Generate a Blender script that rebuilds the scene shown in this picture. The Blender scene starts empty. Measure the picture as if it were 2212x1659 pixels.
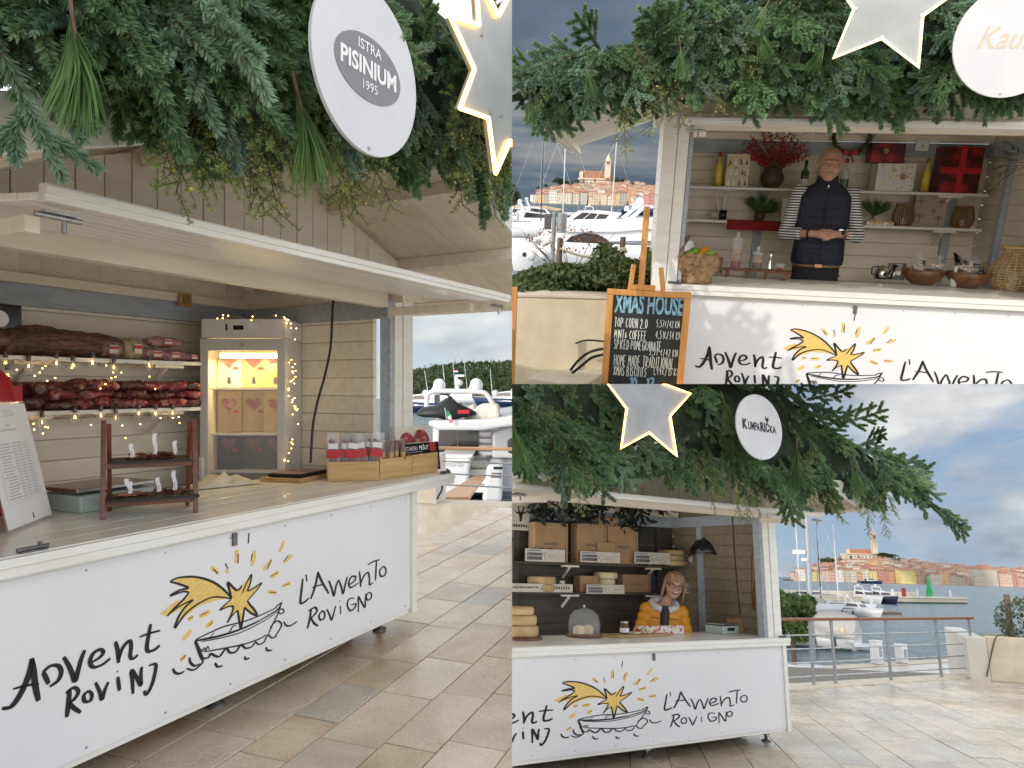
import bpy, bmesh, math, random
from mathutils import Vector, Matrix, noise
random.seed(7)
V = Vector
rnd = random.uniform
# ------------------------------------------------------------------ camera, sky light, sun, exposure
# The photograph is a sheet of three views of the same Christmas market.  Each view is a real place of its
# own (stall, paving, sea, town, sky) that fills its own sector of space in front of one camera.
F, PX, PY, EYE = 1550.0, 1106.0, 838.0, 1.6       # focal length and principal point in 2212x1659 picture units
CAM = V((0, 0, EYE))
S = bpy.context.scene
cd = bpy.data.cameras.new('camera'); cam = bpy.data.objects.new('camera', cd)
S.collection.objects.link(cam); S.camera = cam
cd.sensor_width = 36; cd.lens = 36 * F / 2212; cd.shift_y = (PY - 829.5) / 2212
cd.clip_start = .05; cd.clip_end = 20000
cam.location = CAM; cam.rotation_euler = (math.radians(90), 0, 0)
SUN_EL = math.radians(21); SUN_AZ = math.atan2(-.62, -.78)
tosun = V((math.sin(SUN_AZ) * math.cos(SUN_EL), math.cos(SUN_AZ) * math.cos(SUN_EL), math.sin(SUN_EL)))
w = bpy.data.worlds.new('World'); S.world = w; w.use_nodes = True
nt = w.node_tree; bg = nt.nodes['Background']
sk = nt.nodes.new('ShaderNodeTexSky'); sk.sky_type = 'NISHITA'; sk.sun_disc = False
sk.sun_elevation = SUN_EL; sk.sun_rotation = SUN_AZ; sk.air_density = 1.0; sk.dust_density = 1.0; sk.ozone_density = 1.0
hs = nt.nodes.new('ShaderNodeHueSaturation'); hs.inputs['Saturation'].default_value = .35      # thin cloud: a paler, greyer skylight
cl = nt.nodes.new('ShaderNodeMix'); cl.data_type = 'RGBA'; cl.inputs[0].default_value = .6; cl.inputs[7].default_value = (4.3, 4.4, 4.6, 1)   # even cloud cover
nt.links.new(sk.outputs[0], hs.inputs['Color']); nt.links.new(hs.outputs[0], cl.inputs[6]); nt.links.new(cl.outputs[2], bg.inputs[0]); bg.inputs[1].default_value = .15
sl = bpy.data.lights.new('sun', 'SUN'); so = bpy.data.objects.new('sun', sl); S.collection.objects.link(so)
sl.energy = .75; sl.angle = math.radians(.6); sl.color = (1, .93, .82)
so.rotation_euler = tosun.to_track_quat('Z', 'Y').to_euler()
S.render.engine = 'CYCLES'
S.view_settings.view_transform = 'Standard'; S.view_settings.look = 'None'
S.view_settings.exposure = 1.38; S.view_settings.gamma = 1

# ------------------------------------------------------------------ places and frames
class Place:
    def __init__(s, tilt, roll, box, sides):
        s.R = Matrix.Rotation(tilt, 3, 'X') @ Matrix.Rotation(roll, 3, 'Y')
        s.Ri = s.R.transposed()
        s.M = Matrix.Translation(CAM) @ s.R.to_4x4() @ Matrix.Translation(-CAM)
        x0, x1, y0, y1 = box
        c = [V(((x - PX) / F, 1, -(y - PY) / F)) for x, y in ((x0, y0), (x1, y0), (x1, y1), (x0, y1))]
        mid = sum(c, V()) / 4
        s.planes = []
        for i in sides:
            n = c[i].cross(c[(i + 1) % 4]).normalized()
            if n.dot(mid) > 0: n = -n
            s.planes.append(n)                       # outward normals of the sector this view fills
    def ray(s, px, py): return s.Ri @ V(((px - PX) / F, 1, -(py - PY) / F))
    def gnd(s, px, py, z=0):
        d = s.ray(px, py); return CAM + d * ((z - EYE) / d.z)
    def aty(s, px, py, y):
        d = s.ray(px, py); return CAM + d * (y / d.y)
class Frame:
    def __init__(s, place, o, yaw, z=0):
        s.place = place
        s.M = Matrix.Translation((o[0], o[1], z)) @ Matrix.Rotation(yaw, 4, 'Z')
        s.W = place.M @ s.M
        s.I = s.M.inverted(); s.c = s.I @ CAM
    def pix(s, px, py, d=0):                         # picture point on the plane d metres behind the counter edge
        r = s.I.to_3x3() @ s.place.ray(px, py); t = (d - s.c.y) / r.y
        return (s.c + r * t).x, (s.c + r * t).z
    def p3(s, px, py, d=0):
        a, b = s.pix(px, py, d); return V((a, d, b))
    def top(s, px, py, z):
        r = s.I.to_3x3() @ s.place.ray(px, py); t = (z - s.c.z) / r.z
        return (s.c + r * t).x, (s.c + r * t).y
    def t3(s, px, py, z):
        a, b = s.top(px, py, z); return V((a, b, z))
A = Place(0, 0, (-4, 1106, -4, 1663), (1,))
B = Place(.2584, .0303, (1106, 2216, -4, 829.5), (2, 3))
C = Place(-.2472, .0268, (1106, 2216, 829.5, 1663), (0, 3))
def frame_world(p): return Frame(p, (0, 0), 0)
GA, GB, GC = frame_world(A), frame_world(B), frame_world(C)
_a, _b = A.gnd(0, 1208, 1), A.gnd(980, 1021, 1)
SA = Frame(A, (_a.x, _a.y), math.atan2(_b.y - _a.y, _b.x - _a.x))
SB = Frame(B, (1.0968, 5.556), -.1611)
SC = Frame(C, (-.9623, 5.4309), .534)

# ------------------------------------------------------------------ materials
MATS = {}
def mat(name, col, col2=None, rough=.5, scale=8, stretch=(1, 1, 1), bump=0, bscale=None, metal=0, spec=.5, trans=0,
        alpha=1, emit=0, ecol=None, rand=0, coat=0, detail=5, lo=.35, hi=.65, ior=1.45, kind='noise', sss=0, dist=0):
    m = bpy.data.materials.new(name); m.use_nodes = True; MATS[name] = m
    n = m.node_tree.nodes; l = m.node_tree.links; b = n['Principled BSDF']
    def c4(c): return (c[0], c[1], c[2], 1)
    b.inputs['Roughness'].default_value = rough; b.inputs['Metallic'].default_value = metal
    b.inputs['Specular IOR Level'].default_value = spec; b.inputs['Transmission Weight'].default_value = trans
    b.inputs['Alpha'].default_value = alpha; b.inputs['Coat Weight'].default_value = coat; b.inputs['IOR'].default_value = ior
    if sss:
        b.inputs['Subsurface Weight'].default_value = sss; b.inputs['Subsurface Scale'].default_value = .02
    out = None
    tc = n.new('ShaderNodeTexCoord'); mp = n.new('ShaderNodeMapping'); mp.inputs['Scale'].default_value = stretch
    l.new(tc.outputs['Object'], mp.inputs['Vector'])
    vec = mp.outputs[0]
    oi = n.new('ShaderNodeObjectInfo')
    if rand:
        ad = n.new('ShaderNodeVectorMath'); ad.operation = 'ADD'
        sc = n.new('ShaderNodeMath'); sc.operation = 'MULTIPLY'; sc.inputs[1].default_value = 37
        l.new(oi.outputs['Random'], sc.inputs[0]); l.new(vec, ad.inputs[0]); l.new(sc.outputs[0], ad.inputs[1]); vec = ad.outputs[0]
    if col2 is not None:
        if kind == 'noise':
            t = n.new('ShaderNodeTexNoise'); t.inputs['Scale'].default_value = scale; t.inputs['Detail'].default_value = detail
            t.inputs['Distortion'].default_value = dist; fac = t.outputs[0]
        elif kind == 'voronoi':
            t = n.new('ShaderNodeTexVoronoi'); t.inputs['Scale'].default_value = scale; fac = t.outputs['Distance']
        else:
            t = n.new('ShaderNodeTexWave'); t.inputs['Scale'].default_value = scale; t.inputs['Distortion'].default_value = dist
            t.inputs['Detail'].default_value = detail; t.bands_direction = kind; fac = t.outputs[1]
        l.new(vec, t.inputs['Vector'])
        r = n.new('ShaderNodeValToRGB'); e = r.color_ramp.elements
        e[0].position = lo; e[1].position = hi; e[0].color = c4(col); e[1].color = c4(col2)
        l.new(fac, r.inputs[0]); out = r.outputs[0]
    else:
        k = n.new('ShaderNodeRGB'); k.outputs[0].default_value = c4(col); out = k.outputs[0]
    if rand:
        h = n.new('ShaderNodeHueSaturation'); mr = n.new('ShaderNodeMapRange')
        mr.inputs['To Min'].default_value = 1 - rand; mr.inputs['To Max'].default_value = 1 + rand
        l.new(oi.outputs['Random'], mr.inputs['Value']); l.new(mr.outputs[0], h.inputs['Value']); l.new(out, h.inputs['Color']); out = h.outputs[0]
    l.new(out, b.inputs['Base Color'])
    if emit:
        b.inputs['Emission Strength'].default_value = emit
        if ecol: b.inputs['Emission Color'].default_value = c4(ecol)
        else: l.new(out, b.inputs['Emission Color'])
    if bump:
        t2 = n.new('ShaderNodeTexNoise'); t2.inputs['Scale'].default_value = bscale or scale * 3; t2.inputs['Detail'].default_value = 6
        l.new(vec, t2.inputs['Vector']); bp = n.new('ShaderNodeBump'); bp.inputs['Strength'].default_value = bump
        bp.inputs['Distance'].default_value = .01
        l.new(t2.outputs[0], bp.inputs['Height']); l.new(bp.outputs[0], b.inputs['Normal'])
    return m

# painted timber, cream and blue grey, slightly dirty; streaked along the boards
mat('cream', (.82, .75, .62), (.70, .62, .49), .45, 3, (1, 6, 6), .12, 30, rand=.06, lo=.45, hi=.8)
mat('cream_gloss', (.87, .85, .79), (.78, .74, .66), .30, 3, (1, 6, 6), .06, 20, rand=.05, coat=.2, lo=.45, hi=.8)
mat('white_paint', (.80, .79, .75), (.70, .68, .62), .35, 3, (1, 6, 6), .1, 25, rand=.05, lo=.45, hi=.8)
mat('grey_blue', (.42, .47, .52), (.33, .37, .42), .5, 5, (1, 5, 5), .15, 25, rand=.06)
mat('chipped', (.25, .10, .08), (.4, .3, .22), .8, 40)
mat('panel_white', (.77, .77, .79), (.70, .70, .71), .3, 1.3, detail=9, lo=.35, hi=.85, bump=.02, bscale=2)
mat('ink', (.012, .012, .014), None, .45)
mat('gold_print', (.72, .47, .10), (.80, .58, .20), .45, 60, detail=3)
mat('steel', (.50, .50, .50), (.35, .35, .36), .35, 20, metal=.9)
mat('dark_steel', (.12, .12, .13), (.2, .19, .18), .5, 40, metal=.6)
mat('zinc', (.36, .37, .39), (.28, .29, .30), .4, 5, metal=.4, bump=.05, bscale=15)
mat('zinc_light', (.42, .44, .43), (.34, .36, .36), .35, 5, metal=.35, bump=.05, bscale=15)
mat('neon', (1, .72, .30), None, .4, emit=2.6, ecol=(1, .55, .12))
mat('neon_soft', (1, .85, .5), None, .4, emit=.7, ecol=(1, .78, .40))
mat('fairy', (1, .7, .3), None, .4, emit=4, ecol=(1, .58, .16))
mat('tube_light', (1, .9, .6), None, .4, emit=3, ecol=(1, .80, .36))
mat('disc_white', (.62, .62, .64), (.56, .56, .59), .35, 4)
mat('disc_edge', (.35, .35, .36), None, .5)
mat('logo_grey', (.20, .20, .21), None, .45)
mat('print_white', (.8, .8, .8), None, .5)
mat('faint_gold', (.58, .50, .37), None, .5)
# greenery
def leafmat(name, c1, c2, rand=.25, rough=.55, tr=.25):
    m = mat(name, c1, c2, rough, 9, rand=rand, detail=2)
    n = m.node_tree.nodes; l = m.node_tree.links; b = n['Principled BSDF']
    t = n.new('ShaderNodeBsdfTranslucent'); x = n.new('ShaderNodeMixShader'); x.inputs[0].default_value = tr
    src = b.inputs['Base Color'].links[0].from_socket
    l.new(src, t.inputs[0]); l.new(b.outputs[0], x.inputs[1]); l.new(t.outputs[0], x.inputs[2])
    l.new(x.outputs[0], n['Material Output'].inputs[0]); return m
leafmat('fir', (.115, .215, .09), (.22, .345, .16))
leafmat('fir_blue', (.15, .25, .16), (.26, .37, .255))
leafmat('juniper', (.20, .29, .075), (.31, .39, .13))
leafmat('pine', (.085, .17, .045), (.14, .23, .07))
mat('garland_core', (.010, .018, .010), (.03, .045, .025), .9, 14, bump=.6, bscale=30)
mat('bark', (.10, .065, .04), (.16, .11, .07), .85, 30)
mat('berry', (.34, .32, .06), None, .4)
leafmat('shrub_leaf', (.050, .085, .022), (.10, .135, .04), .3)
leafmat('olive_leaf', (.10, .125, .075), (.17, .19, .12), .25)
leafmat('tree_leaf', (.055, .10, .025), (.11, .17, .045), .25)
leafmat('wood_green', (.030, .055, .022), (.060, .090, .035), .35)
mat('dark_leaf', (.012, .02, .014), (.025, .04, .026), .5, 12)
# stone
for i, (a, b) in enumerate([((.68, .54, .38), (.52, .38, .24)), ((.62, .53, .41), (.50, .41, .30)), ((.71, .60, .45), (.57, .45, .31)),
                            ((.53, .48, .39), (.43, .38, .31)), ((.66, .51, .36), (.50, .36, .23)), ((.72, .62, .48), (.60, .50, .36))]):
    mat('stone%d' % i, a, b, .26, 3.5, bump=.35, bscale=55, rand=.06, detail=9, lo=.38, hi=.66, dist=.4, spec=.6)
for i in range(6):                                   # grit, pores and old splashes on the slabs
    m = MATS['stone%d' % i]; n = m.node_tree.nodes; l = m.node_tree.links; b = n['Principled BSDF']; src = b.inputs['Base Color'].links[0].from_socket
    gm = n.new('ShaderNodeNewGeometry'); last = src
    for sc_, lo_, hi_, dk in ((60, .28, .44, .62), (1.1, .34, .60, .80)):
        t = n.new('ShaderNodeTexNoise'); t.inputs['Scale'].default_value = sc_; t.inputs['Detail'].default_value = 6; t.inputs['Roughness'].default_value = .65; l.new(gm.outputs['Position'], t.inputs['Vector'])
        r = n.new('ShaderNodeValToRGB'); r.color_ramp.elements[0].position = lo_; r.color_ramp.elements[1].position = hi_; r.color_ramp.elements[0].color = (dk, dk * .97, dk * .92, 1); l.new(t.outputs[0], r.inputs[0])
        x = n.new('ShaderNodeMix'); x.data_type = 'RGBA'; x.blend_type = 'MULTIPLY'; x.inputs[0].default_value = 1; l.new(last, x.inputs[6]); l.new(r.outputs[0], x.inputs[7]); last = x.outputs[2]
        if sc_ < 5:                                  # the splashes are damp: smoother
            rr = n.new('ShaderNodeMapRange'); rr.inputs['From Min'].default_value = .38; rr.inputs['From Max'].default_value = .6; rr.inputs['To Min'].default_value = .07; rr.inputs['To Max'].default_value = .34; l.new(t.outputs[0], rr.inputs[0]); l.new(rr.outputs[0], b.inputs['Roughness'])
    l.new(last, b.inputs['Base Color'])
mat('grout', (.20, .18, .15), (.14, .125, .10), .8, 30)
mat('kerb_stone', (.62, .55, .44), (.50, .43, .33), .6, 6, bump=.25, bscale=60, detail=8)
mat('planter_stone', (.68, .59, .45), (.58, .49, .36), .75, 5, bump=.2, bscale=80, detail=8)
mat('quay_stone', (.64, .60, .52), (.54, .49, .41), .25, 1.2, bump=.1, bscale=20, detail=7)
# wood and goods
mat('wood_red', (.20, .065, .028), (.13, .040, .018), .32, 5, (1, 12, 12), .08, 30, coat=.2)
mat('wood_pine', (.62, .42, .19), (.50, .31, .12), .5, 4, (1, 9, 9), .05, 30, rand=.08)
mat('wood_bamboo', (.50, .32, .14), (.40, .24, .09), .45, 4, (1, 10, 10), .05)
mat('wood_orange', (.62, .30, .085), (.52, .22, .055), .42, 4, (9, 9, 1), .06, 20)
mat('wood_bowl', (.22, .095, .035), (.12, .05, .02), .38, 10, (3, 1, 1), .05, coat=.2, rand=.1)
mat('wood_rough', (.38, .24, .12), (.20, .12, .06), .8, 8, (4, 1, 4), .5, 30, dist=1)
mat('wood_grey', (.18, .13, .09), (.11, .08, .06), .8, 8, (6, 6, 1), .3)
mat('kraft', (.40, .26, .14), (.33, .21, .11), .75, 20, rand=.1)
mat('kraft_box', (.43, .27, .14), (.38, .23, .12), .7, 10, rand=.06)
mat('slate', (.018, .018, .02), (.03, .03, .032), .45, 40, bump=.1)
mat('paper', (.80, .80, .82), None, .55)
mat('paper_grey', (.45, .45, .48), None, .6)
mat('meat', (.12, .026, .02), (.24, .075, .055), .4, 30, rand=.2, dist=1.2)
mat('bacon', (.20, .10, .06), (.07, .026, .018), .5, 12, (1, 2, 9), .4, 30, lo=.42, hi=.58, dist=1.5, rand=.15)
mat('ham', (.26, .045, .045), (.50, .27, .22), .35, 18, lo=.5, hi=.62, rand=.15, dist=1)
mat('ham_dark', (.11, .030, .027), (.27, .14, .11), .35, 22, lo=.48, hi=.66, rand=.25, dist=1)
mat('brown_slices', (.36, .18, .09), (.26, .12, .06), .5, 30)
mat('plastic_clear', (.85, .85, .88), None, .10, alpha=.13, spec=.9)
mat('glass_thin', (.92, .94, .95), None, .03, alpha=.14, spec=1)
mat('glass_green', (.01, .10, .04), None, .06, alpha=.85, spec=.9)
mat('glass_white', (.75, .80, .78), None, .05, alpha=.35, spec=.9)
mat('yellow_bottle', (.72, .50, .03), (.78, .60, .10), .25, 20)
mat('red', (.50, .02, .025), (.38, .012, .02), .5, 12)
mat('red_cloth', (.30, .012, .018), (.22, .008, .012), .8, 60, bump=.2)
mat('label_red', (.48, .025, .03), None, .45)
mat('black', (.012, .012, .013), None, .5)
mat('black_gloss', (.012, .012, .014), (.02, .02, .022), .18, 6)
mat('white_plastic', (.74, .73, .70), (.70, .69, .66), .35, 8)
mat('fridge_white', (.62, .60, .55), (.58, .56, .50), .4, 3)
mat('fridge_inner', (.70, .62, .42), None, .5)
mat('pack_gold', (.45, .30, .11), (.52, .38, .17), .4, 14, rand=.1)
mat('cream_cloth', (.70, .66, .58), (.60, .56, .48), .8, 10)
mat('scale_green', (.42, .52, .47), None, .4)
mat('white_fur', (.70, .68, .66), (.55, .53, .5), .95, 60, bump=.8, bscale=90)
mat('chalk_black', (.018, .020, .020), (.028, .03, .03), .75, 8)
mat('chalk_blue', (.28, .50, .60), (.12, .25, .32), .85, 40, lo=.4, hi=.7)
mat('chalk_white', (.66, .66, .60), None, .85)
mat('chrome', (.66, .64, .62), None, .12, metal=1)
mat('copper', (.55, .25, .15), None, .3, metal=.8)
mat('gold_wrap', (.40, .28, .09), (.62, .52, .34), .3, 16, kind='voronoi', lo=.2, hi=.32)
mat('red_wrap', (.36, .012, .018), (.06, .006, .008), .3, 9, kind='voronoi', lo=.25, hi=.6)
mat('ribbon_red', (.52, .015, .02), None, .35)
mat('white_wrap', (.72, .70, .68), None, .4)
mat('gold_foil', (.50, .36, .13), None, .3, metal=.5)
mat('silver_foil', (.50, .51, .52), None, .3, metal=.4)
mat('pot_dark', (.055, .040, .028), (.10, .075, .05), .5, 8, bump=.3)
mat('red_berries', (.42, .012, .02), (.26, .006, .012), .4, 30)
mat('rattan', (.66, .46, .22), (.52, .33, .14), .5, 30)
mat('rattan_dark', (.30, .17, .06), (.22, .12, .04), .5, 30)
mat('candle', (.75, .72, .66), None, .5)
mat('box_tan', (.42, .33, .27), (.38, .30, .24), .6, 20)
mat('print_brown', (.17, .12, .10), None, .6)
mat('orange_fruit', (.75, .30, .02), (.65, .22, .015), .45, 40, bump=.15, bscale=120)
mat('lime_fruit', (.16, .34, .03), (.24, .42, .05), .4, 30)
mat('dried_fruit', (.52, .30, .09), (.72, .52, .24), .6, 20)
mat('cookie', (.72, .50, .22), (.80, .74, .66), .7, 14, rand=.25)
mat('seeds_red', (.42, .03, .04), (.25, .015, .02), .5, 80, bump=.5)
mat('seeds_brown', (.12, .055, .025), (.2, .1, .05), .6, 80, bump=.5)
mat('cheese', (.58, .42, .22), (.46, .31, .14), .6, 10, bump=.25, rand=.1)
mat('cheese_pale', (.72, .64, .44), (.64, .54, .34), .55, 12, bump=.2)
mat('plate_brown', (.24, .13, .07), None, .5)
mat('banner_print', (.10, .10, .11), (.22, .22, .23), .6, 9, (1, 6, 1))
mat('tray_print', (.72, .66, .6), (.55, .05, .05), .5, 25, lo=.5, hi=.6)
# people
mat('skin', (.56, .33, .235), (.49, .26, .18), .5, 14, sss=.1)
mat('lip', (.34, .11, .09), None, .45)
mat('hair', (.33, .21, .11), (.22, .13, .06), .5, 40, (1, 1, .2))
mat('eye_dark', (.03, .02, .018), None, .3)
mat('eye_white', (.60, .58, .55), None, .35)
mat('teeth', (.72, .70, .64), None, .35)
mat('vest', (.012, .015, .030), (.020, .024, .045), .7, 20, bump=.25)
mat('trousers', (.016, .016, .018), (.026, .026, .028), .85, 60, bump=.2)
mat('jacket', (.70, .31, .02), (.60, .24, .015), .5, 6, bump=.15)
m = mat('stripes', (.74, .74, .72), (.014, .015, .03), .8, 14, kind='Z', detail=0, lo=.49, hi=.53)
# boats, town, water
mat('gelcoat', (.66, .66, .67), (.60, .60, .62), .25, 2, coat=.2)
mat('gelcoat_cream', (.74, .71, .64), None, .35)
mat('tinted', (.020, .018, .018), (.04, .03, .03), .06, 2, spec=.8)
mat('hull_navy', (.015, .03, .08), None, .15)
mat('hull_green', (.02, .07, .06), None, .3)
mat('canvas_grey', (.52, .50, .47), (.44, .42, .39), .85, 4, bump=.3, bscale=10)
mat('teak', (.45, .25, .13), (.36, .19, .09), .5, 6, (1, 14, 14))
mat('rail_wood', (.26, .10, .04), (.20, .075, .03), .45, 6, (1, 14, 14))
mat('fender', (.02, .025, .05), None, .4)
mat('fender_pale', (.58, .58, .57), None, .4)
mat('rope', (.62, .56, .44), (.5, .44, .33), .9, 90, bump=.6)
mat('flag_green', (.02, .28, .09), None, .7)
mat('flag_blue', (.03, .06, .30), None, .7)
mat('beacon_green', (.01, .36, .09), None, .4)
mat('road_sign_grey', (.30, .32, .34), (.26, .28, .3), .5, 6, metal=.3)
mat('sea', (.030, .075, .095), (.045, .10, .12), .2, .15, spec=.24)
def ripples(m, s1, s2, st):
    n = m.node_tree.nodes; l = m.node_tree.links; b = n['Principled BSDF']
    tc = n.new('ShaderNodeTexCoord'); last = None
    for sc, st_ in ((s1, st), (s2, st * .6)):
        mp = n.new('ShaderNodeMapping'); mp.inputs['Scale'].default_value = (1, 1.6, 1); l.new(tc.outputs['Object'], mp.inputs[0])
        t = n.new('ShaderNodeTexNoise'); t.inputs['Scale'].default_value = sc; t.inputs['Detail'].default_value = 5
        l.new(mp.outputs[0], t.inputs['Vector']); bp = n.new('ShaderNodeBump'); bp.inputs['Strength'].default_value = st_
        bp.inputs['Distance'].default_value = .25 / sc * 1.5
        l.new(t.outputs[0], bp.inputs['Height'])
        if last: l.new(last, bp.inputs['Normal'])
        last = bp.outputs[0]
    l.new(last, b.inputs['Normal'])
ripples(MATS['sea'], .35, 1.8, 1.0)
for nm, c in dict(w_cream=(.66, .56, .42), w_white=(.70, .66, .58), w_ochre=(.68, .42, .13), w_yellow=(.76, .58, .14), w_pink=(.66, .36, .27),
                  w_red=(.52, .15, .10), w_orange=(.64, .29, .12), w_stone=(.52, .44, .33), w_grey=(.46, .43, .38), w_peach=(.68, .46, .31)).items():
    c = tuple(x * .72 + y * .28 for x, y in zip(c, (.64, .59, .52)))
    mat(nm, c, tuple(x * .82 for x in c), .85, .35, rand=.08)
mat('roof_tile', (.40, .20, .125), (.30, .145, .09), .85, .4, rand=.2)
mat('roof_brown', (.30, .16, .10), (.22, .11, .07), .85, .4, rand=.2)
mat('win_dark', (.05, .05, .05), None, .4)
mat('church_stone', (.66, .56, .42), (.56, .46, .33), .85, .2)
mat('hill_earth', (.16, .15, .08), (.22, .18, .11), .95, .05)
mat('rocks', (.46, .38, .27), (.34, .27, .18), .9, .2, bump=.5)
# ------------------------------------------------------------------ mesh builder
def basis(d):
    d = V(d).normalized(); a = V((0, 0, 1)) if abs(d.z) < .9 else V((1, 0, 0))
    x = d.cross(a).normalized(); return x, d.cross(x).normalized(), d
class MB:
    def __init__(s): s.v = []; s.f = []; s.m = []; s.sm = []
    def add(s, vs, fs, m=0, smooth=False, M=None):
        o = len(s.v)
        s.v += [tuple(M @ V(p)) for p in vs] if M is not None else [tuple(p) for p in vs]
        for f in fs: s.f.append([i + o for i in f]); s.m.append(m); s.sm.append(smooth)
        return s
    def box(s, x0, x1, y0, y1, z0, z1, m=0, M=None):
        return s.add([(x0, y0, z0), (x1, y0, z0), (x1, y1, z0), (x0, y1, z0), (x0, y0, z1), (x1, y0, z1), (x1, y1, z1), (x0, y1, z1)],
                     [(0, 3, 2, 1), (4, 5, 6, 7), (0, 1, 5, 4), (1, 2, 6, 5), (2, 3, 7, 6), (3, 0, 4, 7)], m, False, M)
    def bar(s, p0, p1, w, h, m=0, up=(0, 0, 1)):
        p0, p1 = V(p0), V(p1); d = (p1 - p0).normalized(); x = d.cross(V(up)).normalized(); z = x.cross(d)
        vs = [p + x * a * w / 2 + z * b * h / 2 for p in (p0, p1) for a, b in ((-1, -1), (1, -1), (1, 1), (-1, 1))]
        return s.add(vs, [(0, 1, 2, 3), (7, 6, 5, 4), (0, 4, 5, 1), (1, 5, 6, 2), (2, 6, 7, 3), (3, 7, 4, 0)], m)
    def rings(s, rs, m=0, smooth=True, caps=True, closed=False):
        n = len(rs[0]); vs = [p for r in rs for p in r]; fs = []
        for i in range(len(rs) - 1 + (1 if closed else 0)):
            a, b = i * n, ((i + 1) % len(rs)) * n
            for j in range(n):
                k = (j + 1) % n; fs.append((a + j, a + k, b + k, b + j))
        s.add(vs, fs, m, smooth)
        if caps and not closed:
            s.add(rs[0], [tuple(range(n - 1, -1, -1))], m); s.add(rs[-1], [tuple(range(n))], m)
        return s
    def cyl(s, p0, p1, r0, r1=None, n=12, m=0, smooth=True, caps=True):
        r1 = r0 if r1 is None else r1; p0, p1 = V(p0), V(p1); x, y, _ = basis(p1 - p0)
        return s.rings([[p + (x * math.cos(t) + y * math.sin(t)) * r for t in [2 * math.pi * i / n for i in range(n)]] for p, r in ((p0, r0), (p1, r1))], m, smooth, caps)
    def tube(s, pts, r, n=6, m=0, smooth=True, closed=False):
        pts = [V(p) for p in pts]; rs = []; x = None
        for i, p in enumerate(pts):
            a = pts[i - 1] if i or closed else p; b = pts[(i + 1) % len(pts)] if i < len(pts) - 1 or closed else p
            d = (b - a).normalized() if (b - a).length > 1e-9 else V((0, 0, 1))
            if x is None: x = basis(d)[0]
            x = x - d * x.dot(d); x = x.normalized() if x.length > 1e-6 else basis(d)[0]
            y = d.cross(x); q = r[i] if isinstance(r, (list, tuple)) else r
            rs.append([p + (x * math.cos(t) + y * math.sin(t)) * q for t in [2 * math.pi * k / n for k in range(n)]])
        return s.rings(rs, m, smooth, True, closed)
    def lathe(s, prof, n=20, at=(0, 0, 0), m=0, smooth=True, sx=1, sy=1, caps=True, M=None):
        at = V(at); rs = [[at + V((r * math.cos(t) * sx, r * math.sin(t) * sy, z)) for t in [2 * math.pi * i / n for i in range(n)]] for r, z in prof]
        if M is not None: rs = [[M @ p for p in r] for r in rs]
        return s.rings(rs, m, smooth, caps)
    def blob(s, c, r, nu=12, nv=8, rough=0, m=0, fr=3, seed=0, M=None):
        c = V(c); r = V(r if hasattr(r, '__len__') else (r, r, r)); rs = []
        for j in range(1, nv):
            a = math.pi * j / nv - math.pi / 2; ring = []
            for i in range(nu):
                t = 2 * math.pi * i / nu; d = V((math.cos(a) * math.cos(t), math.cos(a) * math.sin(t), math.sin(a)))
                k = 1 + rough * noise.noise(d * fr + V((seed * 7.1, seed, 0))) if rough else 1
                q = V((d.x * r.x, d.y * r.y, d.z * r.z)) * k
                ring.append(c + (M @ q if M is not None else q))
            rs.append(ring)
        return s.rings(rs, m, True)
    def capsule(s, p0, p1, r0, r1, n=10, m=0, squash=1):
        p0, p1 = V(p0), V(p1); x, y, d = basis(p1 - p0); rs = []
        for p, r, angs in ((p0, r0, (-75, -45, -15)), (p1, r1, (15, 45, 75))):
            for a in angs:
                a = math.radians(a); rs.append([p + d * r * math.sin(a) + (x * math.cos(t) + y * math.sin(t) * squash) * r * math.cos(a) for t in [2 * math.pi * i / n for i in range(n)]])
        return s.rings(rs, m)
    def prism(s, poly, y0, y1, m=0, M=None):          # outline in x,z pushed from y0 to y1
        n = len(poly); area = sum(poly[i][0] * poly[(i + 1) % n][1] - poly[(i + 1) % n][0] * poly[i][1] for i in range(n))
        if area < 0: poly = poly[::-1]
        vs = [(x, y0, z) for x, z in poly] + [(x, y1, z) for x, z in poly]
        fs = [tuple(range(n)), tuple(range(2 * n - 1, n - 1, -1))] + [(i + n, (i + 1) % n + n, (i + 1) % n, i) for i in range(n)]
        return s.add(vs, fs, m, False, M)
    def quad(s, a, b, c, d, m=0): return s.add([a, b, c, d], [(0, 1, 2, 3)], m)
    def mesh(s, name, mats, bevel=0, fix=False):
        me = bpy.data.meshes.new(name); me.from_pydata(s.v, [], s.f)
        for x in (mats if isinstance(mats, (list, tuple)) else [mats]): me.materials.append(MATS[x])
        me.polygons.foreach_set('material_index', s.m); me.polygons.foreach_set('use_smooth', s.sm)
        if bevel or fix:
            bm = bmesh.new(); bm.from_mesh(me)
            bmesh.ops.recalc_face_normals(bm, faces=bm.faces)
            if bevel: bmesh.ops.bevel(bm, geom=[e for e in bm.edges if e.is_manifold], offset=bevel, segments=2, profile=.5, affect='EDGES', clamp_overlap=True)
            bm.to_mesh(me); bm.free()
        return me
PLACE = {}                                              # which view every object belongs to
def link(o, place, parent=None, M=None, label=None, cat=None, group=None, kind=None):
    S.collection.objects.link(o); PLACE[o] = place
    if parent is not None: o.parent = parent
    if M is not None:
        if parent is not None: o.matrix_basis = M
        else: o.matrix_world = M
    for k, x in (('label', label), ('category', cat), ('group', group), ('kind', kind)):
        if x: o[k] = x
    return o
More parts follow.
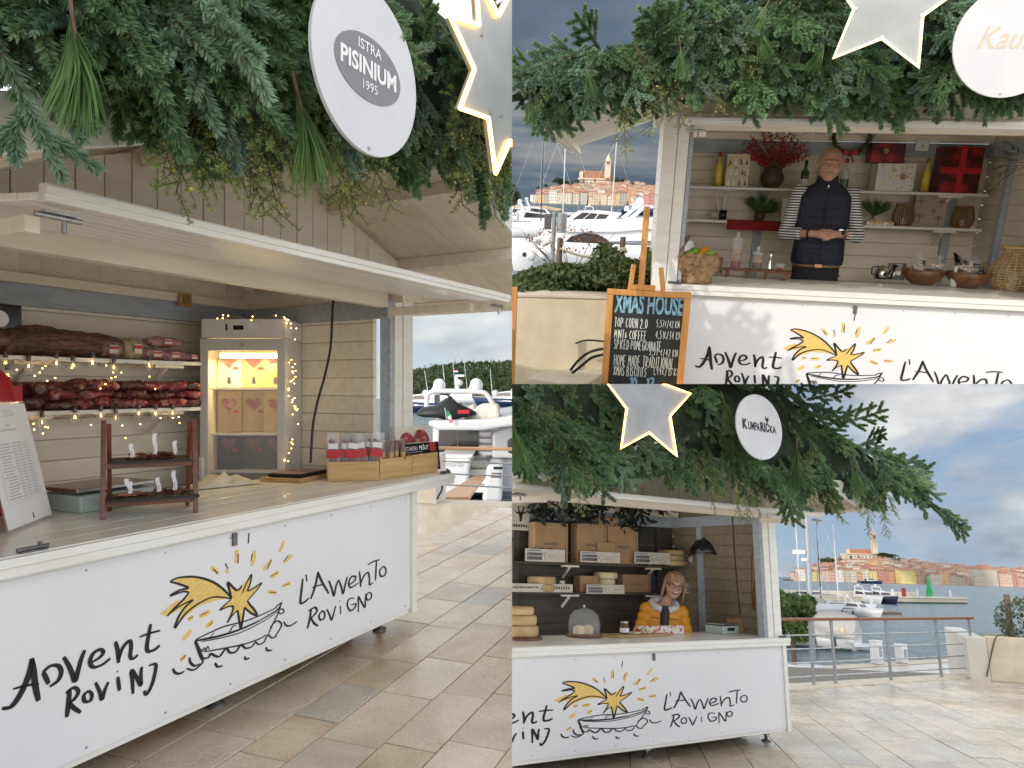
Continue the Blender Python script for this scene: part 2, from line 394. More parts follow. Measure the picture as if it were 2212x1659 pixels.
def thing(name, label, cat, fr, loc=(0, 0, 0), rz=0, group=None, rot=None, scale=1, kind=None):
    o = bpy.data.objects.new(name, None); o.empty_display_size = .05
    M = fr.W @ Matrix.Translation(loc) @ (rot if rot is not None else Matrix.Rotation(rz, 4, 'Z')) @ Matrix.Scale(scale, 4)
    return link(o, fr.place, None, M, label, cat, group, kind)
def part(name, mb, mats, parent, M=None, bevel=0, label=None, kind=None, fix=True):
    me = mb if isinstance(mb, bpy.types.Mesh) else mb.mesh(name, mats, bevel, fix)
    return link(bpy.data.objects.new(name, me), PLACE[parent], parent, M, label, None, None, kind)
def solo(name, mb, mats, label, cat, fr, loc=(0, 0, 0), rz=0, group=None, kind=None, bevel=0, rot=None, scale=1, fix=True):
    me = mb if isinstance(mb, bpy.types.Mesh) else mb.mesh(name, mats, bevel, fix)
    M = fr.W @ Matrix.Translation(loc) @ (rot if rot is not None else Matrix.Rotation(rz, 4, 'Z')) @ Matrix.Scale(scale, 4)
    return link(bpy.data.objects.new(name, me), fr.place, None, M, label, cat, group, kind)
def copy_tree(o, M, parent=None, label=None, group=None):
    c = o.copy(); S.collection.objects.link(c); PLACE[c] = PLACE[o]; c.parent = parent
    if parent is None: c.matrix_world = M
    if label: c['label'] = label
    if group: c['group'] = group
    for ch in [x for x in KIDS.get(o, list(o.children))]: copy_tree(ch, None, c)
    return c
KIDS = {}
def smooth_path(p, k=6):
    p = [V((*q, 0)) if len(q) == 2 else V(q) for q in p]; out = []
    if len(p) < 3: return p
    for i in range(len(p) - 1):
        a = p[max(i - 1, 0)]; b = p[i]; c = p[i + 1]; d = p[min(i + 2, len(p) - 1)]
        for j in range(k):
            t = j / k; out.append(.5 * ((2 * b) + (c - a) * t + (2 * a - 5 * b + 4 * c - d) * t * t + (3 * b - a - 3 * c + d) * t ** 3))
    return out + [p[-1]]
# flat print: brush strokes and filled outlines, in x,z on a plane facing -y
def stroke(mb, pts, w, y, m=0, k=6, taper=.35, brush=0):
    p = smooth_path(pts, k); n = len(p); L = []
    for i, q in enumerate(p):
        d = (p[min(i + 1, n - 1)] - p[max(i - 1, 0)]); d = d.normalized() if d.length > 1e-9 else V((1, 0, 0))
        t = i / max(n - 1, 1); ww = w * (1 - taper * (abs(2 * t - 1) ** 3)) * (1 + brush * (abs(d.y) - .5))
        nrm = V((-d.y, d.x, 0)) * ww / 2; L.append((q + nrm, q - nrm))
    vs = []
    for a, b in L: vs += [(a.x, y, a.y), (b.x, y, b.y)]
    return mb.add(vs, [(2 * i + 1, 2 * i, 2 * i + 2, 2 * i + 3) for i in range(n - 1)], m)
def fill(mb, poly, y, m=0):
    from mathutils.geometry import tessellate_polygon
    v3 = [V((a, b, 0)) for a, b in poly]; tr = tessellate_polygon([v3])
    fs = []
    for t in tr:
        a, b, c = (v3[i] for i in t)
        fs.append(t if (b - a).cross(c - a).z > 0 else t[::-1])
    return mb.add([(p.x, y, p.y) for p in v3], [tuple(f) for f in fs], m)
_txt = {}
def text(mb, body, x, z, y, h, m=0, sx=1, align='CENTER', bold=0, shear=0, M=None):
    key = (body, align, bold, shear)
    if key not in _txt:
        cu = bpy.data.curves.new('t', 'FONT'); cu.body = body; cu.align_x = align; cu.size = 1; cu.resolution_u = 3; cu.offset = bold; cu.shear = shear
        ob = bpy.data.objects.new('t', cu); me = ob.to_mesh()
        _txt[key] = ([v.co.copy() for v in me.vertices], [tuple(p.vertices) for p in me.polygons])
        ob.to_mesh_clear(); bpy.data.objects.remove(ob); bpy.data.curves.remove(cu)
    vs, fs = _txt[key]
    return mb.add([(x + v.x * h * sx, y, z + v.y * h) for v in vs], fs, m, False, M)
def fit_text(mb, body, x0, x1, z0, z1, y, m=0, bold=.0, M=None):
    t = MB(); text(t, body, 0, 0, 0, 1, bold=bold); xs = [v[0] for v in t.v]; zs = [v[2] for v in t.v]
    a, b, c, d = min(xs), max(xs), min(zs), max(zs)
    return mb.add([(x0 + (v[0] - a) / (b - a) * (x1 - x0), y, z0 + (v[2] - c) / (d - c) * (z1 - z0)) for v in t.v], t.f, m, False, M)
# single stroke capitals for chalk and price lists (x 0-1, y 0-1)
GL = {'A': '0,0 .5,1 1,0|.2,.4 .8,.4', 'B': '0,0 0,1 .7,.9 .7,.6 0,.5 .9,.35 .8,0 0,0', 'C': '.9,.85 .4,1 0,.5 .4,0 .9,.12', 'D': '0,0 0,1 .7,.85 .9,.45 .6,.05 0,0',
      'E': '.8,1 0,1 0,0 .8,0|0,.5 .6,.5', 'F': '.8,1 0,1 0,0|0,.5 .6,.5', 'G': '.9,.85 .4,1 0,.5 .4,0 .9,.2 .9,.45 .5,.45', 'H': '0,1 0,0|.85,1 .85,0|0,.5 .85,.5',
      'I': '.4,1 .4,0', 'J': '.7,1 .7,.2 .4,0 .1,.15', 'K': '0,1 0,0|.8,1 0,.45 .8,0', 'L': '0,1 0,0 .75,0', 'M': '0,0 .1,1 .5,.4 .9,1 1,0', 'N': '0,0 0,1 .85,0 .85,1',
      'O': '.45,1 .05,.7 .05,.3 .45,0 .85,.3 .85,.7 .45,1', 'P': '0,0 0,1 .75,.9 .75,.55 0,.45', 'R': '0,0 0,1 .75,.9 .75,.55 0,.48 .8,0', 'S': '.85,.88 .4,1 .1,.75 .8,.35 .5,0 0,.12',
      'T': '0,1 .9,1|.45,1 .45,0', 'U': '0,1 0,.2 .4,0 .8,.2 .8,1', 'V': '0,1 .45,0 .9,1', 'X': '0,1 .85,0|.85,1 0,0', 'Y': '0,1 .45,.5 .9,1|.45,.5 .45,0', 'Z': '0,1 .8,1 0,0 .8,0',
      '0': '.4,1 .05,.7 .05,.3 .4,0 .75,.3 .75,.7 .4,1', '1': '.2,.8 .5,1 .5,0', '2': '.1,.8 .4,1 .7,.75 .05,0 .8,0', '3': '.1,1 .75,1 .35,.6 .75,.35 .5,0 .1,.08',
      '4': '.6,0 .6,1 .05,.35 .85,.35', '5': '.75,1 .15,1 .1,.6 .6,.6 .75,.3 .45,0 .05,.1', '7': '.05,1 .8,1 .35,0', '9': '.75,.6 .4,.45 .1,.75 .45,1 .75,.75 .65,0',
      '/': '.1,-.1 .7,1.05', ',': '.3,.1 .2,-.15', '.': '.3,0 .3,.1', '-': '.1,.45 .7,.45', '&': '.7,.1 .1,.6 .4,.8 .1,.1 .7,.4', 'e': '.9,.8 .5,.9 .2,.5 .5,.08 .9,.15|.05,.6 .6,.6|.05,.4 .6,.4'}
def chalk(mb, s, x, z, y, h, w, sw, m=0, jit=.04):
    for ch in s:
        if ch in GL:
            for st in GL[ch].split('|'):
                pts = [(x + (float(a) + rnd(-jit, jit)) * w, z + (float(b) + rnd(-jit, jit)) * h) for a, b in (q.split(',') for q in st.split())]
                for a, b in zip(pts, pts[1:]): stroke(mb, [a, b], sw, y, m, taper=0)
        x += w * (1.32 if ch not in ' I.,1' else .75)
    return x
def fuse(mb, mats, voxel, name, it=4, sm=.5):           # melt overlapping shapes into one skin
    me = mb.mesh(name, mats, fix=True); o = bpy.data.objects.new(name, me); S.collection.objects.link(o)
    r = o.modifiers.new('r', 'REMESH'); r.mode = 'VOXEL'; r.voxel_size = voxel; r.use_smooth_shade = True
    k = o.modifiers.new('s', 'SMOOTH'); k.factor = sm; k.iterations = it
    dg = bpy.context.evaluated_depsgraph_get(); out = bpy.data.meshes.new_from_object(o.evaluated_get(dg)); bpy.data.objects.remove(o)
    out.name = name; out.materials.clear()
    for x in (mats if isinstance(mats, (list, tuple)) else [mats]): out.materials.append(MATS[x])
    return out

# ------------------------------------------------------------------ greenery
def needles(mb, p0, p1, ln, wd, dens, lean=.9, m=0, flat=.0):
    p0, p1 = V(p0), V(p1); x, y, d = basis(p1 - p0); L = (p1 - p0).length
    for i in range(int(L * dens)):
        t = rnd(0, 1); a = rnd(0, 2 * math.pi); r = x * math.cos(a) + y * math.sin(a) * (1 - flat)
        q = p0 + d * L * t; dirn = (r + d * lean * rnd(.6, 1.4)).normalized(); l = ln * rnd(.75, 1.1) * (1 - .35 * t ** 4)
        sd = dirn.cross(V((rnd(-1, 1), rnd(-1, 1), rnd(-1, 1)))).normalized() * wd / 2
        tip = q + dirn * l
        mb.add([q - sd * .6, q + sd * .6, q + dirn * l * .6 + sd, tip, q + dirn * l * .6 - sd], [(0, 1, 2, 3, 4)], m)
def fir_mesh(seed, mt):
    random.seed(seed); mb = MB(); L = rnd(.30, .38)
    pts = [V((0, 0, 0)), V((rnd(-.01, .01), L * .5, rnd(-.01, .015))), V((rnd(-.03, .03), L, rnd(-.04, -.01)))]
    mb.tube(pts, [.005, .004, .002], 4, 1)
    needles(mb, pts[0], pts[1], .027, .0042, 1500, 1.1); needles(mb, pts[1], pts[2], .027, .0042, 2200, 1.1)
    for i in range(7):
        t = .12 + .115 * i; b = pts[0].lerp(pts[2], t); sd = 1 if i % 2 else -1; ln = (.17 - .10 * t) * rnd(.85, 1.2)
        e = b + V((sd * math.sin(.85), math.cos(.85), rnd(-.35, .15))).normalized() * ln
        mb.tube([b, e], [.003, .0015], 3, 1); needles(mb, b, e, .026, .0042, 2300, 1.1)
        if ln > .10:
            b2 = b.lerp(e, .45); e2 = b2 + V((sd * math.sin(.25), math.cos(.25), rnd(-.3, .1))).normalized() * ln * .55
            needles(mb, b2, e2, .024, .0042, 2300, 1.1)
    return mb.mesh('fir_branch', [mt, 'bark'])
def juniper_mesh(seed):
    random.seed(seed); mb = MB(); L = rnd(.28, .36)
    end = V((rnd(-.03, .03), L, -.04)); mb.tube([V(), end], [.004, .0015], 4, 1)
    for i in range(15):
        t = (i + .5) / 15; b = end * t; sd = 1 if i % 2 else -1
        e = b + V((sd * rnd(.4, .9), rnd(.5, .9), rnd(-.5, .4))).normalized() * (.10 - .05 * t) * rnd(.8, 1.3)
        mb.tube([b, e], [.002, .001], 3, 1); needles(mb, b, e, .016, .0032, 480, .35)
        needles(mb, e, e + (e - b) * .1, .016, .003, 1800, .5)
        if i % 3 == 0: mb.blob(b.lerp(e, .6) + V((0, 0, .006)), .0065, 6, 4, 0, 2)
    return mb.mesh('juniper_branch', ['juniper', 'bark', 'berry'])
def pine_mesh(seed):
    random.seed(seed); mb = MB()
    for i in range(170):
        b = V((0, rnd(0, .07), 0)); a = rnd(0, 6.28); sp = rnd(.08, .42)
        d = V((math.cos(a) * sp, 1, math.sin(a) * sp - .1)).normalized(); l = rnd(.13, .21)
        sd = d.cross(V((rnd(-1, 1), 0, rnd(-1, 1)))).normalized() * .0017
        md = b + d * l * .5; tip = b + d * l + V((0, 0, -.02))
        mb.add([b - sd, b + sd, md + sd, tip, md - sd], [(0, 1, 2, 3, 4)], 0)
    mb.tube([V((0, -.05, .01)), V((0, .08, 0))], [.005, .004], 5, 1)
    return mb.mesh('pine_tuft', ['pine', 'bark'])
FIR = [fir_mesh(i, 'fir') for i in range(5)] + [fir_mesh(20 + i, 'fir_blue') for i in range(4)]
JUN = [juniper_mesh(40 + i) for i in range(3)]; PIN = [pine_mesh(60 + i) for i in range(3)]
def aim(p, d, roll, sc):                                # sprig axis +y along d
    d = V(d).normalized(); x = d.cross(V((0, -1, .001))); x = x.normalized() if x.length > 1e-4 else V((1, 0, 0)); z = x.cross(d)
    Rm = Matrix((x, d, z)).transposed().to_4x4()
    return Matrix.Translation(p) @ Rm @ Matrix.Rotation(roll, 4, 'Y') @ Matrix.Scale(sc, 4)
def lerp_path(path, x):
    for (x0, y0), (x1, y1) in zip(path, path[1:]):
        if x <= x1: return y0 + (y1 - y0) * (x - x0) / (x1 - x0)
    return path[-1][1]
def garland(fr, name, label, top, bot, d0, thick, nfir, njun, npin, sc, seed, blue=.4, hang=1.0, lean_x=0, jun_spots=(), pin_spots=(), avoid=(), core_end=None, pin_sc=.62):
    """branches tied along the roof edge: top and bot are the picture outlines, d0 the roof edge's own depth"""
    root = thing(name, label, 'garland', fr, fr.p3(top[len(top) // 2][0], top[len(top) // 2][1], d0))
    inv = (root.matrix_world.inverted() @ fr.W)
    random.seed(seed); x0, x1 = bot[0][0], bot[-1][0]
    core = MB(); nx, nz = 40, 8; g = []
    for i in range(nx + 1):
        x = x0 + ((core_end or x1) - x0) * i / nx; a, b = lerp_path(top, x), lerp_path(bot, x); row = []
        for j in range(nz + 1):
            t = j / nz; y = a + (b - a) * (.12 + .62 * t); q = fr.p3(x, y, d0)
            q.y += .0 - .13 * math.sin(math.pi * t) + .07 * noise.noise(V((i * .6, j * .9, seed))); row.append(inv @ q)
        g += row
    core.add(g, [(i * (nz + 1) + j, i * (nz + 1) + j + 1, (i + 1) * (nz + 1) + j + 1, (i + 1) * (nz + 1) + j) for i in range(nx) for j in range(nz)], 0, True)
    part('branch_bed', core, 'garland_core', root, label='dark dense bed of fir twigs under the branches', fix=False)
    def put(nm, me, px, py, dd, d, s, roll):
        for ax_, ay_, rx_, ry_ in avoid:
            if dd < .05 and abs(px - ax_) < rx_ and -ry_ * 1.35 < py - ay_ < ry_ * .8: dd = rnd(.04, .14); d = V((d.x, abs(d.y) * .15, d.z))
        q = fr.p3(px, py, d0 + dd); o = bpy.data.objects.new(nm, me)
        link(o, fr.place, root, inv @ aim(q, d, roll, s))
    area = [(x0 + (x1 - x0) * (i + .5) / 60) for i in range(60)]
    wts = [max(lerp_path(bot, x) - lerp_path(top, x), 10) for x in area]
    def sample(mx=1.0):
        x = random.choices(area, wts)[0] + rnd(-.5, .5) * (x1 - x0) / 60
        return x, rnd(0, mx)
    per = None
    for i in range(nfir):
        x, v = sample(); a, b = lerp_path(top, x), lerp_path(bot, x)
        s = sc * rnd(.75, 1.2); ln = .34 * s * hang
        q0 = fr.p3(x, a, d0); q1 = fr.p3(x, b, d0); H = max((q0 - q1).length, .05)
        vv = v * max(0, 1 - .75 * ln / H)                 # the tips, not the roots, reach the lower outline
        d = V((rnd(-.75, .75) + lean_x, rnd(-.75, -.15), -.25 - .95 * v + rnd(-.25, .35)))
        if v < .2: d.z += .3
        put('fir_branch', random.choice(FIR[5:] if rnd(0, 1) < blue else FIR[:5]), x, a + (b - a) * vv, rnd(-.5, .5) * thick, d, s, rnd(-.7, .7))
    spots = list(jun_spots)
    for i in range(njun):
        if spots: x, y = random.choice(spots); x += rnd(-30, 30); y += rnd(-45, 45)
        else:
            x, v = sample(.8); y = lerp_path(top, x) + (lerp_path(bot, x) - lerp_path(top, x)) * v
        put('juniper_branch', random.choice(JUN), x, y, -thick * rnd(.4, .75), V((rnd(-.5, .5), rnd(-.5, -.1), -1)), sc * rnd(.6, .95), rnd(-.6, .6))
    for i in range(npin if not pin_spots else len(pin_spots)):
        if pin_spots: x, y = pin_spots[i]
        else:
            x, v = sample(.6); y = lerp_path(top, x) + (lerp_path(bot, x) - lerp_path(top, x)) * v
        put('pine_tuft', random.choice(PIN), x, y, -thick * .8 - .12, V((rnd(-.3, .3), -.25, -1)), sc * pin_sc * rnd(.9, 1.2), rnd(-.5, .5))
    return root
def star_poly(cx, cz, ro, ri, rot=0, n=5):
    return [(cx + (ro if i % 2 == 0 else ri) * math.sin(rot + math.pi * i / n), cz + (ro if i % 2 == 0 else ri) * math.cos(rot + math.pi * i / n)) for i in range(2 * n)]

# ------------------------------------------------------------------ the drawing on the front panels (outlines read off the first stall)
def a3(x, y): return SA.pix(x / 2, 1106 + y / 2, .052)
INK = [  # (width in mm, points)
 (15, '8,848 45,842 80,800 112,735 130,680 138,632'), (15, '136,632 145,690 152,750 166,816'), (9, '55,765 110,750 168,742'),
 (12, '186,692 198,716 210,742'), (12, '184,694 215,666 250,664 264,690 250,728 214,754'),
 (13, '274,626 296,662 312,700 324,730 338,680 352,630 366,596'),
 (12, '392,652 430,628 446,606 430,594 402,612 388,648 404,670 440,660 476,632'),
 (12, '498,560 508,600 512,652'), (12, '512,640 528,590 558,556 566,580 562,622 574,634 596,616'),
 (13, '650,484 642,530 634,580 640,602 668,594 690,576'), (10, '602,540 645,524 692,512'),
 (13, '300,766 296,820 288,886'), (11, '284,782 318,758 338,776 322,806 298,826'), (12, '300,826 318,846 348,866'),
 (11, '382,772 362,792 366,818 390,814 396,788 382,772'), (11, '412,736 430,776 440,810 452,770 468,734'), (11, '508,712 512,742 516,772'), (10, '504,690 510,688'),
 (12, '574,786 572,738 568,684 590,716 608,748 608,700 612,668'), (12, '642,664 672,658 668,700 654,750 632,788 622,772'),
 (11, '1308,288 1302,340 1298,392 1316,388 1334,372'), (9, '1322,270 1326,300'),
 (11, '1342,376 1362,318 1374,258'), (11, '1372,258 1390,300 1420,352'), (8, '1348,328 1372,318 1396,314'),
 (10, '1420,296 1432,328 1442,362 1450,326 1460,296'), (10, '1462,292 1474,322 1482,352 1492,310 1500,280'),
 (10, '1504,316 1530,298 1536,280 1518,280 1506,306 1516,326 1548,306'), (10, '1552,256 1556,290 1558,324'), (10, '1558,310 1572,276 1590,262 1596,288 1596,314 1612,304'),
 (10, '1626,212 1624,250 1622,296'), (9, '1588,228 1614,214 1640,206'), (10, '1656,234 1640,254 1646,278 1664,270 1666,246 1656,234'),
 (10, '1344,418 1338,460 1328,504'), (10, '1332,428 1360,412 1368,430 1342,460'), (10, '1344,460 1356,480 1374,492'),
 (9, '1392,426 1378,446 1384,466 1400,458 1402,436 1392,426'), (9, '1412,420 1424,446 1432,466 1442,436 1450,406'), (9, '1470,406 1472,440'), (9, '1466,386 1470,384'),
 (9, '1530,372 1508,376 1500,400 1512,426 1532,414 1536,396 1516,402'), (9, '1548,432 1548,402 1548,366 1562,390 1576,412 1578,384 1580,352'), (9, '1594,346 1582,362 1588,380 1602,372 1604,354 1594,346'),
 # tail and star outlines
 (9, '735,300 770,284 840,280 910,298 960,330 1000,372'), (9, '735,302 770,310 812,328 775,338 735,362 790,344 816,348'), (8, '816,348 790,380 748,420 722,450'),
 (8, '722,448 770,410 832,380 800,410 770,455 756,500 800,440 850,400 910,370 960,368 1000,376'),
 (9, '1000,372 990,335 984,304 1022,338 1046,318'), (7, '1046,350 1066,305 1086,270 1080,310 1070,340 1100,326 1130,306 1106,340 1068,384'), (9, '1068,384 1080,402 1096,420 1110,446 1084,436 1056,412'),
 (9, '1056,412 1050,450 1040,500 1032,460 1026,424'), (7, '1026,424 1000,450 982,478 1000,440 1006,408 980,410 950,424 972,400 996,380'),
 # boat
 (11, '842,556 900,546 960,532 1040,506 1120,470'), (7, '1120,470 1170,440 1200,420 1216,392 1190,410'), (7, '846,550 900,524 970,494 1050,474 1120,448 1196,412'),
 (12, '842,556 856,590 866,618 876,640'), (5, '870,560 950,545 1040,520 1130,476 1200,430'), (6, '1216,392 1200,440 1176,490 1158,530'), (5, '990,520 1005,496 1020,490'), (5, '905,545 925,520'),
 (6, '1206,420 1222,420 1226,432 1212,440 1202,430'), (4, '868,590 876,602 882,586 890,598 896,580 904,594'),
 (9, '868,618 880,632 900,628 910,612 930,622 950,622 976,590 994,608 1020,602 1040,574 1060,588 1086,582 1104,560'),
 (7, '880,604 960,590 1050,572 1120,548 1150,530'), (7, '1104,560 1118,572 1140,562 1156,532 1176,544 1196,536'), (7, '1166,500 1196,470 1216,490 1186,540'), (8, '1226,474 1236,490 1256,490 1284,472'),
 (9, '746,676 756,694 776,698 796,688'), (8, '806,676 836,682 866,660 880,640'), (9, '818,628 822,650 840,664 862,656'), (9, '928,652 940,668 962,664'), (9, '1056,624 1062,636 1078,630'), (9, '1148,584 1156,598 1176,596'),
 # ray accents
 (7, '1076,90 1072,136'), (6, '974,222 984,246'), (6, '1028,180 1028,222'), (5, '1090,180 1084,212'), (6, '1172,206 1154,248'), (5, '1246,186 1224,216'), (5, '1198,262 1168,278'), (5, '1248,310 1222,318'), (5, '1166,346 1194,348'),
 (6, '922,246 940,266'), (5, '812,462 836,450'), (5, '866,446 896,432'), (4, '902,492 918,474'), (4, '780,640 804,616')]
GOLD_POLY = ['735,300 790,280 860,284 930,310 985,356 1000,376 960,366 905,372 850,398 800,438 756,500 770,448 800,404 722,446 760,404 815,350 790,344 735,362 770,340 815,330 770,312',
 '720,450 690,440 760,385 830,372 940,360 1000,374 940,380 860,405 790,460 760,505 770,450 790,415',
 '984,302 1030,336 1090,266 1068,338 1134,304 1070,384 1114,450 1056,412 1040,500 1024,420 978,482 1006,408 948,426 1000,372']
GOLD_RAY = [(912, 238, 945, 266, 12), (974, 252, 986, 262, 9), (1022, 164, 1020, 222, 15), (1100, 166, 1088, 232, 14), (1172, 206, 1138, 250, 13), (1228, 124, 1206, 172, 12), (1262, 184, 1228, 216, 12),
            (1204, 258, 1168, 282, 12), (1256, 306, 1220, 320, 12), (1158, 344, 1194, 350, 12), (812, 466, 832, 452, 14), (862, 450, 908, 430, 14), (890, 496, 920, 470, 13), (790, 552, 826, 510, 14), (780, 642, 802, 618, 12)]
def pts(s): return [tuple(float(c) for c in q.split(',')) for q in s.split()]
def drawing(T, scale, y, panel):
    """T maps the panel coordinates of the first stall onto this panel"""
    for i, p in enumerate(GOLD_POLY): part('gold_star' if i == 2 else 'gold_tail', fill(MB(), [T(*a3(*q)) for q in pts(p)], y - .0003 * i, 0), 'gold_print', panel, fix=False)
    for (xa, ya, xb, yb, wd) in GOLD_RAY:
        part('gold_ray', stroke(MB(), [T(*a3(xa, ya)), T(*a3((xa + xb) / 2 + 2, (ya + yb) / 2)), T(*a3(xb, yb))], wd * .0016 * scale, y, 0, taper=.2), 'gold_print', panel, fix=False)
    for nm, a, b in (('advent_lettering', 0, 20), ('avvento_lettering', 20, 42), ('comet_outline', 42, 51), ('boat_drawing', 51, 63), ('wave_drawing', 63, 74), ('ray_accent', 74, len(INK))):
        grp = [[x] for x in INK[a:b]] if nm in ('ray_accent', 'wave_drawing', 'comet_outline') else [INK[a:b]]
        for g_ in grp:
            k = MB()
            for wd, p in g_: stroke(k, [T(*a3(*q)) for q in pts(p)], wd * .00125 * scale, y - .0012, 0, brush=.5)
            part(nm, k, 'ink', panel, fix=False)
# ------------------------------------------------------------------ sky, sea, ground
def sky_mat(name, c_low, c_high, cl_a, cl_b, sc, lo, hi, st, streak=3.0, streak_amt=0, zl=0, zh=.5, off=0, gamma=1):
    m = bpy.data.materials.new(name); m.use_nodes = True; MATS[name] = m; n = m.node_tree.nodes; l = m.node_tree.links
    n.remove(n['Principled BSDF']); tc = n.new('ShaderNodeTexCoord')
    vm = n.new('ShaderNodeVectorMath'); vm.operation = 'NORMALIZE'; l.new(tc.outputs['Object'], vm.inputs[0])
    mp = n.new('ShaderNodeMapping'); mp.inputs['Scale'].default_value = (1, 1, streak); mp.inputs['Location'].default_value = (off, off, off); l.new(vm.outputs[0], mp.inputs[0])
    sx = n.new('ShaderNodeSeparateXYZ'); l.new(vm.outputs[0], sx.inputs[0])
    g = n.new('ShaderNodeMapRange'); g.inputs['From Min'].default_value = zl; g.inputs['From Max'].default_value = zh; l.new(sx.outputs['Z'], g.inputs[0])
    base = n.new('ShaderNodeMix'); base.data_type = 'RGBA'; base.inputs[6].default_value = (*c_low, 1); base.inputs[7].default_value = (*c_high, 1); l.new(g.outputs[0], base.inputs[0])
    t = n.new('ShaderNodeTexNoise'); t.inputs['Scale'].default_value = sc; t.inputs['Detail'].default_value = 7; t.inputs['Roughness'].default_value = .55; t.inputs['Distortion'].default_value = .5; l.new(mp.outputs[0], t.inputs['Vector'])
    r = n.new('ShaderNodeValToRGB'); r.color_ramp.elements[0].position = lo; r.color_ramp.elements[1].position = hi; l.new(t.outputs[0], r.inputs[0])
    t2 = n.new('ShaderNodeTexNoise'); t2.inputs['Scale'].default_value = sc * 1.9; t2.inputs['Detail'].default_value = 6; l.new(mp.outputs[0], t2.inputs['Vector'])
    r2 = n.new('ShaderNodeValToRGB'); r2.color_ramp.elements[0].position = .35; r2.color_ramp.elements[1].position = .68
    r2.color_ramp.elements[0].color = (*cl_a, 1); r2.color_ramp.elements[1].color = (*cl_b, 1); l.new(t2.outputs[0], r2.inputs[0])
    mx = n.new('ShaderNodeMix'); mx.data_type = 'RGBA'; l.new(r.outputs[0], mx.inputs[0]); l.new(base.outputs[2], mx.inputs[6]); l.new(r2.outputs[0], mx.inputs[7])
    last = mx.outputs[2]
    if streak_amt:                                    # thin bright banks low over the horizon
        m2 = n.new('ShaderNodeMapping'); m2.inputs['Scale'].default_value = (3, 3, 26); l.new(vm.outputs[0], m2.inputs[0])
        t3 = n.new('ShaderNodeTexNoise'); t3.inputs['Scale'].default_value = 1.5; t3.inputs['Detail'].default_value = 8; l.new(m2.outputs[0], t3.inputs['Vector'])
        r3 = n.new('ShaderNodeValToRGB'); r3.color_ramp.elements[0].position = .52; r3.color_ramp.elements[1].position = .70; l.new(t3.outputs[0], r3.inputs[0])
        ml = n.new('ShaderNodeMath'); ml.operation = 'MULTIPLY'; ml.inputs[1].default_value = streak_amt; l.new(r3.outputs[0], ml.inputs[0])
        m3 = n.new('ShaderNodeMix'); m3.data_type = 'RGBA'; m3.inputs[7].default_value = (.62, .58, .52, 1); l.new(ml.outputs[0], m3.inputs[0]); l.new(last, m3.inputs[6]); last = m3.outputs[2]
    e = n.new('ShaderNodeEmission'); e.inputs[1].default_value = st; l.new(last, e.inputs[0]); l.new(e.outputs[0], n['Material Output'].inputs[0])
def sky(fr, mt, px0, px1, el0, el1, rad=6000):
    a0 = math.atan((px0 - PX) / F) - .06; a1 = math.atan((px1 - PX) / F) + .06; mb = MB(); nx, nz = 24, 16; vs = []
    for j in range(nz + 1):
        el = el0 + (el1 - el0) * j / nz
        for i in range(nx + 1):
            az = a0 + (a1 - a0) * i / nx; vs.append((rad * math.cos(el) * math.sin(az), rad * math.cos(el) * math.cos(az), rad * math.sin(el)))
    w1 = nx + 1
    mb.add(vs, [(j * w1 + i, j * w1 + i + 1, (j + 1) * w1 + i + 1, (j + 1) * w1 + i) for j in range(nz) for i in range(nx)], 0, True)
    return solo('sky', mb, mt, None, None, fr, (0, 0, EYE), kind='structure', fix=False)
sky_mat('sky_a', (.50, .62, .70), (.60, .66, .70), (.50, .56, .60), (.80, .81, .80), 5, .40, .62, .42, 3.5, off=1.3)
sky_mat('sky_b', (.13, .19, .27), (.17, .27, .43), (.12, .165, .23), (.30, .36, .42), 3.2, .42, .62, .29, 2.2, .55, 0, .45, off=.2)
sky_mat('sky_c', (.36, .48, .60), (.10, .27, .56), (.27, .32, .40), (.80, .80, .80), 4.2, .40, .57, .41, 1.9, .25, 0, .42, off=2.6)
sky(GA, 'sky_a', 860, 1110, -.03, .26)
sky(GB, 'sky_b', 1100, 1520, -.03, .52)
sky(GC, 'sky_c', 1600, 2216, -.03, .48)
SEA_Z = -3.4
def sea(fr, name, y0, y1, x0, x1, bands):
    mb = MB(); ys = [y0 * (y1 / y0) ** (i / bands) for i in range(bands + 1)]
    for a, b in zip(ys, ys[1:]): mb.quad((x0(a), a, 0), (x1(a), a, 0), (x1(b), b, 0), (x0(b), b, 0))
    return solo(name, mb, 'sea', None, None, fr, (0, 0, SEA_Z), kind='structure', fix=False)
sea(GA, 'sea', 8.5, 330, lambda y: -.35 * y - 3, lambda y: .1 * y, 8)
sea(GB, 'sea', 8.5, 6100, lambda y: -.12 * y, lambda y: .36 * y + 3, 14)
sea(GC, 'sea', 9, 6100, lambda y: .15 * y, lambda y: .95 * y + 3, 14)
solo('ground', MB().quad((-16, -14, -.05), (16, -14, -.05), (16, .25, -.05), (-16, .25, -.05)).quad((-16, .25, -.05), (-.9, .25, -.05), (-.9, 7.5, -.05), (-16, 7.5, -.05)), 'kerb_stone', None, None, GA, kind='structure', fix=False)
PLACE.pop(bpy.data.objects['ground'])            # the paving under the photographer runs on behind all three views
def to_pix(fr, p):
    q = fr.W @ V(p) - CAM
    return (PX + F * q.x / q.y, PY - F * q.z / q.y) if q.y > .05 else (-9999, -9999)
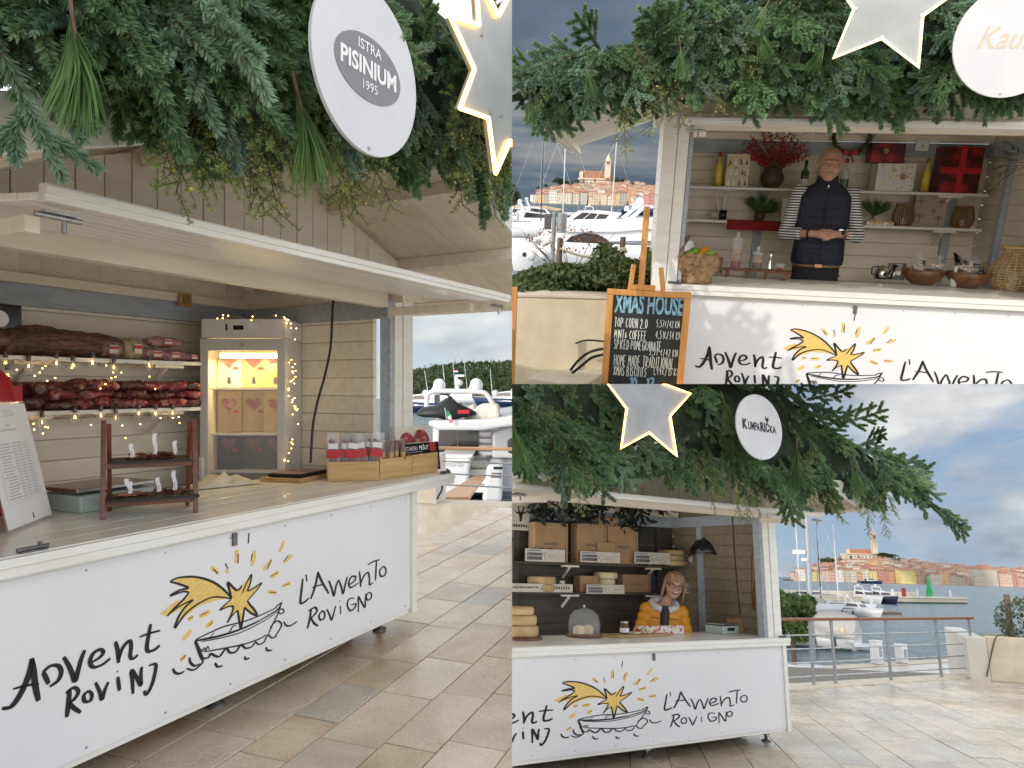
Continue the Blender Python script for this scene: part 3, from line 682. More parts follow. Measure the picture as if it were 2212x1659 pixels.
def paving(fr, o, yaw, w, lens, us, vs_, see, seed, big=1, name='paving', gap=.006, mats=range(6)):
    random.seed(seed); pf = Frame(fr.place, (o.x, o.y), yaw)
    bed = MB(); bed.quad((us[0], vs_[0], -.012), (us[1], vs_[0], -.012), (us[1], vs_[1], -.012), (us[0], vs_[1], -.012))
    root = solo(name, bed, 'grout', None, None, pf, kind='structure', fix=False)
    r = 0; v = vs_[0]; n = 0
    while v < vs_[1]:
        ww = w * rnd(.85, 1.2) if big else w; u = us[0] + rnd(0, .5)
        while u < us[1]:
            L = random.choice(lens) * rnd(.85, 1.15)
            c = [to_pix(pf, q) for q in ((u, v, 0), (u + L, v, 0), (u + L, v + ww, 0), (u, v + ww, 0))]
            if see(c):
                mb = MB().box(-L / 2 + gap / 2, L / 2 - gap / 2, -ww / 2 + gap / 2, ww / 2 - gap / 2, -.035, 0)
                part('stone_tile', mb, 'stone%d' % random.choices(list(mats), [3, 3, 3, 1, 2, 4][:len(mats)])[0], root,
                     Matrix.Translation((u + L / 2, v + ww / 2, rnd(-.0025, .0015))) @ Matrix.Rotation(rnd(-.003, .003), 4, 'X'), bevel=.003)
                n += 1
            u += L
        v += ww
    print(name, 'tiles', n); return root
def seen(x0, x1, y0, y1):
    return lambda c: max(p[0] for p in c) > x0 and min(p[0] for p in c) < x1 and max(p[1] for p in c) > y0 and min(p[1] for p in c) < y1
q0, q1 = A.gnd(740, 1636), A.gnd(985, 1431)
paving(GA, q0, math.atan2(q1.y - q0.y, q1.x - q0.x), .30, (.40, .5, .6, .7), (-2.5, 6.1), (-.95, 1.75), seen(60, 1106, 1085, 1659), 11)
q0, q1 = C.gnd(1806, 1509), C.gnd(2071, 1659)
cy = math.atan2(q1.y - q0.y, q1.x - q0.x)
paving(GC, C.gnd(1900, 1560), cy, .34, (.5, .7, .9, 1.05), (-5.2, 4.6), (-4.0, 3.9),
       lambda c: seen(1106, 2214, 1462, 1659)(c) and sum(p[1] for p in c) / 4 > 1490 - .045 * (sum(p[0] for p in c) / 4 - 1684) - 8, 12, mats=(1, 3, 1, 0, 3, 1))

# ------------------------------------------------------------------ stalls
def stall(fr, label, sL, sR, D, zh, zf, df, fl, fr_, ctr, apex, pitch, right_wall=True, left_wall=False, open_left=False, side_gap=None,
          cd=1.0, over=.5, front=-.9, panel_bot=.15, post_at=None, wf=.16):
    o = thing('market_stall', label, 'market stall', fr, ((sL + sR) / 2, .5, 0))
    ox = (sL + sR) / 2
    def P(name, mb, mt, parent=None, bevel=.002, label=None, M=None):
        q = part(name, mb, mt, parent or o, M, bevel, label)
        if parent is None and M is None: q.matrix_basis = Matrix.Translation((-ox, -.5, 0))
        return q
    ze = apex[1] - pitch * (sR - apex[0])                 # roof height above the side wall
    def roof_z(s): return apex[1] - pitch * abs(s - apex[0])
    # floor and feet
    P('floor', MB().box(sL, sR, .10, D, .13, .17), 'wood_grey')
    for s in (sL + .35, sL + .52 * (sR - sL), sR - .12):
        for d in (.25, D - .2):
            ft = P('leg', MB().box(s - .03, s + .03, d - .03, d + .03, .06, .13), 'steel')
            part('foot', MB().lathe([(.045, 0), (.045, .012), (.018, .02), (.014, .062)], 14, (s, d, 0)), 'dark_steel', ft)
    P('underfloor_shade', MB().box(sL + .2, sR - .2, .42, D - .1, .012, .128).box(sL + .1, sR - .1, .20, .26, .085, .128), 'wood_grey')  # dark boxes added to deepen the shade under the floor
    # plank walls
    bh = .125
    z = .17
    while z < zh - .02:
        h = min(bh, zh - .02 - z)
        P('plank', MB().box(sL + .03, sR - .03, D, D + .022, z + .0015, z + h - .0015), 'cream', bevel=.003)
        if right_wall: P('plank', MB().box(sR - .045, sR - .022, wf, D - .001, z + .0015, z + h - .0015), 'cream', bevel=.003)
        if left_wall and (not open_left or z > 2.02 or z < .9): P('plank', MB().box(sL + .022, sL + .045, .16, D - .001, z + .0015, z + h - .0015), 'cream', bevel=.003)
        elif left_wall: P('plank', MB().box(sL + .022, sL + .045, .72, D - .001, z + .0015, z + h - .0015), 'cream', bevel=.003)
        z += h
    for wl, sg in ((sR, -1), (sL, 1)):                    # boards between the wall head and the roof
        a, b = sorted((wl + sg * .024, wl + sg * .046)); P('plank', MB().box(a, b, .11, D - .001, zh - .018, roof_z(wl) - .004), 'cream', bevel=.003)
    P('sheathing', MB().box(sL + .02, sR - .02, D + .0225, D + .03, .17, zh - .01).box(sR - .0215, sR - .012, wf, D, .17, zh - .01), 'cream')
    # grey blue frame inside
    P('beam', MB().box(sL + .05, sR - .05, D - .05, D - .002, zh - .12, zh), 'grey_blue')
    P('rail', MB().box(sL + .05, sR - .05, D - .075, D - .004, zh + .004, zh + .06), 'cream')
    if right_wall: P('beam', MB().box(sR - .095, sR - .047, .2, D - .052, zh - .12, zh), 'grey_blue')
    if left_wall: P('beam', MB().box(sL + .047, sL + .095, .2, D - .052, zh - .12, zh), 'grey_blue')
    for s in (sL + .09, sL + .34 * (sR - sL), sR - .30):
        P('stud', MB().box(s - .035, s + .035, D - .045, D - .003, .17, zh - .122), 'grey_blue')
    if right_wall: P('stud', MB().box(sR - .09, sR - .048, D - .52, D - .45, .17, zh - .122), 'grey_blue')
    # front corner posts
    for s0, sg in ((sR, -1), (sL, 1)):
        pd = 0
        if post_at and sg < 0: s0, pd = post_at[0], post_at[1] - .075
        a, b = sorted((s0, s0 + sg * .105)); P('post', MB().box(a, b, .075 + pd, .165 + pd, .13, zh + .02), 'white_paint', bevel=.004)
        a, b = sorted((s0 + sg * .109, s0 + sg * .19)); P('post', MB().box(a, b, .085 + pd, .15 + pd, .13, zh + .01), 'white_paint', bevel=.004)
        a, b = sorted((s0 + sg * .194, s0 + sg * .225)); P('post', MB().box(a, b, .10 + pd, .19 + pd, .13, zh), 'grey_blue', bevel=.003)
    P('lintel', MB().box(sL + .226, sR - .226, .095, .16, zh - .07, zh + .03), 'cream')
    # vertical gable boards, cut along the roof, front and back
    bw = .118; s = sL + .02; g0 = zh + .035
    while s < sR - .02:
        e = min(s + bw, sR - .02)
        za, zb = roof_z(s + .002) - .02, roof_z(e - .002) - .02; zm = roof_z(apex[0]) - .02
        poly = [(s + .0022, g0), (e - .0022, g0), (e - .0022, zb)] + ([(apex[0], zm)] if s < apex[0] < e else []) + [(s + .0022, za)]
        P('gable_board', MB().prism(poly, .075 + rnd(0, .004), .10), 'cream', bevel=.003)
        P('gable_board', MB().prism([(x, max(zz, zh + .062)) for x, zz in poly], D + .002, D + .024), 'cream', bevel=.003)
        s = e
    # roof slopes, purlins, fascia
    for sg in (-1, 1):
        wall = sR if sg > 0 else sL; end = wall + sg * over
        sl = V((sg, 0, -pitch)).normalized(); L = abs(end - apex[0]) * math.sqrt(1 + pitch * pitch)
        nrm = V((sg * pitch, 0, 1)).normalized(); base = V((apex[0], 0, apex[1]))
        nb = int((D + .35 - front) / .16)
        for i in range(nb):                               # roof boards run down the slope
            d0 = front + (D + .35 - front) * i / nb; d1 = front + (D + .35 - front) * (i + 1) / nb
            a, b = base, base + sl * L
            vs = [(a.x, d0 + .001, a.z), (b.x, d0 + .001, b.z), (b.x, d1 - .001, b.z), (a.x, d1 - .001, a.z)]
            up = [tuple(V(v) + nrm * .022) for v in vs]
            P('roof_board', MB().add(vs + up, [(0, 1, 2, 3), (7, 6, 5, 4), (0, 4, 5, 1), (1, 5, 6, 2), (2, 6, 7, 3), (3, 7, 4, 0)]), 'cream', bevel=0)
        for t in (.30, .66, .985):
            c = base + sl * L * t - nrm * .042
            P('purlin', MB().bar((c.x, front + .03, c.z), (c.x, D + .3, c.z), .05, .08, up=nrm), 'cream', bevel=.003)
        a, b = base - nrm * .03, base + sl * L - nrm * .03
        P('fascia', MB().bar((a.x, front - .014, a.z), (b.x, front - .014, b.z), .025, .14, up=nrm), 'white_paint', bevel=.003)
        a2 = base + sl * L + nrm * .004
        P('eave_board', MB().bar((a2.x + sg * .012, front - .02, a2.z), (a2.x + sg * .012, D + .35, a2.z), .024, .11), 'white_paint', bevel=.003)
        # rafter inside
        P('rafter', MB().bar((apex[0], D - .14, apex[1] - .07), (wall - sg * .08, D - .14, roof_z(wall) - .05), .05, .09), 'cream', bevel=.003)
    # lifted shutter over the counter
    nb = 7; a, b = V((0, .07, zh + .012)), V((0, df, zf)); dv = (b - a); nn = V((0, -dv.z, dv.y)).normalized()
    if nn.z < 0: nn = -nn
    fl0 = P('shutter_frame', MB().bar((fl, df - .016, zf + .020), (fr_, df - .016, zf + .018), .032, .048).bar((fl, df - .036, zf + .026), (fr_, df - .036, zf + .026), .012, .022), 'white_paint', bevel=.003)
    for i in range(nb):
        c0 = a + dv * ((i + .05) / nb); c1 = a + dv * ((i + .95) / nb)
        vs = [(fl, c0.y, c0.z), (fr_, c0.y, c0.z), (fr_, c1.y, c1.z), (fl, c1.y, c1.z)]
        up = [tuple(V(v) + nn * .022) for v in vs]
        q = MB().add(vs + up, [(0, 3, 2, 1), (4, 5, 6, 7), (0, 1, 5, 4), (1, 2, 6, 5), (2, 3, 7, 6), (3, 0, 4, 7)])
        P('shutter_board', q, 'cream_gloss', bevel=.003)
    for s in (fl + .06, fr_ - .06):
        bo = P('bolt', MB().cyl((s - .06, df + .02, zf - .034), (s + .07, df + .02, zf - .034), .008, n=8).box(s - .04, s + .05, df + .005, df + .045, zf - .027, zf - .02).cyl((s + .02, df + .02, zf - .036), (s + .02, df + .02, zf - .075), .006, .008, n=8), 'steel', bevel=0)
    for s in (sL + .24, sR - .24):
        P('prop_arm', MB().bar((s, .06, zh - .10), (s, df + .16, zf - .035), .045, .05), 'cream', bevel=.003)
    # counter: boards, lip, hinge bolts
    c0, c1 = ctr; nb = 6
    for i in range(nb):
        d0, d1 = .014 + cd * i / nb, .014 + cd * (i + 1) / nb
        P('counter_board', MB().box(c0, c1, d0 + .0012, d1 - .0012, .958, 1.0), 'cream_gloss', bevel=.003)
    P('counter_edge', MB().box(c0 - .002, c1 + .002, -.012, .013, .962, .996).box(c0, c1, -.004, .020, .925, .9615), 'white_paint', bevel=.003)
    for s in (max(c0 + .10, .13), c1 - .06):
        P('bolt', MB().cyl((s - .06, .03, 1.012), (s + .05, .03, 1.012), .008, n=8).box(s - .05, s + .04, .012, .05, 1.0005, 1.006).blob((s + .02, .03, 1.024), .009, 8, 6), 'dark_steel', bevel=0)
    # front panel with its frame
    P('frame_rail', MB().box(sL, sR, .056, .074, .87, .957), 'white_paint'); P('frame_rail', MB().box(sL, sR, .064, .095, panel_bot - .03, panel_bot - .002), 'white_paint')
    P('corner_trim', MB().box(sR - .045, sR + .004, .035, .055, panel_bot - .03, .92), 'white_paint')
    for i in range(9):
        for z in (panel_bot + .03, .88): P('screw', MB().cyl((sL + .06 + (sR - sL - .16) * i / 8, .0505, z), (sL + .06 + (sR - sL - .16) * i / 8, .0535, z), .005, n=8), 'steel', bevel=0)
    pn = P('front_panel', MB().box(sL + .01, sR - .045, .053, .0635, panel_bot, .905), 'panel_white', bevel=.002, label='white printed front panel')
    P('hinge', MB().box(ox - .012, ox + .012, .040, .052, .84, .90), 'dark_steel', bevel=0)
    return o, pn
st_a, pn_a = stall(SA, 'cream timber stall selling cured meats, with a lit glass fridge inside', -.42, 2.52, 1.62, 2.185, 2.115, -.7, -.25, 2.40, (-.45, 2.92), (1.22, 2.86), .363, cd=.92, left_wall=True, post_at=(2.775, .25), wf=.36)
st_b, pn_b = stall(SB, 'cream timber stall with the chalk menu board and gift shelves', 0, 3.03, 1.8, 2.2, 2.10, -.6, .12, 3.1, (.08, 3.3), (1.52, 2.97), .363, left_wall=True, open_left=True, cd=.85, over=.83)
st_c, pn_c = stall(SC, 'cream timber stall selling cheese, with a dark interior and desk lamp', .9, 4.39, 1.6, 2.26, 2.17, -.6, .75, 4.25, (.8, 4.41), (2.65, 2.98), .363, cd=.8, over=.14, left_wall=True)
import numpy as np
def affine(src, dst):
    Am = np.array([[a, b, 1] for a, b in src]); X, *_ = np.linalg.lstsq(Am, np.array(dst), rcond=None)
    return (lambda x, z: (float(x * X[0, 0] + z * X[1, 0] + X[2, 0]), float(x * X[0, 1] + z * X[1, 1] + X[2, 1]))), float(math.sqrt(abs(np.linalg.det(X[:2]))))
def shift(fn, o): return lambda x, z: (fn(x, z)[0] - o, fn(x, z)[1])
oxa, oxb, oxc = (-.42 + 2.52) / 2, 3.03 / 2, (.9 + 4.39) / 2
for pnl, ox in ((pn_a, oxa), (pn_b, oxb), (pn_c, oxc)):
    for v in pnl.data.vertices: v.co.y += 0
drawing(lambda x, z: (x, z), 1, .0518, pn_a)
prs = [(1040, 370, 1440, 775), (735, 300, 1205, 655), (1306, 290, 1690, 785), (138, 632, 845, 720), (1216, 392, 1600, 838), (1074, 110, 1480, 590), (650, 484, 1150, 745)]
Tb, kb = affine([a3(a, b) for a, b, _, _ in prs], [SB.pix(1106 + c / 2, 387 + d / 2, .052) for _, _, c, d in prs])
drawing(Tb, kb, .0518, pn_b)
prs = [(1040, 370, 440, 545), (735, 300, 212, 458), (1306, 290, 668, 508), (1216, 392, 592, 570), (1656, 254, 1005, 530), (1074, 110, 478, 378), (842, 556, 290, 622), (1340, 460, 690, 620)]
Tc, kc = affine([a3(a, b) for a, b, _, _ in prs], [SC.pix(1106 + c / 2, 1244 + d / 2, .052) for _, _, c, d in prs])
drawing(Tc, kc, .0518, pn_c)

# ------------------------------------------------------------------ garlands and hanging signs
ga = garland(SA, 'fir_garland', 'thick fir and juniper garland over the meat stall gable',
             [(-90, -160), (400, -170), (700, -130), (900, -60), (1106, 120), (1180, 200)],
             [(-90, 120), (0, 135), (90, 195), (170, 165), (250, 265), (440, 295), (560, 300), (700, 310), (860, 370), (980, 430), (1106, 485), (1180, 520)],
             -.95, .30, 250, 44, 0, 1.3, 5, .35, 1, 0,
             jun_spots=[(520, 60), (490, 120), (430, 170), (540, 200), (480, 200), (520, 120), (500, 290), (770, 240), (690, 200), (1000, 220), (1060, 260)], pin_spots=[(150, 40), (640, 205)], avoid=[(795, 150, 100, 165)], pin_sc=.85)
gb = garland(SB, 'fir_garland', 'sunlit fir garland over the stall with the chalk menu board',
             [(1085, 222), (1130, 190), (1190, 125), (1300, 108), (1420, 78), (1500, 40), (1560, -10), (1900, -70), (2240, -40)],
             [(1085, 225), (1130, 228), (1200, 230), (1280, 225), (1400, 240), (1440, 215), (1560, 192), (1660, 228), (1700, 240), (1810, 245), (1950, 235), (2050, 222), (2150, 222), (2240, 218)],
             -.92, .30, 290, 26, 12, 1.2, 6, .5, 1, 0, avoid=[(1924, 30, 130, 130), (2182, 90, 110, 110)], pin_sc=.7)
gc = garland(SC, 'fir_garland', 'dark fir garland ending in a long tip over the cheese stall',
             [(1080, 740), (1500, 760), (1700, 820), (1760, 880), (1830, 930), (1880, 970), (1940, 1010), (2010, 1085), (2030, 1100)],
             [(1080, 1035), (1140, 1030), (1210, 1070), (1300, 1050), (1420, 1030), (1520, 1060), (1640, 1080), (1700, 1120), (1740, 1105), (1800, 1085), (1900, 1095), (1990, 1110), (2030, 1112)],
             -.92, .28, 298, 26, 0, 1.22, 8, .25, 1, .25, avoid=[(1400, 880, 105, 105), (1641, 922, 66, 76)], core_end=1900, pin_sc=.9, jun_spots=[(1190, 900), (1230, 1000), (1530, 1020), (1600, 1000), (1770, 1010), (1880, 1050)], pin_spots=[(1560, 860), (1715, 1000), (1108, 920), (1840, 1010), (1720, 960)])
def disc_sign(fr, label, px, py, d, w, h, name='round_sign'):
    q = fr.p3(px, py, d); o = thing(name, label, 'sign', fr, q)
    n = 48; poly = [(w * math.cos(2 * math.pi * i / n), h * math.sin(2 * math.pi * i / n)) for i in range(n)]
    part('board', MB().prism(poly, 0, .012), 'disc_white', o, bevel=.0015)
    for z in (-.93, .93): part('screw', MB().cyl((0, -.003, h * z), (0, .001, h * z), .006, n=8), 'steel', o)
    return o
def star_sign(fr, label, px, py, d, ro, ri, rot, face, tube, rad=.007):
    q = fr.p3(px, py, d); o = thing('star_sign', label, 'sign', fr, q); poly = star_poly(0, 0, ro, ri, rot)
    part('board', MB().prism(poly, 0, .02), face, o, bevel=.002)
    big = [(x * 1.012, z * 1.012) for x, z in poly]
    part('neon_tube', MB().tube([(x, -.006, z) for x, z in big], rad, 8, 0, False, True), tube, o)
    for i in range(0, 10):
        x, z = poly[i]; part('clip', MB().box(x * .97 - .006, x * .97 + .006, -.012, -.001, z * .97 - .006, z * .97 + .006), 'white_plastic', o)
    return o
# ------------------------------------------------------------------ first stall: signs in the garland
o = disc_sign(SA, 'round white sign with grey oval producer logo hung in the garland', 797, 150, -1.48, .222, .235)
lg = part('logo_oval', MB().prism([(.14 * math.cos(t * math.pi / 18), .09 * math.sin(t * math.pi / 18)) for t in range(36)], -.0022, -.0005), 'logo_grey', o, Matrix.Rotation(0, 4, 'Y'))
tx = MB(); text(tx, 'ISTRA', 0, .044, -.0036, .039, bold=.01); text(tx, 'PISINIUM', 0, -.021, -.0036, .066, sx=.92, bold=.03); text(tx, '1995', 0, -.061, -.0036, .036)
part('logo_lettering', tx, 'print_white', lg, fix=False)
q = SA.p3(1086, 172, -1.42); o = thing('star_sign', 'zinc star sign with glowing yellow neon edge in the meat stall garland', 'sign', SA, q)
poly = star_poly(0, 0, .385, .225, .18, 8)
part('board', MB().prism(poly, 0, .02), 'zinc_light', o, bevel=.002)
for i in range(16):
    (xa, za), (xb, zb) = poly[i], poly[(i + 1) % 16]
    part('neon_tube', MB().tube([(xa * 1.015, -.008, za * 1.015), (xb * 1.015, -.008, zb * 1.015)], .008, 8), 'neon', o)
for i in range(1, 16, 4): part('screw', MB().cyl((poly[i][0] * .85, -.006, poly[i][1] * .85), (poly[i][0] * .85, .001, poly[i][1] * .85), .008, n=10), 'steel', o)
# ------------------------------------------------------------------ shelves on the back wall
DA = 1.62
def shelf(fr, D, z, s0, s1, dep, label, mt='white_paint'):
    o = thing('wall_shelf', label, 'shelf', fr, ((s0 + s1) / 2, D, z)); h = (s1 - s0) / 2
    part('board', MB().box(-h, h, -dep, -.05, -.025, 0), mt, o, bevel=.003)
    for s in (-h + .15, .0, h - .3): part('bracket', MB().box(s - .1, s + .1, -dep + .02, -dep + .08, -.045, -.0255).bar((s, -.05, -.16), (s, -dep + .05, -.04), .02, .02), 'cream', o)
    return o
ZS = SA.pix(0, 766, 1.32)[1], SA.pix(25, 890, 1.32)[1]
shelf(SA, DA, ZS[0], -.3, 1.95, .30, 'upper white shelf of smoked bacon on the plank wall')
shelf(SA, DA, ZS[1], -.3, 1.95, .30, 'lower white shelf of vacuum packed meats on the plank wall')
def slab(L, W, H, seed, rough=.25):
    mb = MB(); n = 12; rs = []
    for i in range(n + 1):
        x = -L / 2 + L * i / n; k = 1 - .45 * abs(2 * i / n - 1) ** 4
        ring = []
        for j in range(10):
            t = 2 * math.pi * j / 10; r = 1 + rough * noise.noise(V((i * .7 + seed * 9, math.cos(t), math.sin(t))))
            ring.append(V((x, math.cos(t) * W / 2 * k * r, H * .5 + math.sin(t) * H / 2 * k * r + .18 * H * noise.noise(V((i * .5, seed * 3.3, 1))))))
        rs.append(ring)
    return mb.rings(rs)
def at_shelf(px, z, d): 
    r = SA.pix(px, 838, d); return r[0]
random.seed(21)
for px, L, H, mt, lab, yaw in [(25, .26, .15, 'ham_dark', 'small dark smoked ham at the wall end of the upper shelf', .4), (72, .34, .17, 'bacon', 'broad slab of smoked bacon standing on the upper shelf', .2),
                         (150, .62, .15, 'bacon', 'long brown slab of smoked pancetta on the upper shelf', 0)]:
    solo('bacon_slab', slab(L, .13, H, px), mt, lab, 'meat', SA, (at_shelf(px, 0, 1.42), 1.42, ZS[0] + .004), yaw)
for i, (px, w, h, st) in enumerate([(235, .13, .11, 0), (283, .12, .13, 1), (325, .16, .08, 0), (350, .22, .07, 2), (368, .16, .075, 0), (405, .16, .06, 0)]):
    z = ZS[0] + .003 + (.085 if st == 2 else 0); s = at_shelf(px, 0, 1.40)
    o = thing('meat_pack', ['vacuum pack of ham with a red oval label on the upper shelf', 'upright ham pack with red heart label on the upper shelf', 'pale ham pack between others on the upper shelf', 'pale ham pack lying across two other packs',
                            'ham pack under the crosswise one on the upper shelf', 'flat ham pack beside the fridge on the upper shelf'][i], 'meat', SA, (s, 1.40, z), rnd(-.2, .2), 'packed meats on the upper shelf')
    part('meat', slab(w, .10, h, i + 40, .3), 'ham' if st != 1 else 'pack_gold', o)
    part('wrapper', slab(w * 1.1, .115, h * 1.06, i + 50, .2), 'plastic_clear', o)
    lb = part('label', MB().box(-.026, .026, -.066, -.060, h * .28, h * .72), 'cream_cloth', o); part('label_band', MB().box(-.026, .026, -.0672, -.0662, h * .5, h * .66), 'label_red', lb)
random.seed(22); k = 0
for px in (20, 38, 60, 82, 105, 128, 150, 172, 192, 214, 236, 258, 280, 302, 326, 350, 374, 398, 416):
    for lay in range(2 if px < 120 else 3):
        s = at_shelf(px + rnd(-5, 5), 0, 1.38); z = ZS[1] + .003 + lay * .052
        if px < 110:
            solo('sausage', slab(rnd(.16, .22), .085, .085, k, .12), 'ham_dark', 'round cured sausage in the heap on the lower shelf', 'meat', SA, (s, 1.40 + rnd(-.03, .05), z + lay * .02), rnd(-1.3, 1.3), 'sausages heaped on the lower shelf')
        else:
            solo('pancetta_piece', slab(rnd(.11, .17), .12, rnd(.045, .07), k, .45), 'ham' if rnd(0, 1) < .35 else 'ham_dark', 'vacuum packed pancetta slice in the heap on the lower shelf', 'meat', SA, (s, 1.40 + rnd(-.05, .05), z), rnd(-1.2, 1.2), 'pancetta pieces heaped on the lower shelf')
        k += 1
# bulbs and fairy lights under the shelves
def bulb():
    a = MB().lathe([(.0, 0), (.016, .004), (.026, .018), (.029, .034), (.024, .052), (.014, .066), (.012, .07)], 14)
    b = MB().lathe([(.0125, .068), (.013, .10), (.008, .108), (.001, .11)], 12)
    f = MB().tube([(-.008, 0, .03), (-.004, 0, .05), (0, 0, .028), (.004, 0, .05), (.008, 0, .03)], .0012, 4)
    return a.mesh('glass', 'glass_thin'), b.mesh('cap', 'dark_steel'), f.mesh('filament', 'fairy')
bg_, bc_, bf_ = bulb()
for row, zs, xs in ((0, ZS[0], [(12, 785), (62, 792), (122, 785), (158, 790), (200, 782), (246, 793), (322, 788)]), (1, ZS[1], [(16, 812), (38, 915), (91, 913), (162, 902), (218, 898), (250, 902), (300, 893), (336, 893), (373, 892)])):
    for px, py in xs:
        s, z = SA.pix(px, py + 12, 1.30)
        o = thing('light_bulb', 'clear glass light bulb on the string under the %s meat shelf' % ('upper', 'lower')[row], 'light bulb', SA, (s, 1.30, z), rnd(0, 3), 'bulbs strung under the meat shelves', scale=.85)
        for nm, me in (('glass', bg_), ('cap', bc_), ('filament', bf_)): part(nm, me, None, o)
    s0 = SA.pix(xs[0][0] - 10, 800, 1.30)[0]; s1 = SA.pix(xs[-1][0] + 15, 800, 1.30)[0]
    wire = [(s0 + (s1 - s0) * i / 60, 1.305, zs - .035 - .012 * math.sin(i * .9)) for i in range(61)]
    o = thing('fairy_lights', 'fairy light string hung along the %s meat shelf' % ('upper', 'lower')[row], 'lights', SA, wire[30]); off = V(wire[30])
    part('wire', MB().tube([V(p) - off for p in wire], .0018, 4), 'wood_bamboo', o)
    led = MB().blob((0, 0, 0), .0048, 6, 4).mesh('led', 'fairy'); random.seed(30 + row)
    for i in range(20):
        t = rnd(0, 1); part('led', led, None, o, Matrix.Translation((s0 + (s1 - s0) * t - off.x, rnd(-.02, 0), zs - .03 - rnd(0, .10) * (1 if rnd(0, 1) < .6 else 1.5) - off.z)))
# ------------------------------------------------------------------ fridge
Lf, Rf = V((*SA.pix(437, 700, 1.35)[:1], 1.35)), V((*SA.pix(620, 690, .85)[:1], .85))
fy = math.atan2(Rf.y - Lf.y, Rf.x - Lf.x); W = (Rf - Lf).length; ztop = SA.pix(620, 689, .85)[1] + .0; H = ztop - .17; Dp = .34
fg = thing('display_fridge', 'white upright display fridge with yellow light and glass door in the stall corner', 'fridge', SA, (Lf.x, Lf.y, .17), fy)
hd = H - .13
part('cabinet', MB().box(0, W, .31, Dp, 0, H - .13).box(0, .03, 0, .309, 0, hd).box(W - .03, W, 0, .309, 0, hd).box(.0301, W - .0301, 0, .309, 0, .12), 'fridge_white', fg, bevel=.004)
hdp = part('header', MB().box(0, W, -.02, Dp, hd + .001, H), 'white_plastic', fg, bevel=.006)
part('display', MB().box(W * .38, W * .50, -.0225, -.0195, hd + .055, hd + .085), 'black_gloss', hdp)
part('sticker', MB().box(W * .55, W * .66, -.0225, -.0195, hd + .06, hd + .105), 'paper', hdp)
part('switch', MB().box(W * .29, W * .31, -.024, -.0195, hd + .05, hd + .095), 'black', hdp)
part('liner', MB().box(.031, W - .031, .295, .3095, .121, hd - .001).box(.031, .035, .002, .294, .121, hd - .001).box(W - .035, W - .031, .002, .294, .121, hd - .001), 'fridge_inner', fg)
part('vent', MB().box(W * .45, W * .85, .27, .2945, hd - .20, hd - .10), 'white_plastic', fg)
for i in range(4): part('vent_slot', MB().box(W * .52, W * .80, .2675, .2695, hd - .185 + .02 * i, hd - .178 + .02 * i), 'black', fg)
dr = part('door', MB().box(0, .055, -.04, -.002, .03, hd - .004).box(W - .055, W, -.04, -.002, .03, hd - .004).box(.0551, W - .0551, -.04, -.002, .03, .10).box(.0551, W - .0551, -.04, -.002, hd - .085, hd - .004), 'fridge_white', fg, bevel=.004)
part('glass', MB().box(.056, W - .056, -.03, -.022, .101, hd - .086), 'glass_thin', dr)
part('lock', MB().cyl((W / 2, -.048, hd - .045), (W / 2, -.04, hd - .045), .012, n=12), 'steel', dr)
part('handle', MB().box(.004, .03, -.07, -.041, hd * .38, hd * .55), 'white_plastic', dr, bevel=.004)
lampz = hd - .045
part('light_tube', MB().cyl((.10, .06, hd - .115), (W - .07, .06, hd - .115), .018, n=12), 'tube_light', fg)
ll = bpy.data.lights.new('fridge_light', 'AREA'); ll.shape = 'RECTANGLE'; ll.size = W * .7; ll.size_y = .05; ll.energy = 1.5; ll.color = (1, .74, .36)
lo = bpy.data.objects.new('fridge_light', ll); S.collection.objects.link(lo); lo.parent = fg; lo.matrix_basis = Matrix.Translation((W / 2, .06, hd - .14)); PLACE[lo] = A
random.seed(5)
for k, zz in enumerate((.78, .42, .13)):
    z = .12 + (hd - .12) * zz - .10
    zq = SA.pix(600, (835, 925, 1010)[k] , .95)[1] - .17
for k, py in enumerate((838, 938, 1020)):
    zq = SA.pix(540, py, 1.05)[1] - .17
    part('grid_shelf', MB().box(.036, W - .036, .085, .29, zq - .012, zq).box(.036, W - .036, .03, .038, zq - .012, zq), 'white_plastic', fg)
    for i in range(3):
        w = W * .28; h = (.27, .29, .26)[k]; x = .045 + (W - .09) * i / 3
        o = thing('ham_packet', ['golden ham packet with a heart shaped window standing in the top of the fridge', 'printed ham packet on the middle fridge shelf', 'dark sausage pack on the bottom fridge shelf'][k], 'packet', SA,
                  V((Lf.x, Lf.y, .17)) + Matrix.Rotation(fy, 3, 'Z') @ V((x + w / 2,   .16 + .03 * (i % 2), zq + .002)), fy + rnd(-.08, .08), 'packets in the display fridge')
        part('packet', MB().box(-w / 2, w / 2, -.02, .02, 0, h), ('pack_gold', 'pack_gold', 'black_gloss')[k] if not (k == 0 and i == 0) else 'glass_white', o, bevel=.004)
        hp = [(math.sin(t) ** 3 * w * .34, h * .68 + (13 * math.cos(t) - 5 * math.cos(2 * t) - 2 * math.cos(3 * t) - math.cos(4 * t)) / 16 * w * .33) for t in [2 * math.pi * j / 28 for j in range(28)]]
        part('window', MB().prism(hp, -.0225, -.0203), ('ham', 'ham', 'meat')[k], o)
        part('label', MB().prism([(w * .30 + .022 * math.cos(t * .5), h * .5 + .012 * math.sin(t * .5)) for t in range(13)], -.024, -.0226), 'label_red', o)
        if k == 0: part('print_figure', MB().prism([(-.012, h * .1), (.014, h * .1), (.010, h * .25), (.0, h * .30), (-.010, h * .24)], -.0225, -.0203), 'fender', o)
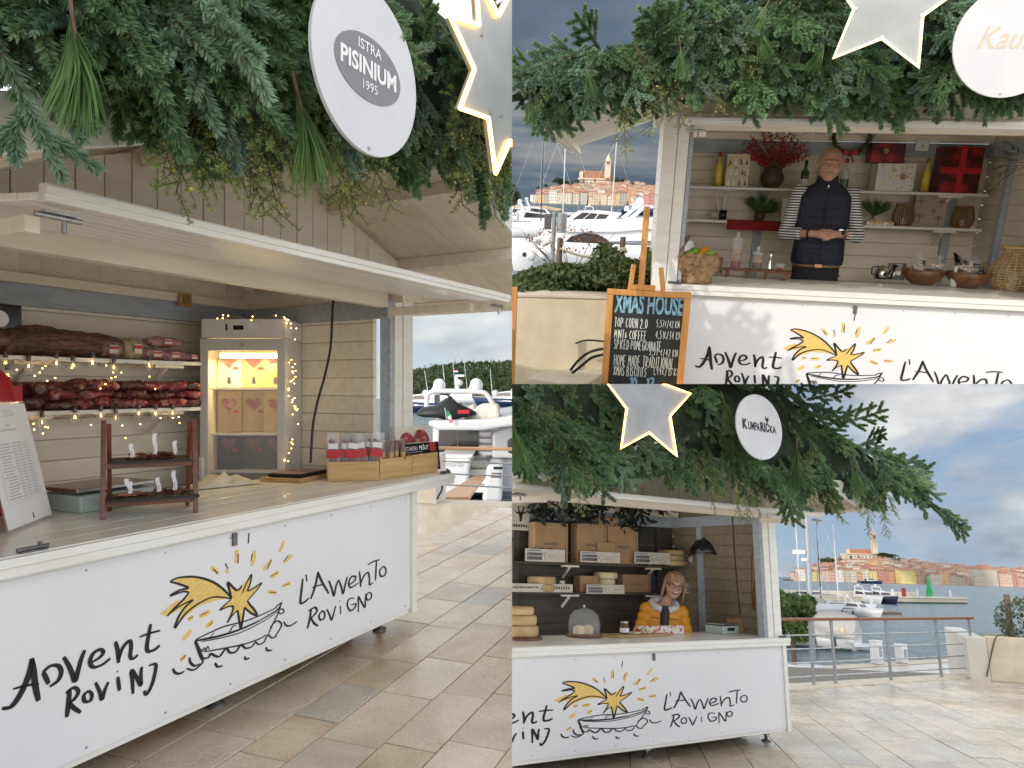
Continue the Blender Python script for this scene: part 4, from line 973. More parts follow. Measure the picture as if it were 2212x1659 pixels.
# fairy lights over the fridge corner
pathp = [(470, 690), (505, 684), (545, 690), (585, 682), (618, 690), (632, 720), (634, 760), (630, 800), (632, 830), (625, 850), (632, 880), (640, 925), (628, 960), (618, 1000)]
fp = smooth_path([SA.p3(x, y, .83) for x, y in pathp], 6); off = fp[20]
o = thing('fairy_lights', 'tangle of warm fairy lights hanging down the fridge side', 'lights', SA, off)
part('wire', MB().tube([p - off for p in fp], .0016, 4), 'wood_bamboo', o); random.seed(9)
for i in range(52):
    p = random.choice(fp[24:] if i > 18 else fp); part('led', led, None, o, Matrix.Translation(p - off + V((rnd(-.03, .03), rnd(-.02, 0), rnd(-.02, .02)))))
# hanging cable, socket, dark sign, red coat
cb = smooth_path([SA.p3(x, y, .30) for x, y in ((722, 620), (718, 680), (714, 750), (702, 810), (688, 860), (676, 920), (671, 1000))], 6); cb = [p + V((0, .2, 0)) * 0 for p in cb]
solo('power_cable', MB().tube([p - cb[0] for p in cb], .0075, 8), 'black', 'thick black power cable hanging from the lifted shutter', 'cable', SA, cb[0])
s, z = SA.pix(396, 648, DA - .08)
o = thing('wall_socket', 'small brown wooden socket block on the wall head', 'socket', SA, (s, DA - .08, z)); part('block', MB().box(-.045, .045, -.03, 0, -.045, .045), 'wood_bamboo', o, bevel=.004); part('plate', MB().box(-.03, .03, -.034, -.0305, -.03, .03), 'rattan_dark', o)
s, z = SA.pix(14, 708, 1.40)
o = thing('shelf_sign', 'small black sign with a white disc standing on the upper shelf', 'sign', SA, (s, 1.40, ZS[0] + .002)); part('board', MB().box(-.09, .075, 0, .02, 0, .27), 'black_gloss', o, bevel=.002)
part('disc', MB().cyl((-.035, -.004, .19), (-.035, 0, .19), .045, n=24), 'paper', o)
s, z = SA.pix(-14, 960, 1.05); o = thing('red_coat', 'red coat with white fur trim hanging inside the stall', 'coat', SA, (s, 1.05, .9))
zt = SA.pix(2, 800, 1.05)[1] - .9
cm = MB(); cm.rings([[V((math.cos(t) * rx, math.sin(t) * ry, zz)) for t in [2 * math.pi * j / 16 for j in range(16)]] for zz, rx, ry in ((.0, .105, .09), (zt * .2, .11, .09), (zt * .55, .105, .085), (zt * .8, .10, .08), (zt * .95, .07, .06), (zt, .03, .03))])
part('cloth', cm, 'red', o); part('fur_collar', MB().tube([(math.cos(t) * .105, math.sin(t) * .09, zt * .72) for t in [2 * math.pi * j / 20 for j in range(20)]], .032, 8, 0, True, True), 'white_fur', o)
part('sleeve', MB().tube([(.07, -.02, zt * .9), (.09, -.04, zt * .55), (.085, -.06, zt * .25)], [.04, .04, .035], 10), 'red', o)
# ------------------------------------------------------------------ on the counter
p0, p1 = SA.t3(18, 1156, 1.0), SA.t3(113, 1117, 1.0); yaw = math.atan2(p1.y - p0.y, p1.x - p0.x); W = (p1 - p0).length; Hh = W * 1.32
o = thing('price_list_stand', 'clear acrylic stand with a printed price list on the meat counter', 'price list', SA, p0 + V((0, 0, .002)), yaw)
Tl = Matrix.Rotation(-.22, 4, 'X')
part('acrylic', MB().box(0, W, .0, .003, .004, Hh, M=Tl).box(0, W, .001, W * .5, 0, .003), 'glass_thin', o)
pp = part('paper', MB().box(.006, W - .006, -.0035, -.001, .014, Hh - .012, M=Tl), 'paper', o)
tb = MB(); random.seed(3)
for i in range(19):
    z = Hh * (.66 - .0235 * i)
    for x0, x1 in ((.16, .47), (.50, .55), (.60, .68), (.74, .82)): tb.box(W * (x0 + rnd(0, .08 if x0 < .2 else 0)), W * (x1 - rnd(0, .08 if x0 < .2 else 0)), -.0046, -.0040, z, z + Hh * .007, M=Tl)
for i in range(21):
    z = Hh * (.675 - .0235 * i) - Hh * .006; tb.box(W * .13, W * .86, -.0046, -.0040, z, z + .0007, M=Tl)
for x in (.13, .49, .57, .71, .86): tb.box(W * x, W * x + .0008, -.0046, -.0040, Hh * .20, Hh * .67, M=Tl)
for i in range(4): tb.box(W * .45, W * rnd(.62, .75), -.0046, -.004, Hh * (.93 - .016 * i), Hh * (.934 - .016 * i), M=Tl)
text(tb, 'CJENIK', W * .5, Hh * .80, -.0045, .016, M=Tl); text(tb, 'ADVENT ROVINJ 2022', W * .5, Hh * .765, -.0045, .014, M=Tl)
part('price_table_print', tb, 'paper_grey', pp, fix=False)
lgp = part('logo_disc', MB().prism([(W * .2 + W * .1 * math.cos(t * .2618), Hh * .885 + W * .1 * math.sin(t * .2618)) for t in range(24)], -.0052, -.0042, M=Tl), 'logo_grey', pp)
part('figure_print', MB().prism([(W * .55, Hh * .05), (W * .58, Hh * .05), (W * .57, Hh * .09), (W * .56, Hh * .10)], -.005, -.0042, M=Tl), 'ink', pp)
# two tier serving stand
p0, p1 = SA.t3(222, 1122, 1.0), SA.t3(423, 1107, 1.0); yaw = math.atan2(p1.y - p0.y, p1.x - p0.x); W = (p1 - p0).length; d0 = p0.y
Hs = SA.pix(225, 911, d0)[1] - 1.0; base = p0 + V((0, 0, .0))
ss = thing('serving_stand', 'two tier reddish wooden stand with slate trays on the meat counter', 'stand', SA, base, yaw)
DD = .24
for x in (0, W):
    part('leg', MB().bar((x, 0, 0), (x, DD * .48, Hs), .024, .022, up=(1, 0, 0)), 'wood_red', ss, bevel=.002)
    part('leg', MB().bar((x + (.022 if x == 0 else -.022), DD, 0), (x + (.022 if x == 0 else -.022), DD * .42, Hs * .96), .022, .020, up=(1, 0, 0)), 'wood_red', ss, bevel=.002)
zl, zu = Hs * .17, Hs * .56
for z, y0, y1 in ((zl, .035, DD - .035), (zu, .065, DD - .055)):
    for y in (y0, y1): part('crossbar', MB().bar((.012, y, z - .014), (W - .012, y, z - .014), .02, .026), 'wood_red', ss, bevel=.002)
    for x in (.025, W - .025): part('crossbar', MB().bar((x, y0, z - .014), (x, y1, z - .014), .016, .02), 'wood_red', ss, bevel=.002)
part('hinge_pin', MB().cyl((W, DD * .45, Hs * .40), (W + .03, DD * .45, Hs * .40), .004, n=6), 'steel', ss)
Rz = Matrix.Rotation(yaw, 3, 'Z')
def on_stand(x, y, z): return base + Rz @ V((x, y, z))
trays = [(.03, W - .02, -.03, DD - .01, zu, 'slate tray with dark salami slices on the upper tier'), (.01, W * .5, -.045, DD - .02, zl, 'slate tray with pale brown ham slices on the lower tier'), (W * .5 + .004, W + .015, -.035, DD - .03, zl + .001, 'slate tray with small sausage pieces on the lower tier')]
for x0, x1, y0, y1, z, lab in trays:
    solo('slate_tray', MB().box(-(x1 - x0) / 2, (x1 - x0) / 2, -(y1 - y0) / 2, (y1 - y0) / 2, 0, .010), 'slate', lab, 'tray', SA, on_stand((x0 + x1) / 2, (y0 + y1) / 2, z + .001), yaw, 'slate trays on the serving stand', bevel=.003)
slc = [MB().lathe([(.001, 0), (.017 * k, .001), (.018 * k, .004), (.001, .005)], 12) .mesh('slice', 'meat') for k in (1, 1.15, .85)]
slb = MB().prism([(-.03, 0), (.028, -.002), (.034, .003), (-.026, .004)], -.013, .013).mesh('slice', 'brown_slices')
random.seed(15)
for i in range(46):
    x = W * rnd(.27, .78); solo('meat_slice', random.choice(slc), None, 'dark salami slice on the upper slate tray', 'meat', SA, on_stand(x, DD * .5 + rnd(-.045, .03), zu + .012 + .006 * (i % 4)), rnd(0, 6), 'salami slices on the upper tray', rot=Matrix.Rotation(rnd(0, 6), 4, 'Z') @ Matrix.Rotation(rnd(-.5, .5), 4, 'X'))
for i in range(26):
    x = W * rnd(.14, .45); solo('ham_slice', slb, None, 'thin pale brown ham slice fanned on the lower slate tray', 'meat', SA, on_stand(x, DD * .42 + rnd(-.04, .03), zl + .012 + .003 * (i % 5)), 0, 'ham slices on the lower tray', rot=Matrix.Rotation(rnd(0, 6), 4, 'Z') @ Matrix.Rotation(rnd(-.15, .15), 4, 'X'))
for i in range(20):
    x = W * rnd(.56, .90); solo('sausage_piece', slc[i % 3], None, 'small sausage slice on the lower slate tray beside the ham', 'meat', SA, on_stand(x, DD * .5 + rnd(-.025, .02), zl + .013 + .006 * (i % 3)), 0, 'sausage pieces on the lower tray', rot=Matrix.Rotation(rnd(0, 6), 4, 'Z') @ Matrix.Rotation(rnd(-.6, .6), 4, 'X'))
for x, y, z, h, lean, lab in [(.30, .06, zu, .075, .0, 'short'), (.54, .09, zu, .12, .06, 'tall'), (.74, .10, zu, .08, .2, 'slanting'), (.24, .06, zl, .07, .25, 'bent'), (.33, .06, zl, .085, -.35, 'leaning'), (.60, .09, zl, .08, -.05, 'narrow'), (.78, .08, zl, .11, -.05, 'straight')]:
    o = thing('paper_flag', '%s white paper flag on a toothpick in the sliced meat of the %s tier' % (lab, 'upper' if z == zu else 'lower'), 'flag', SA, on_stand(W * x, y, z + .012), yaw)
    part('toothpick', MB().cyl((0, 0, 0), (lean * .05, 0, h * .5), .0012, n=5), 'wood_pine', o)
    f = MB(); n = 6
    L = [(lean * .05 + lean * h * .5 * (i / n) + .004 * math.sin(i), .002 * math.sin(i * 1.3), h * (.15 + i / n * .85)) for i in range(n + 1)]
    f.add([p for a in L for p in ((a[0] - .009, a[1], a[2]), (a[0] + .009, a[1] + .001, a[2]))], [(2 * i, 2 * i + 1, 2 * i + 3, 2 * i + 2) for i in range(n)]); part('paper', f, 'paper', o, fix=False)
# scale behind the stand
s0, d0_ = SA.top(108, 1098, 1.0); s1, d1_ = SA.top(228, 1075, 1.0)
o = thing('electronic_scale', 'pale green electronic weighing scale behind the serving stand', 'scale', SA, (.86, .80, 1.0), .05)
part('body', MB().prism([(-.20, 0), (.20, 0), (.20, .085), (-.20, .085)], -.14, .16), 'scale_green', o, bevel=.012)
part('tray', MB().box(-.21, .21, -.13, .17, .097, .118), 'steel', o, bevel=.006); part('tray_post', MB().cyl((0, 0, .085), (0, 0, .0965), .05, n=16), 'black', o)
part('display', MB().box(-.13, -.02, -.1425, -.1405, .03, .065), 'paper_grey', o); tt = MB(); text(tt, 'ELECTRONIC', .0, .022, -.1425, .02); text(tt, 'SCALE', .12, .022, -.1425, .02); part('scale_lettering', tt, 'ink', o, fix=False)
# cloth, tray board with two packs
mb = MB(); random.seed(8); n = 14; vs = []
for i in range(n):
    for j in range(8):
        x, y = i / (n - 1) - .5, j / 7 - .5; vs.append((x * .42, y * .2, .006 + max(0, .05 * (1 - (2 * x) ** 2) * (1 - (2 * y) ** 2) * (1 + 1.6 * noise.noise(V((i * .5, j * .7, 2)))))))
mb.add(vs, [(i * 8 + j, (i + 1) * 8 + j, (i + 1) * 8 + j + 1, i * 8 + j + 1) for i in range(n - 1) for j in range(7)], 0, True)
s, d = SA.top(485, 1043, 1.0); solo('plastic_bag', mb, 'cream_cloth', 'crumpled pale plastic bag lying on the counter by the fridge', 'bag', SA, (s - .1, d - .10, 1.0), -.3, fix=False)
a, b, c = SA.t3(558, 1030, 1.0), SA.t3(640, 1056, 1.0), SA.t3(712, 1040, 1.0); ctr = (a + c) / 2 + V((0.02, -.02, 0))
yb = math.atan2(c.y - b.y, c.x - b.x)
solo('wooden_tray', MB().box(-.19, .19, -.15, .15, 0, .028), 'wood_bamboo', 'pale wooden board holding two black packs on the counter', 'tray', SA, ctr, yb, bevel=.006)
for i in (0, 1):
    o = thing('ham_tray_pack', ['black tray pack of sliced ham on the wooden board, next to the boxes', 'black tray pack of sliced ham on the wooden board, next to the bag'][i], 'packet', SA, ctr + Matrix.Rotation(yb, 3, 'Z') @ V((.085 - .17 * i, -.01, .0285)), yb + .04)
    part('tray', MB().prism([(-.08, .008), (-.066, 0), (.066, 0), (.08, .008), (.08, .022), (-.08, .022)], -.12, .12), 'black', o, bevel=.003); part('slices', MB().box(-.066, .066, -.105, .105, .0222, .025), 'ham', o); part('film', MB().box(-.079, .079, -.118, .118, .0255, .0265), 'plastic_clear', o)
solo('sliced_sausage', slab(.14, .07, .02, 5, .4), 'ham_dark', 'loose dark sausage slices beside the wooden board', 'meat', SA, ctr + V((.20, -.16, .002)), .5)
# three open pine boxes with packs
cor = [SA.t3(708, 1041, 1.0), SA.t3(823, 1038, 1.0), SA.t3(893, 1028, 1.0), SA.t3(948, 1019, 1.0)]
random.seed(17)
for i in range(3):
    a = cor[i] if i == 0 else cor[i] + V((.01, .015, 0)); b = cor[i + 1]; yw = math.atan2(b.y - a.y, b.x - a.x); w = max((b - a).length - .012, .15); h = (.125, .135, .14)[i]; dp = .12
    lab = ['pine box of clear sausage packs beside the wooden board', 'pine box of kraft wrapped sausages between the other two boxes', 'pine box with the dark ham carton at the counter end'][i]
    o = thing('pine_box', lab, 'box', SA, a + V((0, 0, .001)), yw)
    part('front_board', MB().box(0, w, 0, .012, 0, h), 'wood_pine', o, bevel=.002); part('back_board', MB().box(0, w, dp - .012, dp, 0, h), 'wood_pine', o, bevel=.002)
    for x in (0, w - .012): part('side_board', MB().box(x, x + .012, .0122, dp - .0122, 0, h), 'wood_pine', o, bevel=.002)
    part('bottom_board', MB().box(.0122, w - .0122, .0122, dp - .0122, 0, .01), 'wood_pine', o)
    Rb = Matrix.Rotation(yw, 3, 'Z')
    if i < 2:
        n = (12, 8)[i]
        for k in range(n):
            x = w * (k % (n // 2) + .6) / (n // 2 + .25); y = .035 + .045 * (k // (n // 2)); tl = rnd(-.22, .22); tb = rnd(-.2, .15)
            po = thing('sausage_pack', ['clear pack of thin dark sausages with a red band in the pine box', 'kraft wrapped stick sausage standing in the pine box'][i], 'packet', SA, a + Rb @ V((x, y, .012)), yw,
                       ['clear sausage packs in the pine box', 'kraft wrapped sausages in the pine box'][i], rot=Matrix.Rotation(yw, 4, 'Z') @ Matrix.Rotation(tl, 4, 'Y') @ Matrix.Rotation(tb, 4, 'X'))
            if i == 0:
                for q in range(3): part('sausage', MB().capsule(((q - 1) * .016, .003 * q, .02), ((q - 1) * .017, 0, .245 - .01 * q), .0115, .0115, 8), 'meat', po)
                part('film', MB().box(-.042, .042, -.016, .016, 0, .30), 'plastic_clear', po, bevel=.006); part('band', MB().box(-.040, .040, -.0175, -.0162, .14, .19), 'label_red', po); part('label', MB().box(-.03, .03, -.0175, -.0162, .20, .235), 'paper', po)
            else:
                part('sausage', MB().capsule((0, 0, .02), (0, 0, .225), .016, .015, 8), 'meat', po); part('sleeve', MB().cyl((0, 0, .01), (0, 0, .165), .0185, n=12), 'pack_gold', po)
                part('seal', MB().box(-.011, .011, -.0205, -.0187, .10, .13), 'label_red', po); part('film', MB().cyl((0, 0, .166), (0, 0, .25), .0195, .016, 12), 'plastic_clear', po)
a = cor[2]; b = cor[3]; yw = math.atan2(b.y - a.y, b.x - a.x); Rb = Matrix.Rotation(yw, 3, 'Z')
o = thing('ham_carton', 'tall dark ham carton with white lettering and red tab standing in the end box', 'carton', SA, a + Rb @ V((-.05, .05, .012)), yw - .05, rot=Matrix.Rotation(yw - .05, 4, 'Z') @ Matrix.Rotation(-.12, 4, 'X'))
w, h = .40, .325
part('sleeve', MB().box(0, w, 0, .05, 0, h * .62), 'black_gloss', o, bevel=.003); part('card', MB().box(-.03, w - .07, .012, .046, h * .62 + .001, h), 'cream_cloth', o, bevel=.003)
for i, (cx, r) in enumerate(((.08, .075), (.225, .09))): part('photo_print', MB().prism([(cx + r * math.cos(t * math.pi / 14), h * .64 + r * math.sin(t * math.pi / 14)) for t in range(15)], .0095, .0118), 'ham', o)
tx = MB(); text(tx, 'ISTARSKI', .035, h * .47, -.0008, .042, align='LEFT', sx=.82); text(tx, 'PRŠUT', .185, h * .47, -.0008, .042, align='LEFT', bold=.02, sx=.82); tx.box(.035, .22, -.0009, -.0003, h * .43, h * .436); part('lettering', tx, 'print_white', o, fix=False)
part('red_tab', MB().box(.295, .36, -.002, -.0004, h * .42, h * .62), 'label_red', o); part('slices_print', MB().prism([(.05, .08), (.12, .12), (.2, .13), (.30, .12), (.38, .08), (.38, .02), (.05, .02)], -.0025, -.0005), 'ham', o)
# ------------------------------------------------------------------ second stall: signs
o = star_sign(SB, 'large zinc star sign with pale lit edge in the sunlit garland', 1924, 2, -1.42, .355, .173, .10, 'zinc_light', 'neon_soft', .008)
o = disc_sign(SB, 'round white sign with faint gold script in the sunlit garland', 2182, 90, -1.44, .26, .26)
tx = MB(); text(tx, 'Kaurin', .02, -.03, -.0015, .145, shear=.35, sx=.9); part('script_lettering', tx, 'faint_gold', o, fix=False)
DB = 1.8; Z1, Z2 = 1.7655, 1.4612
shelf(SB, DB, Z1, .10, 2.93, .26, 'upper white shelf of gifts and bottles on the plank wall')
shelf(SB, DB, Z2, .10, 2.93, .26, 'lower white shelf of lanterns and greenery on the plank wall')
DS = DB - .15
def bx(px0, px1, py0, z, d, fr=SB): 
    a = fr.pix(px0, py0, d); b = fr.pix(px1, py0, d); return (a[0] + b[0]) / 2, abs(b[0] - a[0]), a[1] - z
def bottle(px, py0, z, d, body, cap, lab, fr=SB, label_m=None, r=.036):
    s, _, h = bx(px - 1, px + 1, py0, z, d, fr)
    o = thing('bottle', lab, 'bottle', fr, (s, d, z + .002)); k = h / .32
    part('glass', MB().lathe([(.001, 0), (r, .002), (r, .17 * k), (r * .8, .20 * k), (.014, .225 * k), (.0125, .285 * k), (.001, .287 * k)], 20), body, o)
    part('cap', MB().lathe([(.0145, .275 * k), (.0145, .317 * k), (.001, .319 * k)], 14), cap, o)
    if label_m: part('label', MB().cyl((0, 0, .04 * k), (0, 0, .11 * k), r + .0008, n=20, caps=False), label_m, o)
    return o
bottle(1557, 328, Z1, DS, 'yellow_bottle', 'red', 'yellow liqueur bottle beside the gold wrapped gift', label_m='yellow_bottle')
bottle(2007, 342, Z1, DS, 'yellow_bottle', 'rattan_dark', 'yellow liqueur bottle beside the big red gift')
bottle(1743, 346, Z1, DS, 'glass_green', 'black', 'dark green bottle with pale label beside the berry pot', label_m='paper')
bottle(1831, 342, Z1, DS, 'glass_white', 'black', 'clear bottle with green label behind the man', label_m='glass_green')
def gift(px0, px1, py0, z, d, mt, lab, dep=.16, ribbon=None, bow=None, stars=False, yaw=0, trees=False):
    s, w, h = bx(px0, px1, py0, z, d); o = thing('gift_box', lab, 'gift', SB, (s, d, z + .002), yaw)
    part('box', MB().box(-w / 2, w / 2, -dep / 2, dep / 2, 0, h), mt, o, bevel=.004); y = -dep / 2 - .001
    if ribbon:
        part('ribbon', MB().box(-w * .07, w * .07, y - .001, y, 0, h), ribbon, o); part('ribbon', MB().box(-w / 2, w / 2, y - .0025, y - .0012, h * .42, h * .55), ribbon, o)
    random.seed(int(px0))
    if stars:
        for i in range(34):
            x, zz = rnd(-.46, .46) * w, rnd(.06, .95) * h; fill_ = fill(MB(), star_poly(x, zz, .016, .007, rnd(0, 1)), y - .0006); part('star_print', fill_, random.choice(['gold_foil', 'gold_foil', 'silver_foil']), o, fix=False)
    if trees:
        for r_ in range(3):
            for c_ in range(4):
                x = (c_ - 1.5) * w * .24 + (r_ % 2) * w * .08; zz = h * (.05 + .31 * r_)
                part('tree_print', fill(MB(), [(x - w * .06, zz), (x + w * .06, zz), (x, zz + h * .2)], y - .0006), random.choice(['paper', 'paper', 'print_brown']), o, fix=False)
    if bow:
        bm_ = MB(); bx0, bz = bow[1] * w, bow[2] * h
        for i in range(14):
            a = i * .9; L = .03; p = V((bx0, y - .012, bz)); q = p + V((math.cos(a) * L, -.012 * (i % 3), math.sin(a) * L)); bm_.tube([p, (p + q) / 2 + V((0, -.012, 0)), q], [.004, .007, .002], 5)
        part('bow', bm_, bow[0], o)
    return o
gift(1570, 1620, 333, Z1, DS, 'gold_wrap', 'gold wrapped gift with white tree pattern on the upper shelf', trees=True)
gift(1890, 1972, 354, Z1, DS, 'white_wrap', 'white gift with gold and silver stars under the small red one', stars=True, bow=('gold_foil', .18, .52), dep=.2)
zz = SB.pix(1930, 354, DS)[1]
gift(1879, 1952, 311, zz + .001, DS, 'red_wrap', 'small red gift with gold bow stacked on the starry white gift', bow=('gold_foil', -.1, .6))
gift(2032, 2120, 318, Z1, DS, 'red_wrap', 'big dark red gift crossed by a red ribbon', ribbon='ribbon_red', dep=.18)
gift(1868, 1926, 478, Z2, DS - .04, 'white_wrap', 'flat starry white gift lying on the lower shelf', stars=True, dep=.14)
# pot of red berries
s, w, h = bx(1647, 1695, 363, Z1, DS); o = thing('berry_pot', 'dark clay pot full of red berry branches on the upper shelf', 'plant', SB, (s, DS, Z1 + .002)); k = h / .2
part('pot', MB().lathe([(.001, 0), (.075 * k, .002), (.115 * k, .07 * k), (.118 * k, .12 * k), (.085 * k, .18 * k), (.09 * k, .2 * k), (.075 * k, .2 * k), (.07 * k, .17 * k), (.001, .16 * k)], 24), 'pot_dark', o)
random.seed(31)
for i in range(26):
    a = -1.25 + 2.5 * i / 25; L = rnd(.24, .34) * (1.0 + .25 * math.cos(a)); d = V((math.sin(a) * 1.15, rnd(-.5, .4), math.cos(a) * .75 + .25)).normalized()
    br = MB(); b0 = V((0, 0, h - .02)); br.tube([b0, b0 + d * L * .5 + V((0, 0, .02)), b0 + d * L], [.003, .002, .001], 4, 1)
    for j in range(46):
        t = rnd(.25, 1); p = b0 + d * L * t + V((rnd(-1, 1), rnd(-1, 1), rnd(-1, 1))) * .022 * (1.1 - .5 * t); br.blob(p, rnd(.0055, .0085), 5, 4, 0, 0)
    part('berry_branch', br, ['red_berries', 'bark'], o)
# wreath with bow
q = SB.p3(1840, 292, DB - .12); o = thing('wreath', 'rosemary wreath with a red bow hung on the wall head', 'wreath', SB, q); random.seed(33); R0 = .155
part('ring', MB().tube([(math.cos(t) * R0, 0, math.sin(t) * R0) for t in [2 * math.pi * i / 32 for i in range(32)]], .018, 8, 0, True, True), 'dark_leaf', o)
lf = MB().add([(-.004, 0, 0), (.004, 0, 0), (.006, .03, .004), (0, .085, 0), (-.006, .03, .004)], [(0, 1, 2, 3, 4)]).mesh('leaf', 'olive_leaf')
for i in range(170):
    t = rnd(0, 6.28); p = V((math.cos(t) * R0, -.015, math.sin(t) * R0)); tg = V((-math.sin(t), 0, math.cos(t))); d = tg + V((math.cos(t), 0, math.sin(t))) * rnd(-.7, .9) + V((0, rnd(-.6, .1), 0))
    part('leaf', lf, None, o, aim(p, d, rnd(0, 3), rnd(.7, 1.1)))
bw = MB()
for sg in (-1, 1): bw.prism([(0, -R0 + .0), (sg * .055, -R0 + .03), (sg * .06, -R0 - .03)], -.045, -.038); bw.prism([(0, -R0), (sg * .05, -R0 - .085), (sg * .025, -R0 - .09)], -.044, -.04)
part('bow', bw, 'ribbon_red', o)
# lower shelf
s, w, h = bx(1556, 1576, 416, Z2, DS)
o = thing('candle_cup', 'dark cup holding tall white candles on the lower shelf', 'candles', SB, (s, DS, Z2 + .002)); part('cup', MB().lathe([(.001, 0), (.035, .002), (.038, .09), (.034, .09), (.032, .01), (.001, .008)], 16), 'black_gloss', o)
for i, (x, y, l) in enumerate(((-.02, 0, -.06), (.0, .012, .02), (.018, 0, .05), (.004, -.016, 0))): part('candle', MB().cyl((x, y, .01), (x + l, y, h - .01 * i), .0085, .007, 10), 'candle', o)
solo('starfish', fill(MB(), star_poly(0, .06, .07, .03), 0).add([], []), 'white_wrap', 'small white star ornament beside the candle cup', 'ornament', SB, (s - .07, DS - .02, Z2 + .012), 0, rot=Matrix.Rotation(-.9, 4, 'X'), fix=False)
def pine_plant(px, lab, n, spread, pot=True, up=.6, d=DS):
    s = SB.pix(px, 470, d)[0]; o = thing('pine_plant', lab, 'plant', SB, (s, d, Z2 + .002))
    if pot: part('pot', MB().lathe([(.001, 0), (.04, .002), (.052, .05), (.045, .095), (.038, .095), (.03, .02), (.001, .018)], 16), 'pot_dark', o)
    for i in range(n): part('pine_tuft', PIN[i % 3], None, o, aim(V((0, 0, .07)), V((spread * math.cos(i * 2.4), rnd(-.5, .3), up + .4 * math.sin(i * 1.7))), i, .85))
    return o
pine_plant(1640, 'dark pine sprigs in a small clay pot on the red cloth', 7, 1.0)
pine_plant(1885, 'pine sprig leaning beside the man on the lower shelf', 4, .9, False, .9)
a = SB.pix(1571, 472, DB - .26)[0]; b = SB.pix(1702, 475, DB - .26)[0]; rc = MB(); n = 24
rc.add([(a + (b - a) * i / n, yy - .004 * math.sin(i * 1.1) * (k_ > 1), z_) for i in range(n + 1) for k_, (yy, z_) in enumerate(((DB - .06, Z2 + .004), (DB - .268, Z2 + .004), (DB - .273, Z2 - .03), (DB - .272, Z2 - .085)))],
       [(i * 4 + j, i * 4 + j + 1, (i + 1) * 4 + j + 1, (i + 1) * 4 + j) for i in range(n) for j in range(3)], 0, True)
solo('shelf_cloth', rc, 'red_cloth', 'red sequinned cloth hanging over the lower shelf edge', 'cloth', SB, (0, 0, 0), fix=False)
def lantern(px0, px1, py0, lab):
    s, w, h = bx(px0, px1, py0, Z2, DS - .02); o = thing('rattan_lantern', lab, 'lantern', SB, (s, DS - .02, Z2 + .002)); R0 = w / 2
    prof = [(.62, 0), (.85, .14), (1, .36), (.93, .62), (.80, .86), (.74, 1)]
    for z_, r_ in ((0.02, .68), (.97, .76), (1.0, .76)): part('hoop', MB().tube([(math.cos(t) * R0 * r_, math.sin(t) * R0 * r_, z_ * h) for t in [2 * math.pi * i / 20 for i in range(20)]], .006, 6, 0, True, True), 'rattan_dark', o)
    part('base', MB().lathe([(.001, 0), (R0 * .62, .001), (R0 * .62, .012), (.001, .013)], 18), 'rattan_dark', o)
    for i in range(28):
        t = 2 * math.pi * i / 28; part('slat', MB().tube([(math.cos(t) * R0 * r_, math.sin(t) * R0 * r_, z_ * h) for r_, z_ in prof], .0038, 4), 'rattan_dark', o)
    part('candle', MB().cyl((0, 0, .014), (0, 0, .07), .022, n=14), 'candle', o); return o
lantern(1932, 1980, 441, 'bamboo slat lantern beside the box with palm drawings and the star gift')
lantern(2061, 2109, 446, 'bamboo slat lantern between the palm drawing box and the shelf end')
s, w, h = bx(1980, 2050, 422, Z2, DS); o = thing('keepsake_box', 'tan box printed with palm tree drawings on the lower shelf', 'box', SB, (s, DS + .03, Z2 + .002), -.06)
part('box', MB().box(-w / 2, w / 2, -.04, .04, 0, h), 'box_tan', o, bevel=.003); pr = 0; random.seed(4)
for cx, cz, sc in ((-.32, .78, .2), (-.3, .30, .22), (.28, .25, .2), (.30, .78, .14), (0.1, .5, .08)):
    k = MB(); x0, z0 = cx * w, cz * h
    for i in range(9):
        a = -1.6 + 3.2 * i / 8; stroke(k, [(x0, z0), (x0 + math.sin(a) * sc * w * .4, z0 + math.cos(a) * sc * w * .5), (x0 + math.sin(a) * sc * w * .8, z0 + math.cos(a) * sc * w * .45)], .004, -.0415, 0, 3)
    stroke(k, [(x0, z0), (x0 + .005, z0 - sc * h * .5), (x0 - .004, z0 - sc * h)], .006, -.0415, 0, 3); part('palm_print', k, 'print_brown', o, fix=False)
s, w, h = bx(1798, 1812, 342, Z1, DB - .08); o = thing('picture_frame', 'small framed print standing behind the man on the upper shelf', 'picture', SB, (s - .02, DB - .09, Z1 + .002)); part('frame', MB().box(-.07, .07, 0, .012, 0, h), 'wood_bamboo', o, bevel=.003); part('print', MB().box(-.058, .058, -.002, -.0004, .014, h - .014), 'paper', o)
s, w, h = bx(1690, 1716, 428, Z2, DS); solo('white_crate', MB().box(-w / 2, w / 2, -.05, .05, 0, h).box(-w / 2 + .01, w / 2 - .01, -.056, -.0505, h * .2, h * .3), 'white_paint', 'weathered white wooden crate beside the man on the lower shelf', 'crate', SB, (s, DS, Z2 + .002), bevel=.004)
s, z = SB.pix(1991, 312, DB - .08); o = thing('wall_socket', 'white double socket on the wall head above the gifts', 'socket', SB, (s, DB - .085, 2.18)); part('plate', MB().box(-.055, .055, -.02, 0, -.05, .05), 'white_plastic', o, bevel=.004); part('hole', MB().box(-.004, .004, -.022, -.0205, -.02, .005), 'black', o)
q = SB.p3(2222, 350, .55); o = thing('olive_branch', 'hanging olive branch by the stall wall next to the rattan vase', 'branch', SB, q); random.seed(12)
for st in range(6):
    e = V((-.18 - .05 * rnd(0, 1), rnd(-.08, .05), .16 - .07 * st)); part('twig', MB().tube([(0.06, 0, .0), e * .5 + V((0, 0, .02)), e], [.003, .002, .001], 4), 'bark', o)
    for j in range(16): part('leaf', lf, None, o, aim(e * rnd(.3, 1), e.normalized() + V((rnd(-.6, .6), rnd(-.5, .1), rnd(-.6, .6))), rnd(0, 3), rnd(.5, .8)))

